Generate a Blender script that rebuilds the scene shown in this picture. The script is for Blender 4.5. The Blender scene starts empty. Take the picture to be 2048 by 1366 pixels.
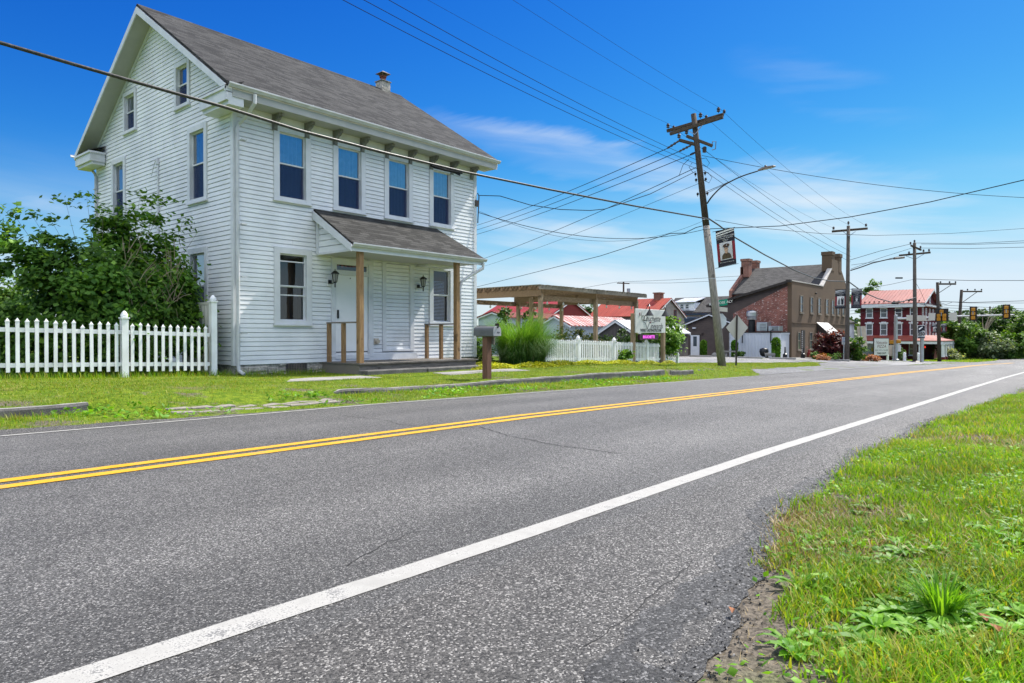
import bpy, bmesh, math, random
import numpy as np
from mathutils import Vector, Matrix
random.seed(7)
RNG = np.random.default_rng(11)
scene = bpy.context.scene
COL = scene.collection
R = math.radians
# ------------------------------------------------------------------ camera
CF, CA, CP = 1365.9, 0.7007, 0.0107
FWD = Vector((math.cos(CA)*math.cos(CP), math.sin(CA)*math.cos(CP), -math.sin(CP)))
RGT = Vector((math.sin(CA), -math.cos(CA), 0)); UPV = RGT.cross(FWD)
cam = bpy.data.objects.new('camera', bpy.data.cameras.new('camera')); COL.objects.link(cam)
cam.data.sensor_width = 36; cam.data.lens = CF/2048*36
cam.data.clip_start = .05; cam.data.clip_end = 3000
cam.rotation_euler = (math.pi/2-CP, 0, CA-math.pi/2)
scene.camera = cam
def ray(x, y): return FWD + RGT*((x-1024)/CF) - UPV*((y-683)/CF)
def onX(x, y, X): d = ray(x, y); return d*(X/d.x)
def onY(x, y, Y): d = ray(x, y); return d*(Y/d.y)
def atD(x, y, D): return ray(x, y)*D
# ------------------------------------------------------------------ objects
FR = {}
def setp(o, label=None, cat=None, group=None, kind=None):
    if label: o['label'] = label
    if cat: o['category'] = cat
    if group: o['group'] = group
    if kind: o['kind'] = kind
    return o
def T(name, label, cat, loc=(0, 0, 0), rz=0, group=None):
    o = bpy.data.objects.new(name, None); COL.objects.link(o)
    o.location = loc; o.rotation_euler = (0, 0, rz); o.empty_display_size = .2
    setp(o, label, cat, group)
    FR[o.name] = Matrix.Translation(Vector(loc)) @ Matrix.Rotation(rz, 4, 'Z')
    return o
def copytree(o, parent=None):
    c = o.copy(); COL.objects.link(c)
    if parent is not None: c.parent = parent
    for k in ('label',):
        if parent is None and k in c: del c[k]
    FR[c.name] = FR.get(o.name, Matrix.Identity(4))
    for ch in list(o.children): copytree(ch, c)
    return c
def uv_planar(me):
    n = len(me.loops)
    if n == 0: return
    uvl = me.uv_layers.new(name='UVMap')
    nv = len(me.vertices); co = np.empty(nv*3); me.vertices.foreach_get('co', co); co = co.reshape(-1, 3)
    npoly = len(me.polygons); nr = np.empty(npoly*3); me.polygons.foreach_get('normal', nr); nr = nr.reshape(-1, 3)
    lt = np.empty(npoly, int); me.polygons.foreach_get('loop_total', lt)
    vi = np.empty(n, int); me.loops.foreach_get('vertex_index', vi)
    fi = np.repeat(np.arange(npoly), lt); N = nr[fi]; P = co[vi]
    u = np.stack([-N[:, 1], N[:, 0], np.zeros(n)], 1); l = np.linalg.norm(u, axis=1)
    flat = l < .02; u[flat] = (1, 0, 0); l[flat] = 1; u /= l[:, None]
    v = np.cross(N, u); v[flat] = (0, 1, 0)
    uv = np.stack([(P*u).sum(1), (P*v).sum(1)], 1).astype(np.float32)
    uvl.data.foreach_set('uv', uv.ravel())
class MB:
    def __init__(s): s.v = []; s.f = []; s.mi = []; s.m = 0
    def quad(s, *p):
        b = len(s.v); s.v += [tuple(q) for q in p]; s.f.append(tuple(range(b, b+len(p)))); s.mi.append(s.m); return s
    def box(s, x0, x1, y0, y1, z0, z1):
        x0, x1 = min(x0, x1), max(x0, x1); y0, y1 = min(y0, y1), max(y0, y1); z0, z1 = min(z0, z1), max(z0, z1)
        b = len(s.v)
        s.v += [(x0, y0, z0), (x1, y0, z0), (x1, y1, z0), (x0, y1, z0), (x0, y0, z1), (x1, y0, z1), (x1, y1, z1), (x0, y1, z1)]
        for q in ((0, 3, 2, 1), (4, 5, 6, 7), (0, 1, 5, 4), (1, 2, 6, 5), (2, 3, 7, 6), (3, 0, 4, 7)):
            s.f.append(tuple(b+i for i in q)); s.mi.append(s.m)
        return s
    def obox(s, c, ax, ay, az):
        c = Vector(c); ax = Vector(ax); ay = Vector(ay); az = Vector(az)
        if ax.cross(ay).dot(az) < 0: ay = -ay
        b = len(s.v)
        for k in (-1, 1):
            for i, j in ((-1, -1), (1, -1), (1, 1), (-1, 1)): s.v.append(tuple(c+ax*i+ay*j+az*k))
        for q in ((0, 3, 2, 1), (4, 5, 6, 7), (0, 1, 5, 4), (1, 2, 6, 5), (2, 3, 7, 6), (3, 0, 4, 7)):
            s.f.append(tuple(b+i for i in q)); s.mi.append(s.m)
        return s
    def beam(s, a, b, w, h, up=(0, 0, 1)):
        a = Vector(a); b = Vector(b); d = b-a; up = Vector(up)
        sx = d.cross(up)
        if sx.length < 1e-6: sx = Vector((1, 0, 0))
        sx.normalize(); uz = sx.cross(d).normalized()
        return s.obox((a+b)/2, d/2, sx*(w/2), uz*(h/2))
    def tube(s, pts, rad, n=8, cap=True):
        pts = [Vector(p) for p in pts]
        if not hasattr(rad, '__len__'): rad = [rad]*len(pts)
        b = len(s.v); ref = None
        for i, p in enumerate(pts):
            t = (pts[min(i+1, len(pts)-1)]-pts[max(i-1, 0)]).normalized()
            if ref is None: ref = Vector((0, 0, 1)) if abs(t.z) < .9 else Vector((1, 0, 0))
            e1 = t.cross(ref)
            if e1.length < 1e-5: e1 = t.cross(Vector((0, 1, 0)))
            e1.normalize(); e2 = t.cross(e1)
            ref = -e2 if False else ref
            for k in range(n):
                a = 2*math.pi*k/n; s.v.append(tuple(p+(e1*math.cos(a)+e2*math.sin(a))*rad[i]))
        for i in range(len(pts)-1):
            for k in range(n):
                k2 = (k+1) % n
                s.f.append((b+i*n+k, b+i*n+k2, b+(i+1)*n+k2, b+(i+1)*n+k)); s.mi.append(s.m)
        if cap:
            s.f.append(tuple(b+k for k in reversed(range(n)))); s.mi.append(s.m)
            e = b+(len(pts)-1)*n; s.f.append(tuple(e+k for k in range(n))); s.mi.append(s.m)
        return s
    def lathe(s, c, prof, n=12, tilt=None):
        c = Vector(c); b = len(s.v)
        for r, z in prof:
            for k in range(n):
                a = 2*math.pi*k/n; p = Vector((r*math.cos(a), r*math.sin(a), z))
                if tilt is not None: p = tilt @ p
                s.v.append(tuple(c+p))
        for i in range(len(prof)-1):
            for k in range(n):
                k2 = (k+1) % n; s.f.append((b+i*n+k, b+i*n+k2, b+(i+1)*n+k2, b+(i+1)*n+k)); s.mi.append(s.m)
        s.f.append(tuple(b+k for k in reversed(range(n)))); s.mi.append(s.m)
        e = b+(len(prof)-1)*n; s.f.append(tuple(e+k for k in range(n))); s.mi.append(s.m)
        return s
    def extr(s, poly, d):
        "flat polygon extruded by vector d"
        poly = [Vector(p) for p in poly]; d = Vector(d); n = len(poly); nn = Vector((0, 0, 0))
        for i in range(n): nn += poly[i].cross(poly[(i+1) % n])
        if nn.dot(d) < 0: poly.reverse()
        b = len(s.v); s.v += [tuple(p) for p in poly]+[tuple(p+d) for p in poly]
        s.f.append(tuple(b+i for i in reversed(range(n)))); s.mi.append(s.m)
        s.f.append(tuple(b+n+i for i in range(n))); s.mi.append(s.m)
        for i in range(n):
            j = (i+1) % n; s.f.append((b+i, b+j, b+n+j, b+n+i)); s.mi.append(s.m)
        return s
    def build(s, name, mats, parent=None, smooth=False, bevel=0, label=None):
        me = bpy.data.meshes.new(name)
        v = s.v
        if parent is not None and parent.name in FR:
            iv = FR[parent.name].inverted(); v = [tuple(iv @ Vector(p)) for p in v]
        me.from_pydata(v, [], s.f); me.update()
        if bevel:
            bm = bmesh.new(); bm.from_mesh(me); bmesh.ops.remove_doubles(bm, verts=bm.verts, dist=1e-5)
            bmesh.ops.bevel(bm, geom=[e for e in bm.edges if e.is_manifold and e.calc_face_angle(0) > .5], offset=bevel, segments=1, affect='EDGES', clamp_overlap=True)
            bm.to_mesh(me); bm.free()
        if not isinstance(mats, (list, tuple)): mats = [mats]
        for m in mats: me.materials.append(m)
        if len(mats) > 1 and not bevel: me.polygons.foreach_set('material_index', s.mi)
        if smooth: me.polygons.foreach_set('use_smooth', [True]*len(me.polygons))
        uv_planar(me)
        o = bpy.data.objects.new(name, me); COL.objects.link(o)
        if parent is not None:
            o.parent = parent; FR[o.name] = FR[parent.name]
        else: FR[o.name] = Matrix.Identity(4)
        if label: o['label'] = label
        return o
def npmesh(name, verts, faces4=None, faces3=None, mat=None, parent=None, col=None):
    "numpy mesh; col = one random value per vertex group stored as attribute 'tint'"
    me = bpy.data.meshes.new(name)
    f4 = np.zeros((0, 4), int) if faces4 is None else faces4
    f3 = np.zeros((0, 3), int) if faces3 is None else faces3
    if parent is not None and parent.name in FR:
        t = np.array(FR[parent.name].translation); verts = verts-t
    me.vertices.add(len(verts)); me.vertices.foreach_set('co', verts.astype(np.float32).ravel())
    nl = f4.size+f3.size; me.loops.add(nl); me.polygons.add(len(f4)+len(f3))
    me.loops.foreach_set('vertex_index', np.concatenate([f4.ravel(), f3.ravel()]).astype(np.int32))
    st = np.concatenate([np.arange(len(f4))*4, f4.size+np.arange(len(f3))*3]).astype(np.int32)
    me.polygons.foreach_set('loop_start', st)
    me.update(calc_edges=True)
    if col is not None:
        at = me.attributes.new('tint', 'FLOAT', 'POINT'); at.data.foreach_set('value', col.astype(np.float32))
    me.materials.append(mat); me.validate()
    o = bpy.data.objects.new(name, me); COL.objects.link(o)
    if parent is not None: o.parent = parent; FR[o.name] = FR[parent.name]
    return o
# ------------------------------------------------------------------ materials
class NT:
    def __init__(s, tree): s.t = tree; s.n = tree.nodes; s.l = tree.links
    def node(s, typ, **kw):
        n = s.n.new(typ)
        for k, v in kw.items(): setattr(n, k, v)
        return n
    def set(s, inp, v):
        if isinstance(v, bpy.types.NodeSocket): s.l.new(v, inp)
        elif isinstance(v, (int, float)) and inp.type == 'RGBA': inp.default_value = (v, v, v, 1)
        elif isinstance(v, (tuple, list)) and inp.type == 'RGBA' and len(v) == 3: inp.default_value = (*v, 1)
        else: inp.default_value = v
    def math(s, op, a, b=0., c=None, clamp=False):
        n = s.node('ShaderNodeMath', operation=op, use_clamp=clamp); s.set(n.inputs[0], a); s.set(n.inputs[1], b)
        if c is not None: s.set(n.inputs[2], c)
        return n.outputs[0]
    def mix(s, f, a, b, blend='MIX'):
        n = s.node('ShaderNodeMix', data_type='RGBA', blend_type=blend); s.set(n.inputs[0], f); s.set(n.inputs[6], a); s.set(n.inputs[7], b); return n.outputs[2]
    def ramp(s, f, lo, hi, a=0., b=1.):
        n = s.node('ShaderNodeMapRange', clamp=True, interpolation_type='SMOOTHSTEP'); s.set(n.inputs[0], f); s.set(n.inputs[1], lo); s.set(n.inputs[2], hi); s.set(n.inputs[3], a); s.set(n.inputs[4], b); return n.outputs[0]
    def noise(s, vec, scale, detail=3, rough=.55):
        n = s.node('ShaderNodeTexNoise'); s.set(n.inputs['Vector'], vec); s.set(n.inputs['Scale'], scale); s.set(n.inputs['Detail'], detail); s.set(n.inputs['Roughness'], rough); return n.outputs[0]
    def pos(s): return s.node('ShaderNodeNewGeometry').outputs['Position']
    def obj(s): return s.node('ShaderNodeTexCoord').outputs['Object']
    def uv(s): return s.node('ShaderNodeTexCoord').outputs['UV']
    def island(s): return s.node('ShaderNodeNewGeometry').outputs['Random Per Island']
    def scale(s, v, sc):
        n = s.node('ShaderNodeMapping'); s.set(n.inputs[0], v); n.inputs[3].default_value = sc; return n.outputs[0]
    def bump(s, h, strength, dist=.01):
        n = s.node('ShaderNodeBump'); s.set(n.inputs['Height'], h); n.inputs['Strength'].default_value = strength; n.inputs['Distance'].default_value = dist; return n.outputs[0]
    def principled(s, col, rough=.7, spec=.5, metal=0., normal=None, **kw):
        b = s.node('ShaderNodeBsdfPrincipled'); s.set(b.inputs['Base Color'], col); s.set(b.inputs['Roughness'], rough)
        s.set(b.inputs['Specular IOR Level'], spec); s.set(b.inputs['Metallic'], metal)
        if normal is not None: s.l.new(normal, b.inputs['Normal'])
        for k, v in kw.items(): s.set(b.inputs[k], v)
        return b.outputs[0]
    def out(s, sh):
        o = s.node('ShaderNodeOutputMaterial'); s.l.new(sh, o.inputs[0])
MATS = {}
def newmat(name):
    m = bpy.data.materials.new(name); m.use_nodes = True; m.node_tree.nodes.clear(); MATS[name] = m
    return m, NT(m.node_tree)
def plain(name, col, rough=.6, var=.12, sc=2.5, dirt=None, dirtamt=.35, fine=0, bump=0, bsc=40, spec=.4, metal=0., streak=None):
    "a painted / natural surface with soft mottling, fine grain and dirt blotches"
    m, t = newmat(name); p = t.obj()
    if streak: p = t.scale(p, streak)
    n1 = t.noise(p, sc, 5); f = t.ramp(n1, .3, .7, 1-var, 1+var)
    c = t.mix(1., col, f, 'MULTIPLY')
    if fine: c = t.mix(1., c, t.ramp(t.noise(p, bsc, 2), .3, .7, 1-fine, 1+fine), 'MULTIPLY')
    if dirt: c = t.mix(t.math('MULTIPLY', t.ramp(t.noise(p, sc*.7, 6, .65), .5, .78), dirtamt), c, dirt)
    nm = t.bump(t.noise(p, bsc, 3), bump, .004) if bump else None
    t.out(t.principled(c, t.ramp(n1, .2, .8, max(rough-.08, .02), min(rough+.08, 1)), spec, metal, nm)); return m
def wood(name, c1, c2, rough=.75, axis=(1, 1, 1)):
    m, t = newmat(name); p = t.scale(t.obj(), axis)
    g = t.noise(p, 9, 6, .6); kn = t.ramp(t.noise(t.obj(), 3.1, 1), .68, .74)
    c = t.mix(t.ramp(g, .3, .72), c1, c2); c = t.mix(t.math('MULTIPLY', kn, .6), c, tuple(x*.4 for x in c1))
    isl = t.ramp(t.island(), 0, 1, .82, 1.15); c = t.mix(1., c, isl, 'MULTIPLY')
    t.out(t.principled(c, rough, .25, 0., t.bump(g, .5, .004))); return m
def shingle(name, col, var=.3, bw=.3, bh=.14):
    m, t = newmat(name); u = t.uv()
    b = t.node('ShaderNodeTexBrick'); t.set(b.inputs['Vector'], u); b.offset = .5; b.squash = 1
    t.set(b.inputs['Color1'], (1, 1, 1)); t.set(b.inputs['Color2'], 0.); t.set(b.inputs['Mortar'], .5)
    t.set(b.inputs['Scale'], 1.); t.set(b.inputs['Mortar Size'], .006); b.inputs['Brick Width'].default_value = bw; b.inputs['Row Height'].default_value = bh; t.set(b.inputs['Bias'], 0.)
    sx = t.node('ShaderNodeSeparateXYZ'); t.l.new(u, sx.inputs[0])
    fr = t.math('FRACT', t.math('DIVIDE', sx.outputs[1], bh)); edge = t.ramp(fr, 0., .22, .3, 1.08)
    tab = t.ramp(b.outputs[0], 0, 1, 1-var, 1+var)
    c = t.mix(1., col, tab, 'MULTIPLY'); c = t.mix(1., c, t.ramp(t.noise(u, 34, 3, .7), .3, .7, .45, 1.6), 'MULTIPLY')
    c = t.mix(1., c, t.ramp(t.noise(u, .9, 4), .3, .7, .88, 1.1), 'MULTIPLY')
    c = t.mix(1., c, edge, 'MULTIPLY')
    t.out(t.principled(c, .9, .2, 0., t.bump(t.math('SUBTRACT', t.math('MULTIPLY', t.math('SUBTRACT', 1., fr), 1.), b.outputs[1]), .9, .012))); return m
def bricks(name, c1, c2, mort, bw=.22, bh=.075, blotch=None):
    m, t = newmat(name); u = t.uv()
    b = t.node('ShaderNodeTexBrick'); t.set(b.inputs['Vector'], u); t.set(b.inputs['Color1'], c1); t.set(b.inputs['Color2'], c2); t.set(b.inputs['Mortar'], mort)
    t.set(b.inputs['Scale'], 1.); t.set(b.inputs['Mortar Size'], .008); b.inputs['Brick Width'].default_value = bw; b.inputs['Row Height'].default_value = bh
    c = t.mix(1., b.outputs[0], t.ramp(t.noise(u, 1.1, 5), .3, .7, .75, 1.25), 'MULTIPLY')
    if blotch: c = t.mix(t.ramp(t.noise(t.scale(u, (4.5, 13, 1)), 1., 2), .6, .68), c, blotch)
    t.out(t.principled(c, .9, .2, 0., t.bump(b.outputs[1], -.4, .006))); return m
def seam(name, col, pitch=.45, fade=None):
    "standing-seam metal roof: ribs are real geometry, this is its paint"
    m, t = newmat(name); u = t.uv()
    c = t.mix(1., col, t.ramp(t.noise(t.scale(u, (1, .25, 1)), 1.2, 6, .65), .3, .7, .8, 1.2), 'MULTIPLY')
    if fade: c = t.mix(t.ramp(t.noise(t.scale(u, (1.6, .12, 1)), 2., 4), .48, .7, 0., .8), c, fade)
    t.out(t.principled(c, .55, .4)); return m
def leafm(name, c1, c2, c3=None, trans=.35, rough=.5, spec=.22, patch=None):
    m, t = newmat(name); i = t.island()
    c = t.mix(t.ramp(i, .1, .9), c1, c2)
    if c3 is not None: c = t.mix(t.ramp(t.math('FRACT', t.math('MULTIPLY', i, 17.31)), .84, .96), c, c3)
    c = t.mix(1., c, t.ramp(t.noise(t.pos(), 1.3, 3), .3, .7, .75, 1.25), 'MULTIPLY')
    if patch: c = t.mix(t.math('MULTIPLY', t.ramp(t.math('ADD', t.noise(t.pos(), 1.1, 5, .65), t.math('MULTIPLY', t.math('SUBTRACT', i, .5), .35)), .54, .7), .6), c, patch)
    p = t.principled(c, rough, spec)
    tr = t.node('ShaderNodeBsdfTranslucent'); t.set(tr.inputs[0], t.mix(1., c, (1.35, 1.3, .4), 'MULTIPLY'))
    mx = t.node('ShaderNodeMixShader'); mx.inputs[0].default_value = trans; t.l.new(p, mx.inputs[1]); t.l.new(tr.outputs[0], mx.inputs[2]); t.out(mx.outputs[0]); return m
def glass(name, refl=.25, tint=(.8, .85, .9)):
    m, t = newmat(name)
    tr = t.node('ShaderNodeBsdfTransparent'); t.set(tr.inputs[0], tint); g = t.node('ShaderNodeBsdfGlossy'); g.inputs['Roughness'].default_value = .01
    w = t.noise(t.obj(), 1.4, 2); t.l.new(t.bump(w, .16, .03), g.inputs['Normal'])
    fz = t.node('ShaderNodeFresnel'); fz.inputs[0].default_value = 1.5
    mx = t.node('ShaderNodeMixShader'); t.l.new(t.math('ADD', t.math('MULTIPLY', fz.outputs[0], .8), refl, clamp=True), mx.inputs[0]); t.l.new(tr.outputs[0], mx.inputs[1]); t.l.new(g.outputs[0], mx.inputs[2]); t.out(mx.outputs[0]); return m
def emit(name, col, st=1.):
    m, t = newmat(name); e = t.node('ShaderNodeEmission'); t.set(e.inputs[0], col); e.inputs[1].default_value = st; t.out(e.outputs[0]); return m
M_SIDE = plain('vinyl_siding', (.76, .775, .795), .5, .08, .9, (.42, .43, .42), .3, spec=.3)
M_TRIM = plain('white_trim', (.645, .66, .685), .5, .06, 3, (.45, .43, .4), .3)
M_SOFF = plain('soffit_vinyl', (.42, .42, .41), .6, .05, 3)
M_BRKT = plain('grey_bracket_paint', (.2, .2, .195), .7, .2, 9, (.12, .11, .1), .5)
M_GUT = plain('gutter_aluminium', (.54, .55, .565), .4, .08, 4, (.3, .3, .28), .5)
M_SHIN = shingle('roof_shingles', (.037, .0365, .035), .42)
M_SHIN2 = shingle('porch_shingles', (.035, .0345, .033), .42)
M_GLASS = glass('window_glass', .36)
M_GLASSD = glass('dark_window_glass', .06)
M_SCREEN = plain('insect_screen', (.02, .035, .1), .8, .25, 2)
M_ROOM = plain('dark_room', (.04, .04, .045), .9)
M_CURT = plain('sheer_curtain', (.3, .38, .56), .8, .15, 6)
M_DOOR = plain('white_door_paint', (.82, .82, .83), .45, .03, 2)
M_WOODB = wood('treated_wood', (.2, .115, .055), (.32, .2, .1), axis=(6, 6, .5))
M_WOODG = wood('weathered_wood', (.12, .105, .09), (.25, .22, .185), axis=(.5, 6, 6))
M_WOODV = wood('weathered_post', (.2, .165, .125), (.33, .28, .22), axis=(6, 6, .5))
M_DECK = wood('deck_boards', (.1, .09, .08), (.2, .18, .16), axis=(.5, 8, 8))
M_BLACK = plain('black_metal', (.012, .012, .013), .4, .1)
M_DARKM = plain('dark_brown_metal', (.03, .022, .018), .6, .2)
M_STONE = plain('rubble_stone', (.36, .335, .3), .9, .3, 5, (.17, .15, .12), .6, .3, .8, 22)
M_CONC = plain('concrete', (.25, .24, .222), .9, .18, 2.2, (.13, .125, .12), .6, .2, .5, 60)
M_CONCD = plain('dark_concrete', (.11, .105, .1), .92, .3, 3, (.05, .05, .045), .6, .25, .6, 60)
M_VINYL = plain('white_vinyl', (.84, .84, .84), .35, .08, 3, (.42, .43, .36), .3)
M_VINYLO = plain('old_vinyl_panel', (.58, .57, .52), .5, .1, 2, (.3, .32, .25), .4)
M_BRICKR = bricks('chimney_brick', (.2, .07, .045), (.26, .1, .06), (.25, .22, .2))
M_GALV = plain('galvanised_metal', (.45, .46, .47), .35, .12, 3, metal=.8)
M_RUST = plain('weathered_metal', (.16, .13, .11), .6, .3, 5, (.2, .08, .03), .5)
# ------------------------------------------------------------------ ground
RX = np.array([-80, -20, 0, 7, 14, 22, 33, 44, 52, 65, 75, 108, 140, 400.]); RZ = np.array([-.3, -.92, -1.09, -1.165, -1.305, -1.46, -1.69, -1.96, -2.13, -2.48, -2.8, -3.75, -4.2, -6.])
LX = np.array([-80, -10, 0, 3.7, 7.2, 10, 14, 17, 20, 24, 27, 40, 60, 75, 108, 140, 400.]); LZ = np.array([-.4, -.72, -.80, -.85, -.965, -1.03, -1.03, -1.05, -1.1, -1.22, -1.32, -1.68, -2.05, -2.65, -3.95, -4.3, -6.])
def sstep(t): t = np.clip(t, 0, 1); return t*t*(3-2*t)
def zroad(x): return np.interp(x, RX, RZ)
def zlawn(x): return np.interp(x, LX, LZ)
def kerbed(x): return ((x > -30) & (x < 3.45)) | ((x > 7.15) & (x < 23.6))
KERB_Y = 10.5
def ground(x, y):
    x = np.asarray(x, float); y = np.asarray(y, float)
    zr = zroad(x); zl = zlawn(x)
    crown = .06*np.clip(1-((y-5.7)/3.4)**2, 0, 1)
    k = kerbed(x)
    gutter = zr+.05*sstep((y-9.2)/1.2)
    zkl = zl-np.where(x < 3.6, .12, .075)*(1-sstep((y-KERB_Y)/2.6))
    zk = np.where(y < KERB_Y+.06, gutter, gutter+(zkl-gutter)*sstep((y-KERB_Y-.06)/.1))
    zs = zr+(zl-zr)*sstep((y-9.1)/(2.6+np.clip((x-24)*.25, 0, 8)))
    kw = np.maximum(1-sstep((x-3.1)/1.2), sstep((x-6.4)/.9)*(1-sstep((x-23)/1.5))); far = zs+(zk-zs)*kw
    near = zr+.05*sstep((1.6-y)/1.5)-.012*np.clip(-1-y, 0, 40)
    z = np.where(y > 9, far, np.where(y < 1.6, near, zr+crown))
    z = z-.035*np.clip(.25+x/4, .2, 1)*sstep((5.7-y)/3.2)
    back = np.clip((y-30)/60, 0, 1); z = z-back*.6*np.clip((x-10)/30, 0, 1)
    lump = .012*np.sin(x*2.3+np.sin(y*1.7)*2)*np.sin(y*2.9+x*.7)
    z = z+lump*np.where((y > 9.6) | (y < 1.2), 1, 0)
    # bare hill far to the right, carries the distant wood
    hx, hy = (x-330)/120, (y+10)/150
    z = z+9.5*np.exp(-(hx**2+hy**2))
    return z
def gz(x, y): return float(ground(x, y))
gx = np.unique(np.concatenate([np.arange(-60, -4, 4.), np.arange(-4, 0, .25), np.arange(0, 12, .12), np.arange(12, 32, .25), np.arange(32, 120, 2.), np.arange(120, 620, 14.), [3.449, 3.451, 7.149, 7.151]]))
gy = np.unique(np.concatenate([np.arange(-260, -20, 15.), np.arange(-20, -2, 1.), np.arange(-2, .4, .25), np.arange(.4, 2.2, .08), np.arange(2.2, 20, .25), np.arange(20, 60, 2.), np.arange(60, 420, 15.), [10.555, 10.6, 10.65, 9.02]]))
X, Y = np.meshgrid(gx, gy, indexing='ij'); Z = ground(X, Y)
def near_edge0(x): return np.interp(x, [-30, 0, 2.1, 3.1, 4.6, 6.8, 11, 22, 40, 330], [1.1, 1.0, 1.02, 1.16, 1.5, 1.66, 1.72, 1.35, 1.3, 1.3])
inroad = (Y > near_edge0(X)+.1) & (Y < 9.1); Z = np.where(inroad, Z-.03, Z)
nxg, nyg = X.shape; idx = np.arange(nxg*nyg).reshape(nxg, nyg)
f4 = np.stack([idx[:-1, :-1], idx[1:, :-1], idx[1:, 1:], idx[:-1, 1:]], -1).reshape(-1, 4)
m, t = newmat('lawn_soil'); p = t.pos()
n = t.noise(p, .9, 6, .6); n2 = t.noise(p, 7, 4, .6); n3 = t.noise(p, 45, 3, .6)
c = t.mix(t.ramp(n2, .35, .65), (.07, .125, .008), (.14, .19, .014))
c = t.mix(t.ramp(n, .58, .72), c, (.2, .17, .05))
c = t.mix(1., c, t.ramp(n3, .3, .7, .55, 1.4), 'MULTIPLY')
sx = t.node('ShaderNodeSeparateXYZ'); t.l.new(p, sx.inputs[0]); yy = t.math('ADD', sx.outputs[1], t.math('MULTIPLY', t.math('SUBTRACT', n, .5), 1.1))
dirt = t.mix(t.ramp(n3, .3, .7), (.06, .052, .042), (.17, .145, .115))
c = t.mix(t.math('MULTIPLY', t.ramp(yy, .55, .95), t.ramp(yy, 8.0, 7.0)), c, dirt)
c = t.mix(t.math('MULTIPLY', t.ramp(t.math('ADD', n, t.math('MULTIPLY', n2, .3)), .66, .8), t.ramp(yy, 12.5, 11.)), c, dirt)
t.out(t.principled(c, .95, .1, 0., t.bump(n3, .8, .02)))
g_o = npmesh('ground', np.stack([X, Y, Z], -1).reshape(-1, 3), f4, mat=m); setp(g_o, kind='structure')
# --- asphalt
def asphalt(name, dark, mid, light, coarse=75., chips=.5):
    m, t = newmat(name); p = t.pos()
    v = t.node('ShaderNodeTexVoronoi'); t.set(v.inputs['Vector'], p); v.inputs['Scale'].default_value = coarse
    sc = t.node('ShaderNodeSeparateColor'); t.l.new(v.outputs['Color'], sc.inputs[0])
    a = sc.outputs[0]
    c = t.mix(t.ramp(a, 0., .75), dark, mid); c = t.mix(t.math('MULTIPLY', t.ramp(a, .8, .98), chips), c, light)
    fine = t.noise(p, coarse*2.2, 2, .7); c = t.mix(1., c, t.ramp(fine, .3, .7, .62, 1.4), 'MULTIPLY')
    big = t.noise(t.scale(p, (.09, .55, 1)), 1.5, 5, .6); c = t.mix(1., c, t.ramp(big, .3, .7, .84, 1.13), 'MULTIPLY')
    pat = t.noise(p, .7, 6, .65); c = t.mix(1., c, t.ramp(pat, .32, .7, .9, 1.08), 'MULTIPLY')
    yy_ = t.node('ShaderNodeSeparateXYZ'); t.l.new(p, yy_.inputs[0]); tr_ = t.math('SINE', t.math('ADD', t.math('MULTIPLY', yy_.outputs[1], 3.9), .6)); c = t.mix(1., c, t.ramp(t.math('ADD', tr_, t.math('MULTIPLY', t.math('SUBTRACT', big, .5), 3.)), -1.2, 1.2, .93, 1.07), 'MULTIPLY')
    st = t.noise(p, 2.3, 3, .5); c = t.mix(t.math('MULTIPLY', t.ramp(st, .7, .78), .35), c, dark)
    h = t.math('SUBTRACT', 1., v.outputs['Distance']); h = t.math('ADD', t.math('MULTIPLY', h, .6), fine)
    t.out(t.principled(c, t.ramp(a, 0, 1, .8, .55), .42, 0., t.bump(h, .75, .008))); return m
M_ASPH = asphalt('asphalt', (.03, .029, .028), (.108, .104, .098), (.5, .48, .45), 165., .6)
M_SHLD = asphalt('shoulder_asphalt', (.024, .023, .022), (.1, .094, .086), (.5, .475, .44), 135., .65)
M_EDGE = asphalt('edge_grit', (.018, .018, .018), (.06, .058, .056), (.3, .29, .28), 115., .6)
M_GRAV = asphalt('gravel', (.09, .088, .086), (.2, .195, .19), (.45, .44, .43), 26., .8)
def sheet(name, edge_lo, edge_hi, xs, ny, lift, mat, fade=0.):
    "ribbon between two y(x) edges laid on the ground"
    xs = np.asarray(xs, float); lo = edge_lo(xs); hi = edge_hi(xs); tt = np.linspace(0, 1, ny)
    Yv = lo[:, None]+(hi-lo)[:, None]*tt[None]; Xv = np.repeat(xs[:, None], ny, 1)
    Zv = ground(Xv, Yv)+lift
    if fade: Zv[:, 0] -= fade; Zv[:, -1] -= fade
    ii = np.arange(len(xs)*ny).reshape(len(xs), ny)
    ff = np.stack([ii[:-1, :-1], ii[1:, :-1], ii[1:, 1:], ii[:-1, 1:]], -1).reshape(-1, 4)
    o = npmesh(name, np.stack([Xv, Yv, Zv], -1).reshape(-1, 3), ff, mat=mat); setp(o, kind='structure'); return o
rxs = np.unique(np.concatenate([np.arange(-30, 30, .06), np.arange(30, 120, .5), np.arange(120, 330, 10.)]))
def wob(x, s, a): return a*(np.sin(x*1.7*s+1)+.6*np.sin(x*4.1*s+2)+.5*np.sin(x*9.3*s)+.35*np.sin(x*23*s+.5)+.25*np.sin(x*51*s))/1.6
def near_edge(x): return np.interp(x, [-30, 0, 2.1, 3.1, 4.6, 6.8, 11, 22, 40, 330], [1.1, 1.0, 1.02, 1.16, 1.5, 1.66, 1.72, 1.35, 1.3, 1.3])+wob(x, 1, .05)
def far_edge(x): return np.interp(x, [-30, 2.2, 5.7, 10.3, 16, 24.9, 26, 330], [9.55, 9.5, 9.12, 9.12, 9.1, 9.15, 9.2, 9.2])+wob(x, 1.3, .035)
sheet('road', lambda x: 0*x+2.2, lambda x: 0*x+9.06, rxs, 22, .004, M_ASPH)
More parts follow.
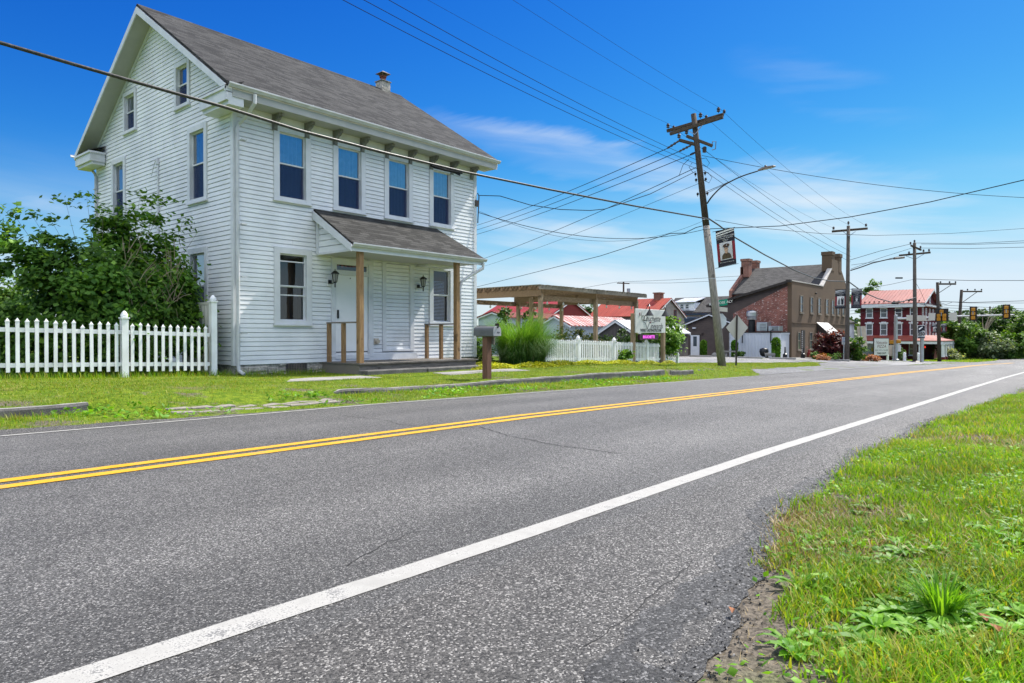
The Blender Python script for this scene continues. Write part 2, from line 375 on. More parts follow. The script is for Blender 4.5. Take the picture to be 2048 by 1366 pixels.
sheet('road_shoulder', near_edge, lambda x: 0*x+2.2, rxs, 6, .004, M_SHLD, 0)
def gedge(x): return near_edge(x)+np.interp(x, [0, 2, 3.2, 6, 15], [.3, .3, .22, .14, .08])+wob(x+3, 1.4, .07)
sheet('shoulder_grit', lambda x: near_edge(x)-.02, gedge, rxs, 4, .0065, M_EDGE)
sheet('far_road_shoulder', lambda x: 0*x+9.06, lambda x: np.maximum(far_edge(x), 9.07), rxs, 4, .006, M_SHLD, 0)
# markings
def paint(name, col, wear):
    m, t = newmat(name); p = t.pos(); n = t.noise(p, 130, 3, .7); w = t.noise(p, 6, 5, .65)
    c = t.mix(1., col, t.ramp(w, .3, .7, .84, 1.1), 'MULTIPLY'); f = t.math('ADD', n, t.math('MULTIPLY', t.math('SUBTRACT', w, .5), .75))
    c = t.mix(t.math('MULTIPLY', t.ramp(f, .57, .68), wear), c, (.11, .11, .11))
    t.out(t.principled(c, .7, .35, 0., t.bump(n, .5, .004))); return m
M_WHITE = paint('white_road_paint', (.345, .335, .31), .85); M_YEL = paint('yellow_road_paint', (.6, .315, .01), .8)
mxs = np.unique(np.concatenate([np.arange(-25, 25, .05), np.arange(25, 85, 1.)]))
def line(name, y0, w, mat, x1=400, lift=.009):
    xs = mxs[mxs < x1]
    sheet(name, lambda x: y0-w/2+wob(x, 3.1, .0022), lambda x: y0+w/2+wob(x+5, 2.9, .0022), xs, 3, lift, mat)
line('white_edge_line', 2.455, .135, M_WHITE); line('far_white_edge_line', 8.92, .11, M_WHITE, 23.2)
line('yellow_centre_line', 5.60, .125, M_YEL); line('yellow_centre_line', 5.84, .125, M_YEL)
# hairline cracks filled with dark grit
M_CRACK = plain('crack_grit', (.022, .022, .022), .95)
def crack(pts, w=.012):
    mb = MB(); P = []
    for (a, b) in zip(pts[:-1], pts[1:]):
        n = max(2, int((Vector(b)-Vector(a)).length/.06))
        for i in range(n): q = Vector(a).lerp(Vector(b), i/n); P.append((q.x+random.uniform(-.018, .018), q.y+random.uniform(-.018, .018)))
    for i in range(len(P)-1):
        (x0, y0), (x1, y1) = P[i], P[i+1]; d = Vector((x1-x0, y1-y0)); nrm = Vector((-d.y, d.x)).normalized()*w*random.uniform(.25, .7)
        mb.quad(*[(x, y, gz(x, y)+.0062) for x, y in ((x0-nrm.x, y0-nrm.y), (x1-nrm.x, y1-nrm.y), (x1+nrm.x, y1+nrm.y), (x0+nrm.x, y0+nrm.y))])
    setp(mb.build('road_crack', M_CRACK), kind='structure')
def rz_pt(px, py, z): d = ray(px, py); q = d*(z/d.z); return (q.x, q.y)
crack([rz_pt(x, y, -1.12) for x, y in ((682, 834), (770, 846), (800, 856), (880, 866), (960, 860), (1020, 878), (1120, 893), (1250, 905))], .012)
crack([rz_pt(x, y, -1.14) for x, y in ((1180, 1300), (1260, 1230), (1330, 1165), (1390, 1120))], .005)
crack([rz_pt(x, y, -1.1) for x, y in ((690, 1130), (760, 1085), (850, 1050))], .006)
# gravel lot in front of the brown buildings, drive apron, island of grass is left as ground
sheet('gravel_lot', lambda x: np.interp(x, [31, 34, 49, 53, 76], [15.6, 14.6, 14.0, 9.6, 9.6])+wob(x, .8, .25), lambda x: np.interp(x, [31, 40, 76], [21, 40, 40])+0*x, np.arange(31, 76, .5), 30, .012, M_GRAV)
sheet('drive_apron', lambda x: np.minimum(np.interp(x, [25, 27, 200], [9.2, 9.2, 9.2]), 99)+0*x, lambda x: np.interp(x, [25, 28, 33, 41, 46, 53], [9.25, 10.6, 11.1, 11.6, 13.2, 14])+wob(x, .8, .12), np.arange(25, 53, .25), 10, .01, asphalt('apron_gravel', (.045, .045, .044), (.12, .118, .115), (.35, .35, .34), 34., .6))
sheet('crossing_road', lambda x: 0*x-60, lambda x: 0*x+120, np.arange(77.5, 87, .8), 120, .01, M_ASPH)
sheet('concrete_pavement', lambda x: 0*x+17.6, lambda x: 0*x+19.1, np.arange(59.6, 77, .5), 3, .03, M_CONC)
# old sidewalk slabs surfacing from the lawn
def walk(pts, name='sidewalk'):
    mb = MB(); mb.extr([(x, y, gz(x, y)-.05) for x, y in pts], (0, 0, .062)); setp(mb.build(name, M_CONC, bevel=.008), kind='structure')
walk([(7.75, 12.6), (10.35, 12.75), (10.35, 13.55), (8.9, 13.5), (8.2, 13.2)])
walk([(12.2, 12.35), (13.6, 12.3), (13.65, 13.1), (12.3, 13.1)]); walk([(13.65, 12.35), (15.4, 12.3), (15.4, 13.05), (13.68, 13.1)])
# paver remnants in the verge
M_PAV = plain('worn_pavers', (.22, .2, .17), .9, .2, 5, (.15, .13, .1), .5, .2)
def pavers(x0, y0, n, ang):
    mb = MB(); ca, sa = math.cos(ang), math.sin(ang)
    for i in range(n):
        for j in range(2):
            cx, cy = x0+ca*i*.33-sa*j*.24, y0+sa*i*.33+ca*j*.24
            h = gz(cx, cy)+random.uniform(-.006, .008)+.006
            mb.obox((cx, cy, h-.03), (ca*.155, sa*.155, random.uniform(-.006, .006)), (-sa*.11, ca*.11, 0), (0, 0, .03))
    setp(mb.build('paver_path', M_PAV, bevel=.008), kind='structure')
pavers(4.35, 9.72, 4, -.06); pavers(5.75, 9.62, 4, .02)
# kerbs: weathered concrete, eroded edges
def kerb(name, x0, x1, y, w=.17, top=.02, rough=.006, taper0=False, label=None):
    xs = np.arange(x0, x1+.01, .12); xs[-1] = x1; rows = []
    for i, x in enumerate(xs):
        zb = gz(x, KERB_Y-.05)-.12; zt = gz(x, KERB_Y+.22)+top-.01
        if taper0: zt = zb+.1+(zt-zb-.1)*float(sstep((x-x0)/.55))
        j = lambda a=1.: random.uniform(-rough, rough)*a
        yy = y-(.25*(1-min(1, (x-x0)/.8))**2*-1 if taper0 else 0)
        rows.append([(x, yy, zb), (x, yy+.01+j(), zb+.07), (x, yy+.012+j(), zt-.035+j()), (x, yy+.035+j(), zt+j(.7)), (x, yy+w-.03+j(), zt+j(.7)), (x, yy+w+j(), zt-.03), (x, yy+w, zb)])
    mb = MB()
    for a, b in zip(rows[:-1], rows[1:]):
        for k in range(6): mb.m = 0 if k >= 3 else 1; mb.quad(a[k], b[k], b[k+1], a[k+1])  # front face takes the darker concrete, top and back the paler one
    mb.m = 0; mb.quad(*reversed(rows[0])); mb.quad(*rows[-1])
    o = mb.build(name, [M_CONC, M_CONCD], smooth=True); setp(o, kind='structure'); return o
kerb('kerb', -14, 3.42, KERB_Y); kerb('kerb', 7.15, 13.95, KERB_Y, taper0=True); kerb('kerb', 14.0, 20.2, KERB_Y+.02, top=.01); kerb('kerb', 20.75, 22.4, KERB_Y+.05, w=.3, rough=.01, top=-.01); kerb('kerb', 22.9, 25.2, KERB_Y+.12, w=.34, rough=.012, top=.0)
# ------------------------------------------------------------------ sky and sun
SUN_AZ, SUN_EL = R(-10.5), R(52)
W = bpy.data.worlds.new('World'); scene.world = W; W.use_nodes = True
t = NT(W.node_tree); t.n.clear()
sky = t.node('ShaderNodeTexSky', sky_type='NISHITA'); sky.sun_disc = False; sky.sun_elevation = SUN_EL; sky.sun_rotation = math.pi/2-SUN_AZ
sky.air_density = 1.0; sky.dust_density = .25; sky.ozone_density = 2.5; sky.altitude = 100
hs = t.node('ShaderNodeHueSaturation'); hs.inputs['Saturation'].default_value = 1.3; hs.inputs['Hue'].default_value = .508; t.l.new(sky.outputs[0], hs.inputs['Color'])
KX = .11*1.68; sr = t.node('ShaderNodeSeparateColor'); t.l.new(hs.outputs[0], sr.inputs[0]); cr = t.node('ShaderNodeCombineColor')
for i_, cap in enumerate((.66, .84, 1.0)):
    y_ = t.math('MULTIPLY', t.math('POWER', t.math('MAXIMUM', t.math('MULTIPLY', sr.outputs[i_], KX), .001), (2.0, 1.55, 1.34)[i_]), (.85, .89, 1.06)[i_])
    t.l.new(t.math('MULTIPLY', t.math('TANH', t.math('DIVIDE', y_, cap)), cap/KX), cr.inputs[i_])
co = t.node('ShaderNodeTexCoord').outputs['Generated']; sp = t.node('ShaderNodeSeparateXYZ'); t.l.new(co, sp.inputs[0])
az = t.math('ARCTAN2', sp.outputs[1], sp.outputs[0]); el = t.math('ARCSINE', sp.outputs[2])
cm = t.node('ShaderNodeCombineXYZ'); t.l.new(t.math('ADD', t.math('MULTIPLY', az, 1.5), t.math('MULTIPLY', el, 2.5)), cm.inputs[0]); t.l.new(t.math('SUBTRACT', t.math('MULTIPLY', el, 15.), t.math('MULTIPLY', az, 2.)), cm.inputs[1])
wisp = t.noise(cm.outputs[0], 1.5, 6, .52)
cm2 = t.node('ShaderNodeCombineXYZ'); t.l.new(az, cm2.inputs[0]); t.l.new(t.math('ADD', t.math('MULTIPLY', el, 6.), t.math('MULTIPLY', az, 1.5)), cm2.inputs[1])
wisp2 = t.noise(cm2.outputs[0], 5.5, 6, .6)
def dirang(px, py): d = ray(px, py).normalized(); return math.atan2(d.y, d.x), math.asin(d.z)
def blob(px0, py0, px1, py1, wid, sharp=.5):
    (a0, e0), (a1, e1) = dirang(px0, py0), dirang(px1, py1); ca, ce = (a0+a1)/2, (e0+e1)/2; L = math.hypot(a1-a0, e1-e0)/2; ux, uy = (a1-a0)/2/L, (e1-e0)/2/L
    da = t.math('SUBTRACT', az, ca); de = t.math('ADD', t.math('SUBTRACT', el, ce), t.math('MULTIPLY', t.math('SUBTRACT', wisp2, .5), .05))
    s = t.math('DIVIDE', t.math('ADD', t.math('MULTIPLY', da, ux), t.math('MULTIPLY', de, uy)), L); q = t.math('DIVIDE', t.math('SUBTRACT', t.math('MULTIPLY', de, ux), t.math('MULTIPLY', da, uy)), wid)
    r2 = t.math('ADD', t.math('MULTIPLY', s, s), t.math('MULTIPLY', q, q)); return t.math('MULTIPLY', t.ramp(r2, 1.6, 0.), t.ramp(wisp, .3, .72, sharp, 1.))
cl = t.math('MULTIPLY', blob(900, 250, 1620, 410, .03, .15), .62)
for b in ((950, 470, 1560, 640, .075, .0, .85), (1400, 400, 2150, 560, .085, .0, .8), (1480, 120, 1850, 230, .03, -.25, .13), (950, 615, 2000, 640, .045, .2, .7), (560, 300, 1000, 520, .05, -.2, .25), (1500, 470, 1800, 520, .03, -.1, .7), (0, 380, 160, 560, .05, .0, .5)):
    cl = t.math('MAXIMUM', cl, t.math('MULTIPLY', blob(*b[:6]), b[6]))
hz = t.math('MULTIPLY', t.ramp(el, .26, -.02), t.ramp(wisp, .3, .75, .22, 1.)); cl = t.math('MAXIMUM', cl, t.math('MULTIPLY', hz, .85))
cl = t.math('MULTIPLY', cl, t.ramp(el, 1.1, .6))
col = t.mix(cl, cr.outputs[0], (4.6, 4.95, 5.3))
# broken bright cumulus added out of view behind the camera, to light the shaded walls
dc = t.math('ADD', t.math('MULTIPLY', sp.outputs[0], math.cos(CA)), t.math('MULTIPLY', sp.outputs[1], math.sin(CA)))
fill_cloud = t.math('MULTIPLY', t.math('MULTIPLY', t.ramp(dc, .3, .02), t.math('MULTIPLY', t.ramp(el, R(27), R(34)), t.ramp(el, R(78), R(58)))), t.ramp(t.noise(co, 4.5, 6, .6), .36, .5))
col = t.mix(fill_cloud, col, (13.6, 14.2, 14.8))
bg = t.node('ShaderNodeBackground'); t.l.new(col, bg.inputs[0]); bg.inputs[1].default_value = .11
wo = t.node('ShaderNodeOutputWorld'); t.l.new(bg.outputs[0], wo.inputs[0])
sun = bpy.data.lights.new('sun', 'SUN'); sun.energy = 4.8; sun.angle = R(.53); sun.color = (1, .95, .87)
so = bpy.data.objects.new('sun', sun); COL.objects.link(so)
sd = Vector((math.cos(SUN_EL)*math.cos(SUN_AZ), math.cos(SUN_EL)*math.sin(SUN_AZ), math.sin(SUN_EL)))
so.rotation_euler = sd.to_track_quat('Z', 'Y').to_euler(); so.location = sd*60
scene.view_settings.view_transform = 'Standard'; scene.view_settings.look = 'None'; scene.view_settings.gamma = 1; scene.view_settings.exposure = .75
M_MESH, _t = newmat('insect_mesh'); _tr = _t.node('ShaderNodeBsdfTransparent'); _d = _t.principled((.012, .026, .085), .7, .2); _mx = _t.node('ShaderNodeMixShader'); _mx.inputs[0].default_value = .72; _t.l.new(_tr.outputs[0], _mx.inputs[1]); _t.l.new(_d, _mx.inputs[2]); _t.out(_mx.outputs[0])
# ------------------------------------------------------------------ building helpers
class Fr:
    "wall frame: axis 'Y' = wall plane y=c facing -y, 'X' = wall plane x=c facing -x; s=-1 flips the outside"
    def __init__(s, axis, c, sgn=1): s.a = axis; s.c = c; s.s = sgn
    def P(s, u, d, z): return (u, s.c-d*s.s, z) if s.a == 'Y' else (s.c-d*s.s, u, z)
    def box(s, mb, u0, u1, d0, d1, z0, z1):
        a = s.P(u0, d0, z0); b = s.P(u1, d1, z1); mb.box(a[0], b[0], a[1], b[1], a[2], b[2])
    def quad(s, mb, *p):
        q = [Vector(s.P(*k)) for k in p]; n = (q[1]-q[0]).cross(q[2]-q[0]); out = Vector(s.P(0, 1, 0))-Vector(s.P(0, 0, 0))
        if n.dot(out) < 0: q.reverse()
        mb.quad(*q)
def siding(fr, u0, u1, z0, z1, expo, holes=(), lim=None, mat=None, root=None, name='siding', dep=.010, gap=.15):
    mb = MB(); n = int(round((z1-z0)/expo)); expo = (z1-z0)/n
    for i in range(n):
        a = z0+i*expo; b = a+expo; c = (a+b)/2; spans = [(u0, u1)]
        if lim: l, h = lim(c); spans = [(max(u0, l), min(u1, h))]
        for (h0, h1, hz0, hz1) in holes:
            if hz0 < c < hz1:
                ns = []
                for (s0, s1) in spans:
                    if h1 <= s0 or h0 >= s1: ns.append((s0, s1)); continue
                    if s0 < h0: ns.append((s0, h0))
                    if h1 < s1: ns.append((h1, s1))
                spans = ns
        ns = []
        for (s0, s1) in spans:
            if s1-s0 > 2.2 and expo < .13:
                j = s0+(s1-s0)*random.uniform(.15, .85); ns += [(s0, j-.0035), (j, s1)]
            else: ns.append((s0, s1))
        spans = ns
        for (s0, s1) in spans:
            if s1-s0 < .005: continue
            if lim:
                lb, hb = lim(a); lt, ht = lim(b); e0b, e1b, e0t, e1t = s0, s1, s0, s1
                if abs(s0-max(u0, lim(c)[0])) < 1e-6: e0b, e0t = max(u0, lb), max(u0, lt)
                if abs(s1-min(u1, lim(c)[1])) < 1e-6: e1b, e1t = min(u1, hb), min(u1, ht)
            else: e0b = e0t = s0; e1b = e1t = s1
            e1t = max(e1t, e0t+.001)
            fr.quad(mb, (e0b, dep, a), (e1b, dep, a), (e1t, .001, b-expo*gap), (e0t, .001, b-expo*gap)); mb.quad(fr.P(e0b, -.035, a), fr.P(e1b, -.035, a), fr.P(e1b, dep, a), fr.P(e0b, dep, a)); mb.quad(fr.P(e0t, .001, b-expo*gap), fr.P(e1t, .001, b-expo*gap), fr.P(e1t, -.035, b), fr.P(e0t, -.035, b))
    return mb.build(name, mat or M_SIDE, root)
WIN_N = [0]
def window(fr, root, u0, u1, z0, z1, cas=.155, sash=True, curtain='sheer', blind=False, sill=True, casm=None, roomd=.5, name='window', proud=.045, label=None):
    "cased double-hung window set into an opening; casing is the part, panes / sashes / sill its pieces"
    casm = casm or M_TRIM; mb = MB(); a0, a1, b0, b1 = u0+cas, u1-cas, z0+cas*.55, z1-cas
    fr.box(mb, u0, a0, -.02, proud, z0, z1); fr.box(mb, a1, u1, -.02, proud, z0, z1); fr.box(mb, a0, a1, -.02, proud+.003, b1, z1); fr.box(mb, a0, a1, -.02, proud-.004, z0, b0)
    # reveal
    fr.box(mb, a0-.012, a0, -.16, -.021, b0, b1); fr.box(mb, a1, a1+.012, -.16, -.021, b0, b1); fr.box(mb, a0, a1, -.16, -.021, b1, b1+.012); fr.box(mb, a0, a1, -.16, -.021, b0-.012, b0)
    w = mb.build(name, casm, root, label=label)
    zm = (b0+b1)/2+.02
    if sill:
        s = MB(); fr.box(s, u0-.02, u1+.02, -.02, proud+.035, z0-.045, z0-.002); s.build('sill', casm, w)
    fw = .035
    def sashf(c0, c1, d):
        s = MB(); fr.box(s, a0, a0+fw, d-.03, d, c0, c1); fr.box(s, a1-fw, a1, d-.03, d, c0, c1); fr.box(s, a0+fw, a1-fw, d-.03, d-.002, c1-fw, c1); fr.box(s, a0+fw, a1-fw, d-.03, d-.002, c0, c0+fw)
        so = s.build('sash', casm, w)
        g = MB(); fr.quad(g, (a0+fw, d-.015, c0+fw), (a1-fw, d-.015, c0+fw), (a1-fw, d-.015, c1-fw), (a0+fw, d-.015, c1-fw)); return g
    gl = M_GLASSD if curtain == 'dark' else M_GLASS
    sashf(zm, b1, -.035).build('pane', gl, w); sashf(b0, zm+.02, -.07).build('pane', gl, w)
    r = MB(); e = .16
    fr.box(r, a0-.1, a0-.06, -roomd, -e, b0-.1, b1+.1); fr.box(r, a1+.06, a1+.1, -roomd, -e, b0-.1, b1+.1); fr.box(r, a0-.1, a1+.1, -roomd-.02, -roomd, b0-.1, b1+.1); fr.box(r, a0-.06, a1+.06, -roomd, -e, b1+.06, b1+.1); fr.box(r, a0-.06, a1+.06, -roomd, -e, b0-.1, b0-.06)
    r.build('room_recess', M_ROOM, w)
    if curtain == 'sheer':
        WIN_N[0] += 1; wk = WIN_N[0]; c = MB(); n = 26; pr = []
        for i in range(n+1): u = a0+(a1-a0)*i/n; pr.append((u, -.125-.022*math.sin(i*(1.3+.23*(wk%4))+wk)-.014*math.sin(i*.6+wk*2)))
        for i in range(n): fr.quad(c, (pr[i][0], pr[i][1], zm-.02), (pr[i+1][0], pr[i+1][1], zm-.02), (pr[i+1][0], pr[i+1][1], b1), (pr[i][0], pr[i][1], b1))
        c.build('curtain', M_CURT, w)
        c = MB(); n = 26; pr = []
        for i in range(n+1): u = a0+(a1-a0)*i/n; pr.append((u, -.13-.012*math.sin(i*1.3+u*5)))
        for i in range(n): fr.quad(c, (pr[i][0], pr[i][1], b0), (pr[i+1][0], pr[i+1][1], b0), (pr[i+1][0], pr[i+1][1], zm), (pr[i][0], pr[i][1], zm))
        c.build('curtain', M_CURT, w)
        c = MB(); fr.quad(c, (a0+.02, -.05, b0), (a1-.02, -.05, b0), (a1-.02, -.05, zm-.005), (a0+.02, -.05, zm-.005)); c.build('insect_screen', M_MESH, w)
    if blind:
        c = MB(); z = b0+.05
        while z < zm+.45: fr.box(c, a0+.03, a1-.12, -.15, -.125, z, z+.018); z += .045
        c.build('blind', M_CURT, w)
    return w
def gable_roof(mb, x0, x1, y0, y1, ym, ze, zr, th=.08, axis='X'):
    "two slabs; axis = ridge direction"
    for ya in (y0, y1):
        n = Vector((0, -(zr-ze), ym-ya)) if axis == 'X' else None
        q = [(x0, ya, ze), (x1, ya, ze), (x1, ym, zr), (x0, ym, zr)]
        if axis == 'Y': q = [(p[1], p[0], p[2]) for p in q]
        mb.extr(q, (0, 0, -th))
# ------------------------------------------------------------------ the white house
HX0, HX1, HY0, HY1 = 8.19, 16.62, 15.6, 24.26
HYM, ZE, ZR, OV, GO = 19.93, 5.78, 9.0, .55, .45
SB = -.74
house = T('white_house', 'large two-storey white clapboard house with grey shingle gable roof and small front porch', 'house', (HX0, HY0, -.95))
FF = Fr('Y', HY0); FS = Fr('X', HX0)
F2 = (3.39, 5.26)
w2 = [(9.236, 10.303), (10.995, 12.075), (12.748, 13.832), (14.514, 15.585)]
lowL = (9.237, 10.316, .26, 2.2); lowR = (14.51, 15.56, .3, 2.17)
doorw = (10.93, 12.33, -.62, 2.07); blk = (12.67, 13.87, -.5, 2.22)
holes = [(a, b, F2[0], F2[1]) for a, b in w2]+[lowL, lowR, doorw, blk]
siding(FF, HX0+.1, HX1-.1, SB, 5.33, .112, holes, root=house)
sw = [(16.864, 17.904, 3.385, 5.32), (21.96, 23.01, 3.385, 5.32), (17.778, 18.654, 5.972, 7.165), (21.142, 22.085, 5.972, 7.165), (16.86, 17.9, .26, 2.2), (21.96, 23.01, .26, 2.2)]
def gl(z):
    if z <= 5.93: return (HY0, HY1)
    k = (HYM-HY0)/(8.8-5.93); return (HY0+(z-5.93)*k, HY1-(z-5.93)*k)
siding(FS, HY0+.1, HY1-.1, SB, 8.8, .112, sw, lim=gl, root=house)
mb = MB(); mb.box(HX1-.02, HX1, HY0+.1, HY1, SB, 5.4); mb.box(HX0+.02, HX1-.02, HY1-.02, HY1, SB, 5.4); mb.extr([(HX1-.02, HY0, 5.4), (HX1-.02, HY1, 5.4), (HX1-.02, HYM, ZR-.35)], (.02, 0, 0)); mb.build('rear_wall', M_SIDE, house)
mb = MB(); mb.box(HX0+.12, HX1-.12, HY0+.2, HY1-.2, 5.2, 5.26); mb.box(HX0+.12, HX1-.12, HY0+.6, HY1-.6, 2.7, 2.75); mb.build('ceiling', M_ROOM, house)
# corner boards
for (x, y, w) in ((HX0, HY0, 1), (HX1, HY0, -1), (HX0, HY1, 2)):
    mb = MB()
    if w == 1: mb.box(x-.024, x+.1, y-.024, y+.1, SB-.02, 5.4)
    elif w == -1: mb.box(x-.1, x+.024, y-.024, y+.1, SB-.02, 5.4)
    else: mb.box(x-.024, x+.1, y-.1, y+.024, SB-.02, 5.4)
    mb.build('corner_board', M_TRIM, house)
mb = MB(); mb.box(HX0+.03, HX1-.03, HY0+.03, HY0+.5, -1.35, SB+.002); mb.box(HX0+.03, HX0+.5, HY0+.5, HY1-.03, -1.35, SB+.002); mb.box(HX1-.5, HX1-.03, HY0+.5, HY1-.03, -1.35, SB+.002); mb.box(HX0+.5, HX1-.5, HY1-.5, HY1-.03, -1.35, SB+.002)
mb.build('foundation', M_STONE, house)
# individual face stones so the base is not a flat slab
mb = MB(); x = HX0+.06
while x < 10.7:
    w = random.uniform(.22, .6); z = -1.12
    while z < SB-.1:
        h = random.uniform(.09, .2); mb.obox((x+w/2, HY0+.02, z+h/2), (w/2-.012, 0, random.uniform(-.012, .012)), (0, random.uniform(.02, .045), 0), (random.uniform(-.01, .01), 0, min(h, SB-.01-z)/2-.01)); z += h
    x += w
mb.build('foundation_stones', M_STONE, house, bevel=.015)
mb = MB(); mb.box(9.58, 10.16, HY0-.04, HY0-.01, -1.0, SB-.015); mb.m = 1
for i in range(12): mb.box(9.6+i*.047, 9.612+i*.047, HY0-.055, HY0-.041, -.99, SB-.02)
for i in range(6): mb.box(9.59, 10.15, HY0-.053, HY0-.0412, -.985+i*.042, -.977+i*.042)
mb.build('foundation_grille', [M_ROOM, M_RUST], house)
# roof
slope = (ZR-ZE)/(HYM-(HY0-OV))
mb = MB(); mb.extr([(HX0-GO, HY0-OV-.03, ZE), (HX1+GO, HY0-OV-.03, ZE), (HX1+GO, HYM, ZR+.02), (HX0-GO, HYM, ZR+.02)], (0, 0, -.06)); mb.extr([(HX0-GO, HY1+OV, ZE), (HX0-GO, HYM, ZR+.02), (HX1+GO, HYM, ZR+.02), (HX1+GO, HY1+OV, ZE)], (0, 0, -.06))
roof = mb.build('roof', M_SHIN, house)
mb = MB(); mb.extr([(HX0-GO-.01, HYM-.16, ZR-.08), (HX0-GO-.01, HYM, ZR+.035), (HX0-GO-.01, HYM+.16, ZR-.08), (HX0-GO-.01, HYM, ZR+.0)], (HX1-HX0+2*GO+.02, 0, 0)); mb.build('ridge_cap', M_SHIN, roof)
# chimney
mb = MB(); mb.box(16.08, 16.46, 19.76, 20.14, 8.7, 9.28); ch = mb.build('chimney', M_STONE, roof)
mb = MB(); mb.box(16.05, 16.49, 19.73, 20.17, 9.281, 9.31); mb.build('chimney_cap_slab', M_CONC, roof)
mb = MB(); mb.lathe((16.27, 19.95, 9.31), [(.105, 0), (.1, .14), (.13, .15), (.13, .2), (.1, .205)], 14); mb.build('flue', plain('terracotta_flue', (.2, .06, .04), .8), roof, smooth=False)
mb = MB(); c = Vector((16.27, 19.95, 9.54)); hh = .2
base = [c+Vector((a*hh, b*hh, .04)) for a, b in ((-1, -1), (1, -1), (1, 1), (-1, 1))]
for i in range(4): mb.extr([base[i], base[(i+1) % 4], c+Vector((0, 0, .17))], (0, 0, .012))
for a, b in ((-1, -1), (1, -1), (1, 1), (-1, 1)): mb.beam(c+Vector((a*.08, b*.08, -.04)), c+Vector((a*.14, b*.14, .06)), .02, .02)
mb.build('flue_cowl', M_RUST, roof)
# soffits, rake boards, frieze, returns
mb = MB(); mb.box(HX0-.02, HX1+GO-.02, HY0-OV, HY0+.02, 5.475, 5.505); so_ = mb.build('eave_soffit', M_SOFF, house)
mb = MB(); mb.box(HX0+.1, HX1-.1, HY0-.03, HY0+.01, 5.21, 5.474); mb.build('frieze_board', M_TRIM, house)
mb = MB(); mb.box(HX0-.3, HX1+GO-.01, HY0-OV-.02, HY0-OV, 5.46, 5.70); mb.build('fascia', M_SOFF, house)  # fascia in soffit grey, painting the shade under the gutter
for sx, xx in ((-1, HX0-GO), (1, HX1+GO)):
    for ya in (HY0-OV, HY1+OV):
        mb = MB(); k = (HYM-ya); a = Vector((xx, ya, ZE-.07)); b = Vector((xx, HYM, ZR-.05))
        mb.extr([a, b, b+Vector((0, 0, -.19)), a+Vector((0, 0, -.16))], (.03*sx, 0, 0)); mb.build('rake_board', M_TRIM, house)
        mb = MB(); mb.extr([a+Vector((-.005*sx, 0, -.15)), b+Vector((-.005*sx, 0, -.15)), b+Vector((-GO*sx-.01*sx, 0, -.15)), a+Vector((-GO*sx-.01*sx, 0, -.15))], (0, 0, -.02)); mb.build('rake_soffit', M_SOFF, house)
        if sx < 0:
            mb = MB(); wy = HY0 if ya < HYM else HY1; d = 1 if ya < HYM else -1; kk = (ZR-.33-5.15)/(HYM-HY0)
            a2 = Vector((HX0-.03, wy, 5.78)); b2 = Vector((HX0-.03, HYM, 8.65)); mb.extr([a2, b2, b2+Vector((0, 0, .2)), a2+Vector((0, 0, .2))], (.02, 0, 0)); mb.build('gable_trim', M_TRIM, house)
for y0, y1 in ((HY0-OV, HY0+.75), (HY1+OV, HY1-.75)):
    mb = MB(); mb.box(HX0-GO, HX0-.024, y0, y1, 5.36, 5.6); mb.box(HX0-GO-.04, HX0-.024, y0-.0, y1+.04*(1 if y1 > y0 else -1), 5.6, 5.66); mb.box(HX0-GO+.06, HX0-.024, y0, y1-.04*(1 if y1 > y0 else -1), 5.27, 5.36)
    rt = mb.build('cornice_return', M_TRIM, house)
    mb = MB(); yi = y1; mb.extr([(HX0-GO-.03, y0, 5.665), (HX0-GO-.03, yi, 5.665), (HX0-.02, yi, 5.86), (HX0-.02, y0, 5.86)], (0, 0, .02)); mb.build('return_roof', M_SHIN, house)
# gutter: K profile, with straps
def gutter(x0, x1, y, z, s=1):
    prof = [(0, -.1), (-.07, -.1), (-.1, -.05), (-.125, -.02), (-.125, .02), (-.105, .02), (-.105, -.01), (-.06, -.075), (-.0, -.08)]
    mb = MB(); mb.extr([(x0, y+s*a*.85, z+.01+b*.78) for a, b in prof], (x1-x0, 0, 0)); n = max(2, int(abs(x1-x0)/.62))
    for i in range(n): xx = x0+(x1-x0)*(i+.5)/n; mb.box(xx-.012, xx+.012, y-s*.11, y+s*.02, z+.0265, z+.034)
    return mb.build('gutter', M_GUT, house)
gutter(HX0-GO+.02, HX1+GO+.06, HY0-OV-.025, 5.72); gutter(HX0-GO-.1, HX1+GO, HY1+OV+.025, 5.72, -1)
# brackets
for i, bx in enumerate((9.26, 10.177, 11.05, 11.949, 12.826, 13.713, 14.576, 15.467, 16.384)):
    mb = MB(); y = HY0-.031; prof = [(0, 5.47), (-.3, 5.47), (-.31, 5.4), (-.24, 5.38), (-.22, 5.33), (-.15, 5.31), (-.11, 5.25), (-.07, 5.2), (-.045, 5.12), (0, 5.1)]
    mb.extr([(bx-.045, y+a, z) for a, z in prof], (.09, 0, 0)); mb.box(bx-.075, bx+.075, y-.018, y, 5.09, 5.469); mb.lathe((bx, y-.27, 5.36), [(.001, -.03), (.025, -.02), (.03, 0), (.02, .02)], 8)
    mb.build('bracket', M_BRKT, house)
# windows
for a, b in w2: window(FF, house, a, b, *F2)
wl = window(FF, house, *lowL, curtain='dark')
mb = MB(); a0, a1 = lowL[0]+.155, lowL[1]-.155; FF.box(mb, a0, a1, -.03, -.015, 1.84, 1.87); FF.box(mb, a0, a1, -.03, -.012, .98, 1.01); mb.build('storm_rail', M_TRIM, wl)
window(FF, house, *lowR, curtain='dark', blind=True)
for i, s in enumerate(sw): window(FS, house, *s, cas=.14 if i not in (2, 3) else .12)
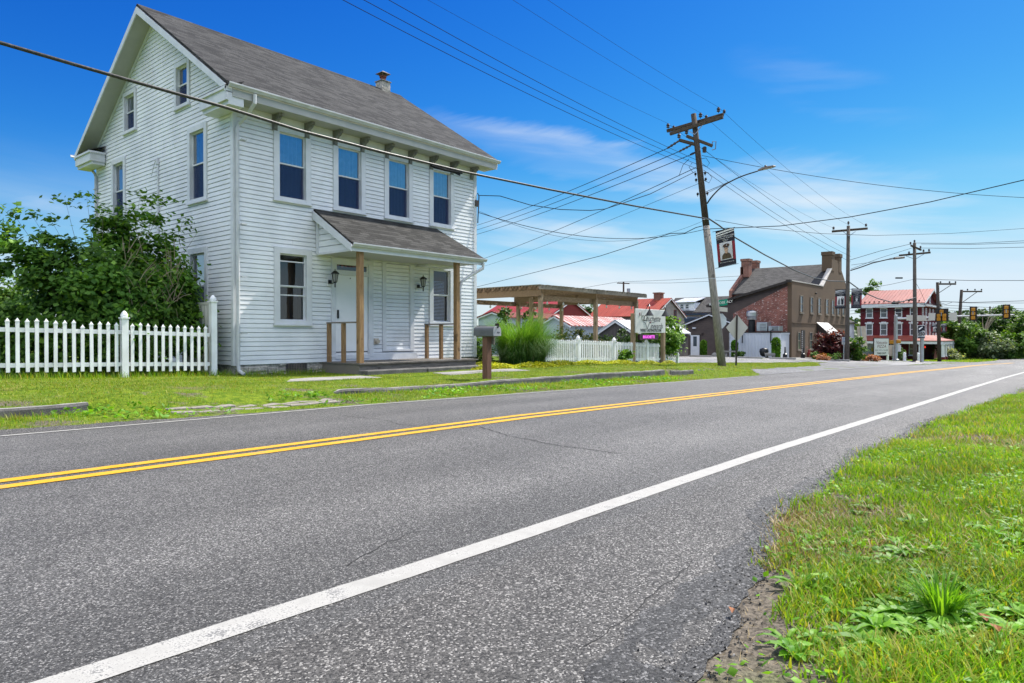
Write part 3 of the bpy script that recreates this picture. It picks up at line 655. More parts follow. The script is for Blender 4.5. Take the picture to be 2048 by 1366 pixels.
# front door with transom and wide casing
mb = MB(); u0, u1, z0, z1 = doorw
FF.box(mb, u0, u0+.12, -.02, .045, z0, z1); FF.box(mb, u1-.16, u1, -.02, .045, z0, z1); FF.box(mb, u0+.12, u1-.16, -.02, .048, z1-.13, z1); FF.box(mb, u0+.12, u1-.16, -.02, .03, 1.62, 1.7); FF.box(mb, u0+.12, u1-.16, -.02, .05, z0-.06, z0+.05)
dr = mb.build('front_door', M_TRIM, house)
mb = MB(); FF.box(mb, u0+.125, u1-.165, -.06, -.01, z0+.055, 1.615); mb.build('door_leaf', M_DOOR, dr)
mb = MB(); FF.box(mb, u0+.14, u1-.18, -.008, .004, -.5, -.475); FF.box(mb, u0+.21, u0+.235, -.01, .03, .47, .62); FF.box(mb, u0+.2, u0+.245, -.01, .02, .43, .66); mb.lathe((u0+.62, HY0-.02, 1.54), [(.0, -.02), (.02, 0), (.0, .02)], 6); mb.build('door_hardware', M_BLACK, dr)
mb = MB(); fw = .06; v0, v1, y0, y1 = u0+.12, u1-.16, 1.7, z1-.13
FF.box(mb, v0, v0+fw, -.04, .02, y0, y1); FF.box(mb, v1-fw, v1, -.04, .02, y0, y1); FF.box(mb, v0+fw, v1-fw, -.04, .018, y1-.04, y1); FF.box(mb, v0+fw, v1-fw, -.04, .018, y0, y0+.05); tr = mb.build('transom', M_TRIM, dr)
mb = MB(); FF.quad(mb, (v0+fw, -.01, y0+.05), (v1-fw, -.01, y0+.05), (v1-fw, -.01, y1-.04), (v0+fw, -.01, y1-.04)); mb.build('transom_pane', M_GLASSD, dr)
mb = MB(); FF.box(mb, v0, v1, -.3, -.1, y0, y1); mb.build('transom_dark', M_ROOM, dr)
mb = MB()
for i in range(6): xx = v0+fw+.06+i*.12; FF.box(mb, xx, xx+random.uniform(.05, .1), -.05, -.04, y1-.06-random.uniform(.02, .06), y1-.04)
mb.build('transom_bunting', plain('red_bunting', (.4, .12, .12), .8), dr)
# blocked-up second doorway, sided over
mb = MB(); u0, u1, z0, z1 = blk
FF.box(mb, u0, u0+.13, -.02, .04, z0, z1); FF.box(mb, u1-.15, u1, -.02, .04, z0, z1); FF.box(mb, u0+.13, u1-.15, -.02, .042, z1-.15, z1); FF.box(mb, u0+.13, u1-.15, -.02, .038, z0, z0+.06); bd = mb.build('blocked_doorway', M_TRIM, house)
siding(Fr('Y', HY0+.015), u0+.13, u1-.15, z0+.06, z1-.15, .112, root=bd, name='infill_siding')
mb = MB(); FF.box(mb, 10.95, 14.0, .012, .03, SB, -.56); mb.build('skirt_board', M_TRIM, house)
mb = MB(); mb.box(12.36, 12.52, HY0-.04, HY0-.01, -.28, -.12); mb.tube([(12.44, HY0-.03, -.2), (12.44, HY0-.13, -.215)], .055, 10); mb.build('dryer_vent', plain('beige_plastic', (.5, .44, .36), .6), house)
# downspouts
def downspout(pts, name='downspout', r=.045, foot=True):
    mb = MB(); mb.tube(pts, r, 8); d = mb.build(name, M_GUT, house)
    for z in (4.6, 2.6, 1.35, .0):
        mb = MB(); mb.box(pts[-1][0]-.065, pts[-1][0]+.065, pts[-1][1]-.055, pts[-1][1]+.05, z, z+.03)
        if foot: mb.build('downspout_strap', M_GUT, d)
x = HX0+.06; y = HY0-.09
downspout([(x+.15, HY0-OV-.08, 5.62), (x+.15, HY0-OV-.07, 5.42), (x+.12, HY0-.35, 5.2), (x+.03, y-.02, 5.0), (x, y, 4.9), (x, y, 2), (x, y, -.75), (x+.01, y-.02, -.88), (x+.06, y-.16, -.96)])
downspout([(HX0+.0, HY1+OV+.08, 5.62), (HX0+.0, HY1+OV+.07, 5.4), (HX0-.02, HY1+.15, 5.15), (HX0-.06, HY1-.05, 5.0), (HX0-.06, HY1-.05, -.8)])
mb = MB(); mb.tube([(HX0-.03, 19.7, -.8), (HX0-.03, 19.7, 4.7)], .03, 8); mb.tube([(HX0-.03, 19.7, 4.7), (HX0-.05, 19.72, 4.85), (HX0-.09, 19.74, 4.78)], .055, 8); mb.tube([(HX0-.09, 19.74, 4.75), (HX0-.1, 19.95, 4.4)], .012, 6); mb.build('conduit', M_TRIM, house)
mb = MB(); mb.box(HX1-.06, HX1+.1, HY0-.06, HY0+.02, 4.25, 4.45); mb.tube([(HX1+.06, HY0-.03, 4.7), (HX1+.12, HY0-.04, 4.6), (HX1+.06, HY0-.04, 3.7)], .02, 6); mb.build('service_entrance', M_DARKM, house)
# ---- porch
PX0, PX1, PYF = 10.5, 15.12, 13.98
mb = MB(); mb.extr([(PX0-.12, PYF-.05, 2.28), (PX1+.12, PYF-.05, 2.28), (PX1-.3, HY0-.03, 3.29), (PX0-.12, HY0-.03, 3.29)], (0, 0, -.05))
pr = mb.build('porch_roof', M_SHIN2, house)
mb = MB(); mb.extr([(PX0-.125, PYF-.05, 2.225), (PX0-.125, HY0-.03, 3.235), (PX0-.125, HY0-.03, 3.02), (PX0-.125, PYF-.05, 2.05)], (-.03, 0, 0)); mb.build('porch_rake', M_TRIM, pr)
mb = MB(); mb.box(PX0-.1, PX1+.1, PYF-.03, PYF, 2.07, 2.22); mb.build('porch_fascia', M_TRIM, pr)
gutter(PX0-.13, PX1+.15, PYF-.035, 2.24)
mb = MB(); mb.box(PX0-.02, PX1, PYF+.01, HY0-.03, 2.105, 2.13); mb.build('porch_ceiling', M_SOFF, pr)
cf = Fr('X', PX0-.0)
siding(cf, PYF+.03, HY0-.03, 2.14, 3.1, .16, lim=lambda z: (PYF+.03+max(0, (z-2.16))*1.58, HY0-.03), root=house, name='porch_gable_siding')
mb = MB(); mb.box(PX0-.03, PX0-.0, PYF+.05, HY0-.03, 2.085, 2.14); mb.box(PX0-.05, PX0-.0, HY0-.1, HY0-.03, 2.1, 3.2); mb.build('porch_gable_trim', M_TRIM, house)
mb = MB(); mb.box(14.0, PX1, HY0-.5, HY0-.03, 2.04, 2.104); mb.build('porch_header', M_TRIM, pr)
mb = MB(); x = 10.62
DK = -.735
while x < 14.95: mb.box(x, x+.135, 13.93, HY0-.03, DK-.035, DK); x += .14
dk = mb.build('porch_deck', M_DECK, house)
mb = MB(); mb.box(10.64, 14.92, 14.0, 14.05, -1.02, DK-.036); mb.box(10.64, 10.69, 14.051, HY0-.03, -1.02, DK-.036); mb.box(14.87, 14.92, 14.051, HY0-.03, -1.02, DK-.036); mb.build('deck_rim', M_WOODG, dk)
mb = MB(); mb.box(10.60, 12.6, 13.62, 13.995, -1.12, -.905); mb.box(12.62, 15.0, 13.6, 13.995, -1.13, -.915); mb.build('concrete_step', M_CONCD, house, bevel=.02)
def post(x, y, z0, z1, w=.14):
    mb = MB(); mb.box(x-w/2, x+w/2, y-w/2, y+w/2, z0, z1); return mb.build('porch_post', M_WOODB, house, bevel=.006)
post(10.74, 14.09, DK, 2.104); post(14.2, 14.09, DK, 2.104)
for (x, y) in ((10.66, 15.3), (10.68, 14.7), (14.14, 15.3), (14.16, 14.7)):
    mb = MB(); mb.box(x-.045, x+.045, y-.045, y+.045, DK, .28); mb.build('rail_post', M_WOODB, house)
for x in (10.67, 14.15):
    mb = MB(); mb.beam((x, 14.16, .3), (x, 15.38, .3), .09, .038); mb.build('rail', M_WOODG, house)
downspout([(PX1+.02, PYF-.08, 2.13), (PX1+.02, PYF-.07, 1.98), (14.75, 14.05, 1.75), (14.42, 14.1, 1.55), (14.34, 14.1, 1.35), (14.33, 14.1, -.75)], foot=False)
def lantern(x, z):
    y = HY0-.05
    mb = MB(); mb.box(x-.06, x+.06, y+.01, y+.045, z-.16, z+.06); l = mb.build('porch_lantern', M_TRIM, house)
    mb = MB(); mb.box(x-.045, x+.045, y-.03, y+.009, z-.1, z+.0); mb.tube([(x, y-.01, z-.05), (x+.02, y-.1, z-.09), (x+.04, y-.18, z-.06)], .014, 6)
    cx, cy = x+.04, y-.18; mb.lathe((cx, cy, z-.19), [(.0, -.02), (.02, .0), (.018, .1), (.05, .12), (.05, .135)], 6)
    for k in range(6): a = math.pi/3*k; mb.beam((cx+.055*math.cos(a), cy+.055*math.sin(a), z-.055), (cx+.09*math.cos(a), cy+.09*math.sin(a), z+.16), .01, .01)
    mb.lathe((cx, cy, z+.16), [(.12, 0), (.12, .012), (.05, .07), (.03, .08), (.012, .085), (.012, .12), (.0, .13)], 6); mb.build('lantern_cage', M_BLACK, l)
    mb = MB(); mb.lathe((cx, cy, z-.05), [(.05, 0), (.083, .205)], 6); mb.build('lantern_glass', plain('frosted_lantern_glass', (.3, .3, .3), .3), l)
lantern(10.86, 1.45); lantern(14.02, 1.5)
# ------------------------------------------------------------------ plants
def leaves(name, C, size, mat, parent=None, up=.35, elong=1.7, jitter=.35, center=None):
    "C (n,3): one bent two-triangle leaf per point"
    n = len(C); C = np.asarray(C, float)
    nr = RNG.normal(size=(n, 3)); nr[:, 2] += up*2
    if center is not None: o = C-np.asarray(center); nr += 1.1*o/(np.linalg.norm(o, axis=1)[:, None]+1e-6)
    nr /= np.linalg.norm(nr, axis=1)[:, None]
    a = RNG.normal(size=(n, 3)); a -= (a*nr).sum(1)[:, None]*nr; a /= np.linalg.norm(a, axis=1)[:, None]; b = np.cross(nr, a)
    s = size*(1+jitter*RNG.uniform(-1, 1, n))[:, None]
    v = np.stack([C-a*s*elong/2, C-b*s*.5-nr*s*.12, C+a*s*elong/2-nr*s*.15, C+b*s*.5-nr*s*.12, C+nr*s*.06], 1).reshape(-1, 3)
    i = np.arange(n)[:, None]*5; f3 = np.concatenate([i+np.array([[0, 1, 4]]), i+np.array([[1, 2, 4]]), i+np.array([[2, 3, 4]]), i+np.array([[3, 0, 4]])], 0)
    return npmesh(name, v, None, f3, mat, parent)
def clumps(n, c, rad, k, cr, surf=.6, zmin=None):
    "k clumps inside an ellipsoid, leaves gathered round each clump"
    c = np.array(c); rad = np.array(rad); d = RNG.normal(size=(k, 3)); d /= np.linalg.norm(d, axis=1)[:, None]
    r = RNG.uniform(0, 1, k)**(1-surf); cc = c+d*rad*r[:, None]; w = RNG.uniform(.5, 1.5, k); w /= w.sum(); out = []
    for i in range(k):
        m = max(3, int(n*w[i])); e = RNG.normal(size=(m, 3)); e *= (cr*RNG.uniform(.6, 1.3))*.55*np.array([1, 1, .7]); out.append(cc[i]+e)
    P = np.concatenate(out)
    if zmin is not None: P = P[P[:, 2] > zmin]
    return P, cc
M_BARK = wood('bark', (.07, .055, .042), (.16, .13, .1), .9, axis=(8, 8, 1))
M_LILAC = leafm('lilac_leaves', (.055, .14, .022), (.13, .26, .042), (.23, .39, .065), trans=.45)
M_TREE = leafm('tree_leaves', (.045, .11, .016), (.11, .21, .032), (.16, .27, .04))
M_TREED = leafm('dark_tree_leaves', (.025, .065, .014), (.065, .13, .026))
M_BRIGHT = leafm('bright_leaves', (.05, .12, .015), (.12, .22, .03), (.18, .28, .05))
M_BUSH = leafm('bush_leaves', (.07, .18, .025), (.19, .34, .05), (.28, .42, .1))
M_PURP = leafm('purple_leaves', (.04, .012, .014), (.1, .025, .025), (.22, .04, .03))
M_CYP = leafm('cypress_leaves', (.06, .16, .012), (.13, .27, .02))
M_ORAN = leafm('orange_leaves', (.28, .1, .04), (.45, .2, .09))
M_GRASS = leafm('grass_blades', (.11, .26, .01), (.26, .42, .016), (.46, .38, .1), trans=.45, patch=(.3, .22, .06))
M_LAWN = leafm('lawn_blades', (.1, .2, .012), (.25, .31, .022), (.42, .34, .12), trans=.4, patch=(.27, .21, .06))
M_STRAW = leafm('dry_straw', (.28, .2, .08), (.42, .32, .15), trans=.2)
M_WEED = leafm('broad_weeds', (.08, .22, .014), (.18, .37, .026), (.26, .44, .05), trans=.4)
M_YELL = leafm('golden_groundcover', (.3, .34, .012), (.5, .48, .02), (.2, .3, .03), trans=.3)
M_MISC = leafm('tall_grass_blades', (.075, .19, .02), (.165, .34, .045), (.28, .42, .11), trans=.35)
M_MISCD = leafm('tall_grass_arching', (.045, .12, .025), (.11, .22, .055), (.32, .36, .2), trans=.3)
M_TWIG = plain('dry_twigs', (.3, .24, .17), .9, .2)
def limbs(name, base, tips, r0, parent, mat=None, bend=.3, n=6):
    mb = MB()
    for tp, r in tips:
        b = Vector(base)+Vector((random.uniform(-1, 1)*r0*3, random.uniform(-1, 1)*r0*3, 0)); tp = Vector(tp); m = b.lerp(tp, .5)+Vector((random.uniform(-bend, bend), random.uniform(-bend, bend), random.uniform(0, bend)))
        pts = [b.lerp(m, s*2).lerp(m.lerp(tp, max(0, s*2-1)), s) if False else (b*(1-s)**2+m*2*s*(1-s)+tp*s*s) for s in (0, .2, .4, .6, .8, 1)]
        mb.tube(pts, [r*(1-.85*s) for s in (0, .2, .4, .6, .8, 1)], n)
    return mb.build(name, mat or M_BARK, parent, smooth=True)
def tree(name, label, cat, base, h, rad, n, leaf, mat, k=26, cr=.9, trunk=.18, crown=.55, group=None, up=.35, surf=.6):
    b = Vector(base); t = T(name, label, cat, base, 0, group); cz = h*(1-crown/2)
    P, cc = clumps(n, (b.x, b.y, b.z+cz), (rad, rad, h*crown/2), k, cr, surf)
    leaves('crown', P, leaf, mat, t, up=up, center=(b.x, b.y, b.z+cz*.8))
    mb = MB(); top = b+Vector((0, 0, cz)); mb.tube([b+Vector((0, 0, -.1)), b+Vector((.02, .03, h*.2)), b+Vector((-.05, .05, cz*.75)), top], [trunk*1.25, trunk, trunk*.7, trunk*.3], 8)
    for i in range(min(9, k)):
        s = b+Vector((0, 0, cz*random.uniform(.45, .9))); e = Vector(cc[i]); m = s.lerp(e, .5)+Vector((0, 0, -.1*h*random.random())); mb.tube([s, m, e], [trunk*.4, trunk*.25, trunk*.08], 6)
    mb.build('trunk', M_BARK, t, smooth=True); return t
# --- the big lilac bush by the gable wall
bc = Vector((6.1, 17.4, -.88)); lil = T('lilac_bush', 'large dark green lilac bush with dry twigs growing against the white house gable wall', 'bush', bc)
P1, c1 = clumps(17500, (6.05, 17.3, .75), (1.95, 1.15, 1.5), 120, .42, .5, -.8)
P2, c2 = clumps(2800, (6.75, 17.5, 2.3), (1.0, .7, .7), 26, .28, .5)
P3, c3 = clumps(1900, (4.7, 17.3, 1.75), (.85, .65, .8), 20, .24, .55)
P4, c4 = clumps(3600, (7.4, 16.9, .65), (.62, .65, 1.2), 28, .3, .55, -.7)
P6, c6 = clumps(1200, (7.65, 16.4, .1), (.35, .4, .7), 14, .24, .5, -.7)
P7, c7 = clumps(5200, (4.75, 16.75, -.1), (1.5, .6, .85), 34, .3, .5, -.8)
P8, c8 = clumps(6500, (6.2, 16.35, .5), (1.4, .35, 1.3), 44, .3, .4, -.6)
P5 = []
for (px, py) in ((130, 400), (28, 420), (60, 425), (175, 395), (210, 420), (280, 388), (305, 405), (330, 400), (365, 440), (400, 462), (432, 468), (5, 470), (20, 520), (245, 415), (100, 440)):
    P5.append(np.array(onY(px, py, 17.35))+RNG.normal(size=(28, 3))*np.array([.17, .13, .075]))
P = np.concatenate([P1, P2, P3, P4, P6, P7, P8]+P5); P = P[~((P[:, 0] > HX0-.12) & (P[:, 1] > HY0))]
leaves('foliage', P, .095, M_LILAC, lil, up=.5, elong=1.35, center=(6.1, 17.7, .3))
cc = np.concatenate([c1, c2, c3, c4]); tips = [(Vector(c), .022) for c in cc[:60]]+[(Vector(p.mean(0)), .014) for p in P5]
limbs('stems', bc+Vector((0, 0, -.05)), tips, .12, lil, bend=.25, n=5)
mb = MB()
for i in range(70):
    a = Vector((random.uniform(5.9, 7.2), random.uniform(15.95, 16.3), random.uniform(.3, 1.9))); d = Vector((random.uniform(-.35, .35), random.uniform(-.3, .0), random.uniform(.1, .55))); mb.tube([a, a+d*.5+Vector((0, 0, .04)), a+d], [.008, .006, .003], 4)
mb.build('dead_twigs', M_TWIG, lil)
# tree beyond the bush on the far left
tree('garden_tree', 'leafy bright green tree at the left edge behind the picket fence', 'tree', tuple(atD(2, 690, 27)), 2.6, 1.3, 5000, .12, M_BRIGHT, 30, .55, .1, .8)
tree('garden_tree', 'darker green tree behind the lilac bush far from the road', 'tree', (4.4, 33.0, -1.), 3.6, 2.4, 5000, .14, M_TREE, 30, .6, .12, .8)
mb = MB(); mb.box(3.1, 3.5, 21, 21.6, -1, .15); mb.box(3.05, 3.55, 20.95, 21.65, .151, .22); o = mb.build('rain_barrel_box', plain('grey_green_box', (.3, .36, .33), .6), None, bevel=.03); setp(o, 'pale grey green storage box half hidden behind the picket fence', 'box')
# --- picket fences
def picket(mb, x, y, z0, z1, w=.062, d=.03, axis='X'):
    s = w/2
    z1 += random.uniform(-.01, .01); ln = random.uniform(-.007, .007); mb.beam((x-ln, y, z0+random.uniform(-.008, .008)), (x, y, z1-.06), w, d, (0, 1, 0))
    mb.box(x-s-.006, x+s+.006, y-d/2-.006, y+d/2+.006, z1-.075, z1-.055)
    c = [(x-s, y-d/2, z1-.0549), (x+s, y-d/2, z1-.0549), (x+s, y+d/2, z1-.0549), (x-s, y+d/2, z1-.0549)]; a = (x, y, z1)
    for i in range(4): mb.quad(c[i], c[(i+1) % 4], a)
def fpost(name, x, y, z0, z1, root, w=.13):
    mb = MB(); s = w/2; mb.box(x-s, x+s, y-s, y+s, z0, z1-.17)
    mb.box(x-s-.02, x+s+.02, y-s-.02, y+s+.02, z1-.17, z1-.14); mb.lathe((x, y, z1-.14), [(s*.95, 0), (s*1.15, .025), (s*1.12, .05), (s*.75, .1), (s*.25, .135), (0, .14)], 12); return mb.build(name, M_VINYL, root)
fl = T('picket_fence', 'white vinyl picket fence in front of the lilac bush, joining the house corner', 'fence', (5.8, 15.7, -.87))
FY = 15.62
x = 1.35; k = 0
while x < 7.6:
    if abs(x-5.78) > .12:
        mb = MB(); g = float(zlawn(x)); zt = g+(1.17 if k != 23 else 1.1)+random.uniform(-.008, .008); picket(mb, x, FY, g+.13, zt); mb.build('picket', M_VINYL, fl)
    x += .158; k += 1
for a, b in ((1.2, 5.72), (5.84, 7.62)):
    for h in (.28, .96):
        mb = MB(); za, zb = float(zlawn(a))+h, float(zlawn(b))+h; mb.beam((a, FY+.045, za), (b, FY+.045, zb), .05, .085); mb.build('rail', M_VINYL, fl)
fpost('post', 5.78, FY+.03, -1.0, .50, fl)
fpost('tall_post', 7.72, FY+.06, -1.05, .92, fl, .135)
mb = MB(); mb.box(7.69, 7.75, FY+.14, FY+1.6, -.9, .7); mb.box(7.675, 7.765, FY+.14, FY+1.6, .7, .76)
for i in range(9): mb.box(7.672, 7.689, FY+.18+i*.15, FY+.19+i*.15, .0, .69)
mb.box(7.67, 7.77, FY+.14, FY+1.6, -.02, .02); mb.build('privacy_panel', M_VINYLO, fl)
fr_ = T('picket_fence', 'white vinyl picket fence between the tall grass clump and the winery sign', 'fence', (19.2, 15, -1.08))
FYR = 15.0; ptsx = [19.16, 21.76, 24.37, 27.1]; x = 19.34
while x < 28.3:
    if min(abs(x-p) for p in ptsx) > .12:
        mb = MB(); g = gz(x, FYR); picket(mb, x, FYR, g+.09, g+.93, .062, .018); mb.build('picket', M_VINYL, fr_)
    x += .128
for a, b in zip(ptsx, ptsx[1:]+[28.4]):
    for h in (.19, .8):
        mb = MB(); mb.beam((a+.06, FYR+.04, gz(a, FYR)+h), (b-.06, FYR+.04, gz(b, FYR)+h), .045, .085); mb.build('rail', M_VINYL, fr_)
for i, p in enumerate(ptsx): fpost('post', p, FYR+.03, gz(p, FYR)-.1, gz(p, FYR)+1.08, fr_, .15)
fs = T('picket_fence', 'short low white picket fence stub under the rounded shrub beside the gravel lot', 'fence', (29.2, 15.2, -1.4))
for i in range(7):
    mb = MB(); x = 29.0+i*.22; picket(mb, x, 15.3, gz(x, 15.3)+.02, gz(x, 15.3)+.42, .07, .025); mb.build('picket', M_VINYL, fs)
mb = MB(); mb.beam((28.9, 15.34, -1.15), (30.6, 15.34, -1.22), .04, .07); mb.build('rail', M_VINYL, fs); fpost('post', 30.65, 15.3, -1.6, gz(30.6, 15.3)+.55, fs, .12)
# --- mailbox
mbx = T('mailbox', 'grey metal mailbox on a square brown wooden post beside the kerb', 'mailbox', (12.22, 11.1, -1.0))
mb = MB(); mb.box(12.14, 12.30, 11.02, 11.18, -1.15, -.06); mb.build('post', wood('brown_post', (.1, .05, .035), (.17, .09, .06), axis=(6, 6, .5)), mbx, bevel=.005)
mb = MB(); mb.box(12.14, 12.30, 10.82, 11.4, -.062, -.04); mb.box(12.3, 12.34, 10.95, 11.3, -.25, -.062); mb.build('support_board', M_WOODG, mbx)
y0, y1 = 10.78, 11.42; xc = 12.22; prof = [(xc-.13, -.039), (xc+.13, -.039), (xc+.13, .09)]+[(xc+.13*math.cos(a), .09+.1*math.sin(a)) for a in [math.pi*i/10 for i in range(1, 10)]]+[(xc-.13, .09)]
mb = MB(); mb.extr([(a, y0, b) for a, b in prof], (0, y1-y0, 0)); mb.build('box', plain('mailbox_shaded_grey', (.12, .123, .13), .5, .1, 4, spec=.3), mbx)
mb = MB(); mb.extr([(xc+(a-xc)*1.03, y0-.018, .02+(b-.02)*1.03) for a, b in prof], (0, .018, 0)); dm = mb.build('door', plain('mailbox_lit_grey', (.36, .365, .37), .45, .05), mbx)  # door lighter than the box: sun and shade put into the two greys
mb = MB(); mb.box(xc-.015, xc+.015, y0-.05, y0-.018, .15, .19); mb.build('latch', M_BLACK, dm)
mb = MB(); mb.box(xc+.131, xc+.14, y0+.05, y0+.085, -.01, .2); mb.box(xc+.131, xc+.14, y0+.05, y0+.17, .2, .26); mb.build('flag', M_DARKM, mbx)
def text(s, size, mat, parent, M, name='lettering', shear=0, bold=0, align='CENTER', space=1., ext=.002):
    c = bpy.data.curves.new('txt', 'FONT'); c.body = s; c.size = size; c.shear = shear; c.align_x = align; c.align_y = 'CENTER'; c.extrude = ext; c.offset = bold; c.space_character = space; c.resolution_u = 3
    o = bpy.data.objects.new('txt', c); COL.objects.link(o); dg = bpy.context.evaluated_depsgraph_get(); me = bpy.data.meshes.new_from_object(o.evaluated_get(dg)); bpy.data.objects.remove(o); bpy.data.curves.remove(c)
    me.transform(M if parent is None else FR[parent.name].inverted() @ M); me.materials.clear(); me.materials.append(mat); me.name = name
    r = bpy.data.objects.new(name, me); COL.objects.link(r)
    if parent is not None: r.parent = parent; FR[r.name] = FR[parent.name]
    return r
def textM(o, right, up):
    r = Vector(right).normalized(); u = Vector(up); u = (u-r*u.dot(r)).normalized(); n = r.cross(u); return Matrix(((r.x, u.x, n.x, o[0]), (r.y, u.y, n.y, o[1]), (r.z, u.z, n.z, o[2]), (0, 0, 0, 1)))
mb = MB(); text('3226', .05, M_BLACK, dm, textM((xc+.03, y0-.0195, .04), (1, 0, 0), (0, 0, 1)), 'number')
# --- tall ornamental grass
def blades(name, B, H, D, Wd, mat, parent=None, droop=.8, seg=3):
    "arching blades: base B, height H, lean vector D(2), width Wd"
    n = len(B); H = H[:, None]; L = np.concatenate([D, np.zeros((n, 1))], 1); side = np.stack([-D[:, 1], D[:, 0], np.zeros(n)], 1); side /= (np.linalg.norm(side, axis=1)[:, None]+1e-6)
    rows = []
    for i in range(seg+1):
        s = i/seg; z = H*(s-droop*.5*s*s*s); c = B+L*(s**1.7)+np.concatenate([np.zeros((n, 2)), z], 1)
        w = side*(Wd*(1-s)**.7/2)[:, None]
        if i < seg: rows += [c-w, c+w]
        else: rows += [c]
    v = np.stack(rows, 1).reshape(-1, 3); m = 2*seg+1; i0 = np.arange(n)[:, None]*m
    f4 = np.concatenate([i0+np.array([[2*j, 2*j+1, 2*j+3, 2*j+2]]) for j in range(seg-1)]) if seg > 1 else None
    f3 = i0+np.array([[2*seg-2, 2*seg-1, 2*seg]])
    return npmesh(name, v, f4, f3, mat, parent)
mg = T('ornamental_grass', 'huge arching clump of green ornamental grass behind the mailbox', 'plant', (17.7, 14.5, -1.05))
def mis(n, hr, lr, base, mat, droop, name, w=.012):
    a = RNG.uniform(0, 2*np.pi, n); r = np.sqrt(RNG.uniform(0, 1, n))*base; B = np.stack([17.75+r*np.cos(a)*1.25, 14.5+r*np.sin(a), np.full(n, -1.08)], 1)
    a2 = a+RNG.normal(0, .5, n); l = RNG.uniform(*lr, n); blades(name, B, RNG.uniform(*hr, n)*(1+.16*np.sin(3*a+1)+.12*np.sin(7*a)+.1*np.sin(15*a)), np.stack([np.cos(a2)*l, np.sin(a2)*l], 1), np.full(n, w), mat, mg, droop, 5)
mis(3400, (1.4, 2.4), (.1, 1.5), .6, M_MISC, .75, 'upright_blades', .014)
mis(2600, (.9, 2.0), (.4, 1.6), .65, M_MISCD, 1.4, 'arching_blades', .013)
# golden creeping ground cover, nobody could count it
def cover(name, regs, n, mat, h, size):
    Pts = []
    for (cx, cy, rx, ry, wt) in regs:
        m = int(n*wt); a = RNG.uniform(0, 2*np.pi, m); r = np.sqrt(RNG.uniform(0, 1, m))*(1+.18*np.sin(a*5+cx)+.1*np.sin(a*11)); x = cx+r*rx*np.cos(a); y = cy+r*ry*np.sin(a)
        zz = ground(x, y)+h*np.clip(1-r*r, 0.05, 1)*RNG.uniform(.3, 1.1, m); Pts.append(np.stack([x, y, zz], 1))
    P = np.concatenate(Pts); o = leaves(name, P, size, mat, None, up=1.2, elong=1.2); setp(o, kind='stuff'); return o
cover('golden_groundcover', [(16.1, 14.6, .9, .75, .13), (15.3, 13.6, 1.1, .55, .16), (17.0, 13.45, 1.3, .45, .12), (17.6, 15.2, 1.3, .3, .06), (19.4, 14.1, 1.1, .35, .08), (21.3, 14.2, 1.3, .35, .1), (23.6, 14.2, 1.5, .45, .15), (25.5, 14.1, 1.0, .35, .1), (27.6, 14.2, .5, .3, .05)], 15000, M_YELL, .16, .05)
hs_ = T('hosta', 'dark leafy hosta plant growing through the white picket fence', 'plant', (24.75, 14.85, -1.25))
P, _ = clumps(260, (24.85, 14.8, -.95), (.3, .2, .3), 12, .14, .5); leaves('foliage', P, .1, M_BUSH, hs_, up=.4)
P, _ = clumps(700, (26.9, 14.9, -.6), (.5, .25, .7), 16, .2, .5)
sh = T('shrub', 'rounded bright green shrub beside the winery sign post', 'shrub', (29.6, 15.6, -1.4))
P1, c1 = clumps(7000, (29.7, 15.7, -.05), (1.02, .95, .98), 75, .26, .7); leaves('foliage', P1, .085, M_BUSH, sh, up=.5, center=(29.7, 15.7, -.3)); limbs('stems', (29.7, 15.7, -1.4), [(Vector(c), .016) for c in c1[:26]], .08, sh, bend=.2, n=5)
sh2 = T('shrub', 'low dark shrubbery tangled under the lit sign behind the picket fence', 'shrub', (26.8, 15.9, -1.3))
P1, c1 = clumps(3500, (26.7, 15.9, -.6), (1.9, .5, .75), 45, .25, .6, -1.3); leaves('foliage', P1, .075, M_TREED, sh2, up=.5); limbs('stems', (26.8, 15.9, -1.3), [(Vector(c), .012) for c in c1[:22]], .3, sh2, bend=.2, n=4)
sh3 = T('shrub', 'olive green flowering bush behind the picket fence under the pergola', 'shrub', (24.5, 17.5, -1.25))
P1, c1 = clumps(4200, (25.0, 17.6, -.55), (2.6, .8, .75), 60, .28, .6, -1.3); leaves('foliage', P1, .07, leafm('olive_bush_leaves', (.06, .09, .03), (.14, .17, .06), (.4, .36, .3)), sh3, up=.5); limbs('stems', (24.8, 17.6, -1.3), [(Vector(c), .012) for c in c1[:25]], .5, sh3, bend=.2, n=4)
sh4 = T('shrub', 'low leafy shrub at the white house corner beside the tall grass', 'shrub', (17.3, 16.2, -1.05))
P1, c1 = clumps(1500, (17.4, 16.3, -.6), (.5, .5, .5), 24, .2, .6, -1.1); leaves('foliage', P1, .07, M_TREE, sh4, up=.5); limbs('stems', (17.3, 16.3, -1.1), [(Vector(c), .012) for c in c1[:12]], .1, sh4, bend=.15, n=4)
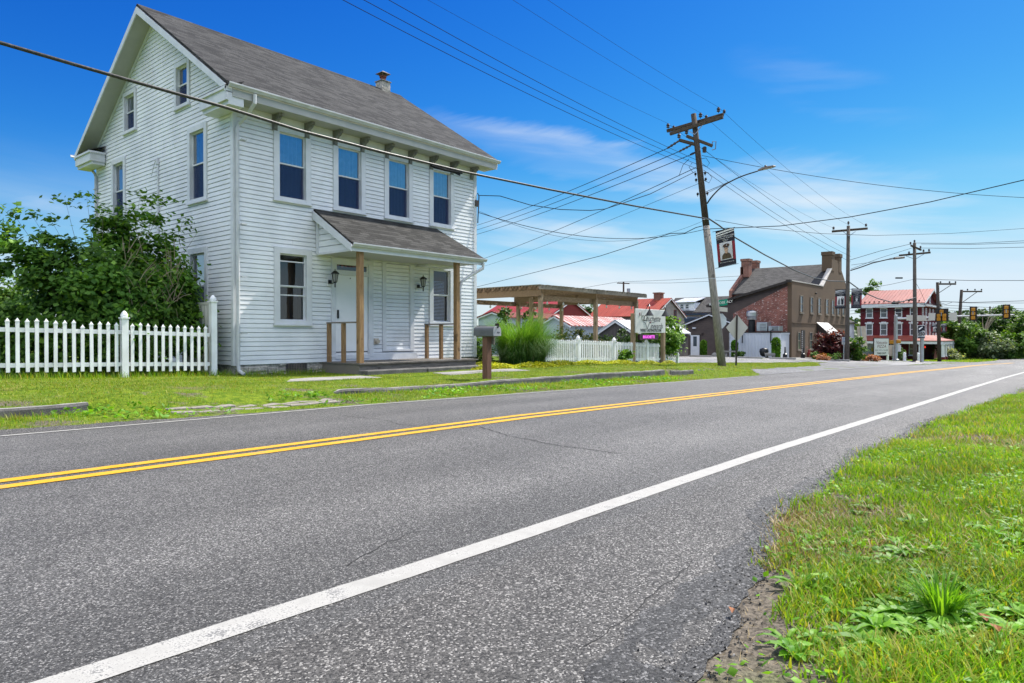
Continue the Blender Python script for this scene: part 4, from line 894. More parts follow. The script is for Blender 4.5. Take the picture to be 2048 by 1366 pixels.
# --- lawns
def scatter(xr, yr, dens, accept=None):
    n = int((xr[1]-xr[0])*(yr[1]-yr[0])*dens); x = RNG.uniform(*xr, n); y = RNG.uniform(*yr, n)
    if accept is not None: k = accept(x, y); x, y = x[k], y[k]
    return x, y
def vnoise(x, y, s, seed=0):
    return (np.sin(x*s+1.3*np.sin(y*s*.7+seed)+seed)+np.sin(y*s*1.3+1.7*np.sin(x*s*.6+seed*2))+np.sin((x+y)*s*.8+seed*3))/3
def grassy(name, x, y, h, lean, w, mat, seg=2):
    n = len(x); a = RNG.uniform(0, 2*np.pi, n); l = h*lean*RNG.uniform(.2, 1.2, n); B = np.stack([x, y, ground(x, y)-.004], 1)
    o = blades(name, B, h, np.stack([np.cos(a)*l, np.sin(a)*l], 1), w, mat, None, .35, seg); setp(o, kind='stuff'); return o
def free(x, y):
    k = np.ones(len(x), bool)
    for (a, b, c, d) in ((7.9, 10.3, 12.75, 13.45), (12.25, 15.35, 12.4, 13.05), (8.15, 16.6, 15.6, 25), (10.55, 15.05, 13.58, 15.6), (4.2, 5.5, 9.55, 10.05), (5.6, 6.9, 9.5, 9.95)): k &= ~((x > a) & (x < b) & (y > c) & (y < d))
    kb = kerbed(x) & (y > KERB_Y-.02) & (y < KERB_Y+.18); return k & ~kb
x, y = scatter((1.2, 20), (9.15, 15.9), 650, lambda x, y: free(x, y) & (y > far_edge(x)-.02) & (vnoise(x, y, 3.1, 1)+RNG.normal(0, .4, len(x)) > np.where((x > 3.3) & (x < 7.4) & (y < 10.6), .25, -.6)))
grassy('lawn_grass', x, y, RNG.uniform(.022, .055, len(x))*np.where(y < 10.5, 1.35, 1), .8, RNG.uniform(.006, .011, len(x)), M_LAWN)
x, y = scatter((20, 48), (9.2, 14.8), 200, lambda x, y: (y > far_edge(x)) & free(x, y) & ((y > np.interp(x, [25, 28, 33, 41, 46, 53], [9.25, 10.6, 11.1, 11.6, 13.2, 14])) & (y < np.interp(x, [31, 34, 49], [15.6, 14.6, 14.0]))))
grassy('verge_grass', x, y, RNG.uniform(.03, .08, len(x)), .8, RNG.uniform(.012, .02, len(x)), M_LAWN, 1)
# taller uncut tufts under the fence, along the foundation and the kerb
xs_ = RNG.uniform(1.2, 8.2, 2600); ys_ = 15.6+RNG.normal(0, .18, 2600); xk = RNG.uniform(1.2, 20, 4200); yk = KERB_Y-.12-np.abs(RNG.normal(0, .28, 4200)); xf = RNG.uniform(8.3, 10.6, 700); yf = 15.4+RNG.normal(0, .08, 700)
x = np.concatenate([xs_, xk, xf]); y = np.concatenate([ys_, yk, yf]); k = (y > far_edge(x)+.02) & free(x, y) & ~((y < 10.6) & (x > 3.5) & (x < 7.2)); x, y = x[k], y[k]
grassy('uncut_grass', x, y, RNG.uniform(.06, .22, len(x))*np.where(y > 15, 1., .62), .6, RNG.uniform(.006, .011, len(x)), M_GRASS)
x, y = scatter((1.2, 20), (9.25, 10.5), 130, lambda x, y: (y > far_edge(x)) & free(x, y) & (vnoise(x, y, 2.2, 5) > .1)); P = np.stack([x, y, ground(x, y)+RNG.uniform(.01, .09, len(x))], 1)
o = leaves('verge_clover', P, .045, M_WEED, None, up=1.); setp(o, kind='stuff')
# behind the fence on the left and far lawn beyond the crossing: rougher growth
x, y = scatter((1.5, 8.1), (15.75, 19.), 420, None); k = ~((x > 7.95)); grassy('garden_grass', x[k], y[k], RNG.uniform(.08, .3, k.sum()), .6, RNG.uniform(.01, .016, k.sum()), M_TREE)
# --- the near verge: dense blades, straw, broad weeds
def nearacc(x, y, soft=.05): return y < near_edge(x)-.02+RNG.normal(0, soft, len(x))
def bare(x, y): return (x < 3.3) & (y > near_edge0(x)-np.interp(x, [2.0, 2.6, 3.3], [.3, .2, .1])-.1*vnoise(x, y, 5, 3)) | ((x-2.05)**2/.06+(y-.62)**2/.02 < 1)
for (xr, yr, dens, hh, ww, seg) in (((1.2, 4.5), (-1.4, 1.7), 6800, (.025, .09), (.004, .0105), 3), ((4.5, 9), (-1.4, 1.9), 3600, (.03, .095), (.005, .011), 2), ((9, 20), (-1.6, 1.9), 1500, (.035, .1), (.007, .013), 2), ((20, 60), (-2.5, 1.6), 180, (.04, .1), (.012, .02), 1)):
    x, y = scatter(xr, yr, dens, lambda x, y: nearacc(x, y) & ~bare(x, y) & (vnoise(x, y, 4.3, 2)+.6*vnoise(x, y, 13., 6)+RNG.normal(0, .35, len(x)) > -.68))
    hp = 1+.55*vnoise(x, y, 6.5, 4)
    dry = vnoise(x, y, 1.4, 7)+RNG.normal(0, .3, len(x)) > .72
    grassy('near_grass', x[~dry], y[~dry], RNG.uniform(*hh, (~dry).sum())*hp[~dry], .95, RNG.uniform(*ww, (~dry).sum()), M_GRASS, seg); grassy('dry_grass', x[dry], y[dry], RNG.uniform(*hh, dry.sum())*.9, 1.3, RNG.uniform(*ww, dry.sum())*.8, M_STRAW, seg)
def flatstraw(n):
    x = RNG.uniform(1.5, 6, n); y = RNG.uniform(-1.2, 1.6, n); k = y < near_edge(x); grassy('thatch', x[k], y[k], RNG.uniform(.008, .02, k.sum()), 5., RNG.uniform(.002, .004, k.sum()), M_STRAW, 2)
flatstraw(3500)
x, y = scatter((1.3, 9), (-1.3, 1.7), 520, lambda x, y: nearacc(x, y, .02) & (vnoise(x, y, 3.3, 9)+RNG.normal(0, .3, len(x)) > .05))
o = leaves('clover_patch', np.stack([x, y, ground(x, y)+RNG.uniform(.008, .05, len(x))], 1),   .025, M_WEED, None, up=1.3, elong=1.25); setp(o, kind='stuff')
def rosette(name, label, cx, cy, n, ln, wd, rise, mat=M_WEED, group='broad leaved weeds in the near verge', lobes=5):
    z = gz(cx, cy); t_ = T(name, label, 'weed', (cx, cy, z), 0, group); mb = MB()
    for i in range(n):
        a = 2*math.pi*i/n+random.uniform(-.35, .35); l = ln*random.uniform(.65, 1.1); w = wd*random.uniform(.8, 1.2); d = Vector((math.cos(a), math.sin(a), 0)); s = Vector((-d.y, d.x, 0)); pr = []
        up = rise*random.uniform(.6, 1.5)
        for k in range(lobes+1):
            q = k/lobes; ww = w*math.sin(math.pi*min(1, q*.93+.07))**.8*.5+.002; p = Vector((cx, cy, z))+d*l*q+Vector((0, 0, l*(up*q-up*.75*q*q)+.004)); pr.append((p-s*ww+Vector((0, 0, ww*.3)), p, p+s*ww+Vector((0, 0, ww*.3))))
        for k in range(lobes):
            mb.quad(pr[k][0], pr[k][1], pr[k+1][1], pr[k+1][0]); mb.quad(pr[k][1], pr[k][2], pr[k+1][2], pr[k+1][1])
    mb.build('leaves', mat, t_, smooth=True); return t_
def vp(px, py, z=-1.17): d = ray(px, py); q = d*(z/d.z); return q.x, q.y
cx, cy = vp(1885, 1262); cz = gz(cx, cy); tf = T('weed_tuft', 'big bright green tuft of upright strap leaves in the near verge', 'weed', (cx, cy, cz)); n = 260
a_ = RNG.uniform(0, 2*np.pi, n); r_ = np.sqrt(RNG.uniform(0, 1, n))*.06; l_ = RNG.uniform(.02, .17, n); B = np.stack([cx+r_*np.cos(a_), cy+r_*np.sin(a_), np.full(n, cz-.005)], 1)
blades('leaves', B, RNG.uniform(.12, .24, n), np.stack([np.cos(a_)*l_, np.sin(a_)*l_], 1), RNG.uniform(.006, .012, n), M_WEED, tf, .55, 5)
cx, cy = vp(1795, 1255); rosette('plantain_weed', 'broad leaved plantain weed left of the bright strap leaf tuft', cx, cy, 11, .15, .05, .55, group=None)
for i in range(130):
    px = random.gauss(1880, 110) if i < 85 else random.uniform(1570, 2040); py = random.gauss(1235, 75) if i < 85 else random.uniform(1010, 1350); cx, cy = vp(px, py)
    if cy > float(near_edge(np.array([cx]))[0])-.05: continue
    rosette('weed_rosette', 'small broad leaved weed among the grass of the near verge', cx, cy, random.randint(5, 10), random.uniform(.05, .13), random.uniform(.016, .04), random.uniform(.3, .9), lobes=4)
# dead leaves and litter
M_DEAD = plain('dead_leaf', (.24, .085, .025), .7, .3, 20)
for (px, py, s) in ((1965, 1285, .035), (1990, 1312, .03), (1463, 1250, .022)):
    cx, cy = vp(px, py); z = gz(cx, cy)+.03; mb = MB(); mb.quad((cx-s, cy-s*.5, z), (cx, cy-s*.7, z+.012), (cx+s, cy, z+.004), (cx, cy+s*.6, z+.015)); setp(mb.build('dead_leaf', M_DEAD), ('curled rust brown dead leaf lying in the grass, %s' % ('larger upper one', 'smaller lower one', 'by itself at the asphalt edge')[0 if px == 1965 else 1 if px == 1990 else 2]), 'leaf', 'dead leaves on the verge')
# loose chips at the ragged asphalt edge
x = RNG.uniform(1.6, 14, 5200); y = near_edge(x)+RNG.normal(.02, .07, len(x)); P = np.stack([x, y, ground(x, y)+.006], 1)
o = leaves('loose_chips', P, .011, M_SHLD, None, up=.2, elong=1.1); setp(o, kind='stuff')
# ------------------------------------------------------------------ pergola
M_PERG = wood('pergola_wood', (.17, .105, .06), (.29, .2, .125), .8, axis=(1, 6, 6)); M_PERGG = wood('pergola_grey_wood', (.14, .12, .1), (.27, .235, .195), .85, axis=(.6, 6, 6))
M_PERGP = wood('pergola_post_wood', (.2, .14, .09), (.34, .25, .17), .8, axis=(6, 6, .5))
pg = T('pergola', 'large weathered wooden pergola with slatted roof beside the white house', 'pergola', (24.3, 18, -1.15))
XA, XB, YA, YB = 20.6, 28.1, 15.95, 20.2
for (x, y) in ((XA, YA), (24.4, YA), (XB-.3, YA), (XA, YB), (24.4, YB), (XB-.3, YB), (22.6, 18.0)):
    mb = MB(); mb.box(x-.075, x+.075, y-.075, y+.075, gz(x, y)-.1, 1.45); mb.build('post', M_PERGP, pg, bevel=.008)
for y in (YA, YB):
    mb = MB(); mb.box(XA+.08, XB-.1, y+.08, y+.12, 1.2, 1.4); mb.build('beam', M_PERG, pg)
for x in (XA-.1, 24.3, XB-.4):
    mb = MB(); mb.box(x-.025, x+.025, YA-.12, YB+.15, 1.36, 1.6); mb.build('beam', M_PERG, pg)
for i in range(11):
    y = YA-.22+i*.47; mb = MB(); N_ = 9; xs_p = [XA-.35+k*(XB-XA+.65)/N_ for k in range(N_+1)]; zs_p = [1.68+random.uniform(-.014, .014) for _ in xs_p]
    for k in range(N_): mb.extr([(xs_p[k], y, zs_p[k]-.075), (xs_p[k+1], y, zs_p[k+1]-.075), (xs_p[k+1], y, zs_p[k+1]+.075), (xs_p[k], y, zs_p[k]+.075)], (0, .045, 0))
    mb.build('rafter', M_PERGG if i == 0 else M_PERG, pg)
for i in range(40):
    x = XA-.33+i*(XB-XA+.5)/39; mb = MB(); mb.beam((x, YA-.26+random.uniform(-.06, .04), 1.77), (x+random.uniform(-.02, .02), YB+.3, 1.77+random.uniform(-.01, .012)), .1, .022); mb.build('roof_slat', M_PERGG, pg)
for y in (YA+.12, YB-.2):
    sl = T('string_lights', 'string of clear bulbs swagged along the %s beam of the pergola' % ('road side' if y < 18 else 'far side'), 'string lights', (24, y, 1.4), 0, 'string lights under the pergola')
    mb = MB(); P = []
    for k in range(60): x = XA+.1+k*(XB-XA-.5)/59; P.append((x, y, 1.42-.14*abs(math.sin(k*math.pi/9))**.8-.0))
    mb.tube(P, .009, 5); mb.build('cable', M_BLACK, sl)
    for k in range(4, 60, 9):
        mb = MB(); mb.lathe((P[k][0], y, P[k][2]-.14), [(.01, 0), (.04, .03), (.042, .06), (.02, .1), (.018, .14)], 8); mb.build('bulb', plain('clear_bulb', (.6, .6, .55), .2) if 'clear_bulb' not in MATS else MATS['clear_bulb'], sl)
pg.location.z += .09
ff = T('rail_fence', 'weathered horizontal rail fence between the house and the pergola', 'fence', (20, 18.5, -1))
for z in (.28, .05): mb = MB(); mb.beam((18.4, 19.2, z), (21.6, 18.6, z), .04, .14); mb.build('rail', M_PERGG, ff)
for x, y in ((18.6, 19.2), (21.4, 18.65)): mb = MB(); mb.box(x-.06, x+.06, y-.06, y+.06, -1.2, .36); mb.build('post', M_PERGG, ff)
sf = T('wood_steps', 'dark wooden side steps behind the white house corner', 'steps', (18.5, 17.9, -1.05))
for i in range(3): mb = MB(); mb.box(18.2, 19.2, 17.6+i*.28, 17.9+i*.28, -1.1, -.9+i*.18); mb.build('tread', M_DECK, sf)
# ------------------------------------------------------------------ winery sign
M_SIGN = plain('sign_white_board', (.62, .62, .61), .5, .05, 2); M_INK = plain('sign_dark_ink', (.03, .025, .03), .6)
sg = T('winery_sign', 'white winery tasting room sign board hung on two wooden posts with lamps above', 'sign', (27.2, 14.9, -1.3))
SX0, SX1, SZ0, SZ1, SY = 25.82, 28.5, .06, 1.1, 14.86
mb = MB(); mb.box(SX0, SX1, SY-.03, SY+.03, SZ0, SZ1); mb.build('board', M_SIGN, sg, bevel=.01)
for x, g in ((28.55, 0), (25.95, .3)):
    mb = MB(); mb.box(x-.09, x+.09, SY+.035+g*.2, SY+.2+g*.2, gz(x, SY)-.15, 1.17 if x > 27 else .9); mb.build('post', M_PERGP, sg, bevel=.008)
rt, upz = (1, 0, 0), (0, 0, 1); ty = SY-.033
text('ouchette', .37, M_INK, sg, textM((27.33, ty, .685), rt, upz), shear=.35); text('ineyards', .34, M_INK, sg, textM((27.65, ty, .36), rt, upz), shear=.35)
text('D', .4, M_INK, sg, textM((26.62, ty, .7), rt, upz), shear=.4)
text('WINE TASTING ROOM', .185, M_INK, sg, textM((27.15, ty, .165), rt, upz), bold=.006)
mb = MB(); cv = [(26.5, .66), (26.38, .6), (26.33, .72), (26.42, .82), (26.55, .8), (26.45, .62), (26.52, .52), (26.62, .5), (26.7, .42), (26.8, .24), (26.9, .38), (27.0, .52), (27.08, .56)]
mb.tube([(x, ty, z) for x, z in cv], .012, 5); mb.tube([(27.05, ty, .55), (27.4, ty, .52), (27.62, ty, .6)], .008, 5); mb.tube([(26.33, ty, .74), (26.3, ty, .9), (26.35, ty, .98)], .008, 5); mb.build('vine_emblem', M_INK, sg)
mb = MB()
for (dx, dz) in ((0, 0), (.05, .02), (.02, -.05), (.07, -.03), (.04, -.09)): mb.lathe((26.12+dx, ty, .9+dz), [(.0, -.03), (.028, 0), (.0, .03)], 7)
mb.lathe((27.08, ty, .52), [(.0, -.05), (.05, 0), (.0, .05)], 7); mb.build('grape_emblem', plain('grape_purple', (.12, .02, .06), .6), sg)
for i, x in enumerate((26.75, 28.0)):
    mb = MB(); a = 1 if i == 0 else .6; mb.tube([(x, SY, 1.08), (x, SY-.02, 1.13), (x-.1*a, SY-.16, 1.25), (x-.32*a, SY-.34, 1.3), (x-.45*a, SY-.42, 1.2), (x-.47*a, SY-.43, 1.05)], .018, 6)
    lp = mb.build('lamp_arm', M_BLACK, sg); mb = MB(); mb.lathe((x-.47*a, SY-.43, .8), [(.17, 0), (.165, .02), (.06, .2), (.03, .26), (.02, .3)], 12); mb.build('lamp_shade', M_BLACK, lp)
mb = MB(); mb.lathe((x-.98, SY-.08, .93), [(.0, -.07), (.07, 0), (.0, .07)], 8); mb.build('lamp_base', M_BLACK, sg)
mb = MB(); mb.box(26.12, 27.78, SY-.05, SY+.06, -.235, -.015); led = mb.build('led_display', plain('led_case', (.03, .01, .02), .4), sg)
mb = MB(); mb.box(26.14, 27.76, SY-.056, SY-.051, -.225, -.205); mb.box(26.14, 27.76, SY-.056, SY-.051, -.045, -.025); mb.box(26.14, 26.16, SY-.056, SY-.051, -.205, -.045); mb.box(27.74, 27.76, SY-.056, SY-.051, -.205, -.045); mb.build('display_bezel', plain('led_bezel', (.16, .05, .1), .5), led)
text('BOUCHETTE', .17, emit('led_magenta', (.75, .12, .7), 1.2), led, textM((26.92, SY-.054, -.125), rt, upz), bold=.005, space=1.1)
# ------------------------------------------------------------------ wires
M_WIRE = plain('wire_black', (.02, .021, .024), .9, spec=.05); M_CABLE = plain('lashed_cable', (.035, .033, .032), .45, .4, 30, (.3, .3, .3), .5)
WG = 'overhead wires'
def wire(name, label, pts, r, mat=None, group=WG, n=26):
    mb = MB(); mb.tube(pts, r, 5, cap=False); o = mb.build(name, mat or M_WIRE, None, smooth=True); setp(o, label, 'wire', group); return o
def span(a, b, sag, n=26): a = Vector(a); b = Vector(b); return [a.lerp(b, i/n)-Vector((0, 0, 4*sag*(i/n)*(1-i/n))) for i in range(n+1)]
def longwire(a, q, x1=-14, k=.0022, n=40):
    "from pole point a through q and on to x1, parabola"
    a = Vector(a); q = Vector(q); s = (q.z-a.z-k*(q.x-a.x)**2)/(q.x-a.x); yy = (q.y-a.y)/(q.x-a.x); out = []
    for i in range(n+1): x = a.x+(x1-a.x)*i/n; out.append((x, a.y+yy*(x-a.x), a.z+s*(x-a.x)+k*(x-a.x)**2))
    return out
# ------------------------------------------------------------------ poles
M_POLE = wood('grey_pole_wood', (.13, .115, .1), (.34, .315, .28), .9, axis=(7, 7, .35)); M_POLED = wood('dark_pole_wood', (.035, .028, .022), (.1, .08, .065), .9, axis=(7, 7, .4)); M_POLEM = wood('mid_pole_wood', (.055, .047, .04), (.16, .14, .12), .9, axis=(7, 7, .35)); M_ARM = wood('crossarm_wood', (.035, .026, .02), (.1, .075, .055), .9, axis=(6, 1, 6))
M_INS = plain('insulator_glaze', (.03, .022, .02), .3)
def insul(pole, p, h=.16, r=.07, name='insulator'):
    mb = MB(); mb.lathe(p, [(.012, -.05), (.012, .0), (r*.55, .01), (r*.95, .03), (r*.6, h*.45), (r, h*.6), (r*.55, h*.85), (r*.4, h), (.005, h)], 9); return mb.build(name, M_INS, pole)
p1b, p1t = Vector((27.95, 11.88, gz(27.95, 11.88)-.1)), Vector((27.21, 12.87, 9.35))
def pole1(z): return p1b.lerp(p1t, (z-p1b.z)/(p1t.z-p1b.z))
pl = T('utility_pole', 'tall leaning weathered grey wooden utility pole carrying a street lamp and a soldier banner', 'utility pole', (27.95, 11.88, -1.25))
mb = MB(); mb.tube([pole1(z) for z in (p1b.z, 1.5, 4.6)], [.175, .155, .14], 14); mb.build('shaft', M_POLE, pl, smooth=True)
mb = MB(); mb.tube([pole1(z) for z in (4.6, 7, 9.35)], [.1401, .125, .11], 14); mb.build('upper_shaft', M_POLED, pl, smooth=True)
def armbeam(pole, a, b, w, h, mat, name='crossarm'):
    mb = MB(); mb.beam(a, b, w, h); return mb.build(name, mat, pole, bevel=.008)
PX = 27.25
a, b = onX(1334, 262, PX+.15), onX(1447, 229, PX+.15); armbeam(pl, a, b, .1, .13, M_ARM); a2, b2 = onX(1340, 268, PX-.15), onX(1446, 234, PX-.15); armbeam(pl, a2, b2, .1, .13, M_ARM)
for (q, u) in (((1368, 256), .35), ((1408, 246), -.3)):
    mb = MB(); mb.beam(onX(*q, PX-.18), pole1(8.45)+Vector((-.1, 0, 0)), .025, .03); mb.build('brace', M_GALV, pl)
tops = [onX(1336, 256, PX), onX(1401, 235, PX), onX(1437, 224, PX)]
for p in tops: insul(pl, p, .2, .085); insul(pl, p+Vector((.3, -.12, 0)), .15, .07)
# second pair of short arms, turned toward the side street
c = pole1(8.25)
A0, A1 = onY(1358, 278, 13.0), onY(1424, 293, 12.55); A2, A3 = onY(1374, 274, 13.1), onY(1396, 293, 12.6)
a, b = atD(1358, 280, 28.9), atD(1394, 290, 29.0); armbeam(pl, a, b, .1, .12, M_ARM, 'short_arm'); a3, b3 = atD(1373, 272, 29.1), atD(1425, 292, 28.7); armbeam(pl, a3, b3, .1, .12, M_ARM, 'short_arm')
insul(pl, a+Vector((0, 0, .08)), .2, .085); insul(pl, a3+Vector((0, 0, .08)), .2, .085)
mb = MB(); f0 = atD(1425, 283, 28.7); mb.tube([atD(1424, 292, 28.7), f0, atD(1432, 283, 28.7), atD(1431, 298, 28.7), atD(1424, 300, 28.7)], .018, 6); mb.build('cutout_switch', M_RUST, pl)
mb = MB(); mb.lathe(atD(1409, 300, 28.8), [(.0, -.12), (.08, -.1), (.09, .1), (.05, .14), (0, .15)], 9); mb.build('lightning_arrester', M_INS, pl)
for z in (6.75, 6.5, 5.9): insul(pl, pole1(z)+Vector((.02, -.2, 0)), .12, .06); insul(pl, pole1(z)+Vector((-.1, .18, 0)), .12, .06)
for z in (4.86, 4.45, 2.35):
    mb = MB(); q = pole1(z); mb.lathe(q, [(.155, -.015), (.158, 0), (.155, .015)], 14); mb.build('band', M_GALV, pl)
# street lamp on the pole
ls = T('street_lamp', 'grey street lamp head on a long curved bracket arm of the leaning pole', 'street lamp', pole1(6.0))
r0 = pole1(5.55)+Vector((.05, -.14, 0)); L = [r0, atD(1425, 392, 28.6), atD(1446, 372, 28.3), atD(1480, 354, 27.9), atD(1516, 342, 27.6)]
P = []
for i in range(25):
    u = i/24*(len(L)-1); k = min(int(u), len(L)-2); w = u-k; p0 = L[max(k-1, 0)]; p1_, p2_ = L[k], L[k+1]; p3 = L[min(k+2, len(L)-1)]
    P.append(.5*((2*p1_)+(p2_-p0)*w+(2*p0-5*p1_+4*p2_-p3)*w*w+(3*p1_-p0-3*p2_+p3)*w**3))
mb = MB(); mb.tube(P, [.032-.008*i/24 for i in range(25)], 8); arm = mb.build('bracket_arm', M_DARKM, ls, smooth=True)
mb = MB(); mb.beam(pole1(5.98), P[17], .018, .018); mb.beam(pole1(5.9), P[16], .014, .014); mb.build('stay_rod', M_DARKM, ls)
e = P[-1]; d = (P[-1]-P[-3]).normalized(); d = Vector((d.x, d.y, d.z*.8)).normalized(); s_ = d.cross(Vector((0, 0, 1))).normalized(); u_ = s_.cross(d)
def hd(l, w, h): return e+d*l+s_*w+u_*h
mb = MB(); prof = [(0, .05, .05), (.08, .08, .07), (.3, .14, .08), (.6, .13, .05), (.68, .06, .02)]
for (l0, w0, h0), (l1, w1, h1) in zip(prof[:-1], prof[1:]):
    mb.quad(hd(l0, -w0, 0), hd(l1, -w1, 0), hd(l1, -w1*.7, h1), hd(l0, -w0*.7, h0)); mb.quad(hd(l0, -w0*.7, h0), hd(l1, -w1*.7, h1), hd(l1, w1*.7, h1), hd(l0, w0*.7, h0)); mb.quad(hd(l0, w0*.7, h0), hd(l1, w1*.7, h1), hd(l1, w1, 0), hd(l0, w0, 0)); mb.quad(hd(l0, w0, 0), hd(l1, w1, 0), hd(l1, -w1, 0), hd(l0, -w0, 0))
mb.quad(hd(0, -.05, 0), hd(0, -.035, .05), hd(0, .035, .05), hd(0, .05, 0)); mb.quad(hd(.68, -.06, 0), hd(.68, .06, 0), hd(.68, .042, .02), hd(.68, -.042, .02))
lh = mb.build('lamp_head', M_RUST, ls); mb = MB(); mb.lathe(hd(.3, 0, .08), [(.05, 0), (.05, .05), (.03, .07)], 8); mb.build('photocell', M_BLACK, lh)
mb = MB(); mb.quad(hd(.2, -.09, -.004), hd(.55, -.09, -.004), hd(.55, .09, -.004), hd(.2, .09, -.004)); mb.build('lens', plain('lamp_lens', (.5, .5, .48), .2), lh)
# banners with a portrait of a soldier
M_BNAVY = plain('banner_navy', (.012, .012, .022), .6); M_BRED = plain('banner_red', (.22, .012, .025), .6); M_BWHITE = plain('banner_white', (.75, .74, .72), .6); M_KHAKI = plain('uniform_khaki', (.085, .06, .03), .7); M_SKIN = plain('portrait_skin', (.5, .32, .22), .6); M_CAP = plain('cap_brown', (.06, .03, .015), .6); M_PGREY = plain('portrait_grey', (.16, .16, .17), .6); M_PLT = plain('portrait_light', (.55, .55, .56), .6)
def banner(label, TL, TR, BR, BL, style=0, group=None):
    TL, TR, BR, BL = map(Vector, (TL, TR, BR, BL)); t_ = T('banner', label, 'banner', TL, 0, group); n = (TR-TL).cross(TL-BL).normalized()
    if n.dot(TL) > 0: n = -n
    def Q(u, v, k=0): return TL.lerp(TR, u).lerp(BL.lerp(BR, u), v)+n*(.004+.003*k)+n*.03*math.sin(math.pi*v)*math.sin(u*3)
    def patch(mb, pts, k):
        mb.quad(*[Q(u, v, k) for u, v in pts]); return mb
    def rect(name, u0, v0, u1, v1, k, mat, par):
        mb = MB(); N = 6
        for i in range(N): patch(mb, [(u0, v0+(v1-v0)*i/N), (u1, v0+(v1-v0)*i/N), (u1, v0+(v1-v0)*(i+1)/N), (u0, v0+(v1-v0)*(i+1)/N)], k)
        return mb.build(name, mat, par)
    mb = MB(); N = 8
    for i in range(N): q = [Q(0, i/N, -2), Q(1, i/N, -2), Q(1, (i+1)/N, -2), Q(0, (i+1)/N, -2)]; mb.extr(q, n*.005)
    cl_ = mb.build('cloth', M_BNAVY, t_)
    rect('red_field', 0, .36, .14, .86, 1, M_BRED, cl_); rect('red_field', .86, .36, 1, .86, 1, M_BRED, cl_)
    mb = MB(); patch(mb, [(0, .06), (.5, .02), (1, .0), (1, .035), (.55, .06), (0, .1)], 1); patch(mb, [(0, .125), (.45, .1), (1, .06), (1, .085), (.45, .13), (0, .15)], 1); mb.build('stripes', M_PLT if style else M_BWHITE, cl_)
    rect('picture_border', .16, .35, .84, .83, 2, M_BWHITE if style != 2 else M_PGREY, cl_)
    pic = rect('picture', .185, .365, .815, .815, 3, (M_PLT, M_BWHITE, M_BNAVY)[style], cl_)
    kh, sk, cp = ((M_KHAKI, M_SKIN, M_CAP), (M_PGREY, M_PLT, M_BNAVY), (M_PGREY, M_PLT, M_PGREY))[style]
    def poly(name, pts, k, mat): mb = MB(); patch(mb, pts, k); return mb.build(name, mat, pic)
    def ell(cu, cv, ru, rv, m=14): return [(cu+ru*math.cos(2*math.pi*i/m), cv+rv*math.sin(2*math.pi*i/m)) for i in range(m)]
    if style != 1:
        poly('coat', [(.25, .81), (.27, .71), (.36, .66), (.44, .635), (.56, .635), (.66, .665), (.74, .71), (.78, .81)], 4, kh); poly('neck', [(.44, .6), (.58, .6), (.58, .64), (.51, .68), (.44, .64)], 5, sk); poly('face', ell(.51, .545, .105, .075), 6, sk); poly('cap', [(.33, .455), (.4, .41), (.52, .395), (.66, .405), (.72, .44), (.64, .485), (.4, .495)], 7, cp); poly('cap_peak', [(.38, .495), (.5, .48), (.64, .485), (.62, .51), (.5, .502)], 8, M_BNAVY); poly('eyes', [(.44, .53), (.58, .53), (.58, .54), (.44, .54)], 7, cp); poly('cap_badge', ell(.55, .44, .02, .012, 8), 8, M_BWHITE); poly('collar', [(.48, .665), (.54, .665), (.52, .76), (.5, .76)], 6, cp)
    else:
        poly('figure', [(.22, .8), (.24, .6), (.3, .52), (.28, .44), (.38, .42), (.42, .5), (.46, .62), (.46, .8)], 4, kh); poly('figure', [(.56, .8), (.54, .6), (.5, .52), (.56, .42), (.72, .42), (.78, .5), (.76, .8)], 4, cp); poly('face', ell(.33, .47, .045, .035), 5, M_PLT); poly('face', ell(.64, .48, .05, .035), 5, M_PLT)
    rv = (Q(1, 0)-Q(0, 0)); W_ = rv.length
    def tx(s, v, size): text(s, size*W_, M_BWHITE if style == 0 else M_PLT, cl_, textM(Q(.5, v, 3), rv, Q(.5, v-.05)-Q(.5, v+.05)), ext=0)
    tx('HOMETOWN HERO', .185, .125)
    if style == 0: tx('Cpl George H. Bordner', .235, .088)
    else: tx('Pfc John R. Miller', .235, .088)
    tx('US Army', .285, .085); tx('WWII', .33, .085); tx('YOU ARE NOT FORGOTTEN', .9, .06)
    return t_
Bz = 28.85
bn = banner('banner with a colour portrait of a soldier in brown cap, on the leaning pole', atD(1431, 463, 28.95), atD(1468, 455, 28.55), atD(1473, 527, 28.55), atD(1437, 535, 28.95), 0, 'soldier banners')
for p, q in (((1425, 464), (1470, 454.5)), ((1430, 537), (1477, 527))):
    mb = MB(); mb.beam(atD(*p, 29.0), atD(*q, 28.53), .018, .018); mb.build('banner_rod', M_DARKM, pl)
# the thick lashed cable in front of the house and the wires of the near pole
pc = pole1(4.88)+Vector((-.1, -.12, 0)); q0 = onY(0, 85, 11.4)
def thrucable(px):  # photo points on the plane of the cable
    return onY(*px, 11.75)
L = [pc]+[thrucable(p) for p in ((1270, 412), (1100, 379), (930, 344), (760, 303), (600, 261), (450, 214), (300, 172), (150, 129), (0, 85))]
l_ = L[-1]; L += [l_+Vector((-6, 0, -.35)), l_+Vector((-14, 0, -.3))]
wire('utility_cable', 'thick black lashed cable sweeping across the front of the white house to the leaning pole', L, .03, M_CABLE)
mb = MB(); mb.tube([thrucable((862, 331)), thrucable((890, 340)), thrucable((924, 346))], .03, 6); mb.tube([thrucable((868, 335)), thrucable((905, 343)), thrucable((920, 350))], .022, 6); setp(mb.build('splice_case', M_WIRE), 'small black splice case clamped to the thick cable near the house corner', 'cable splice')
nm = ('left end', 'middle', 'right end')
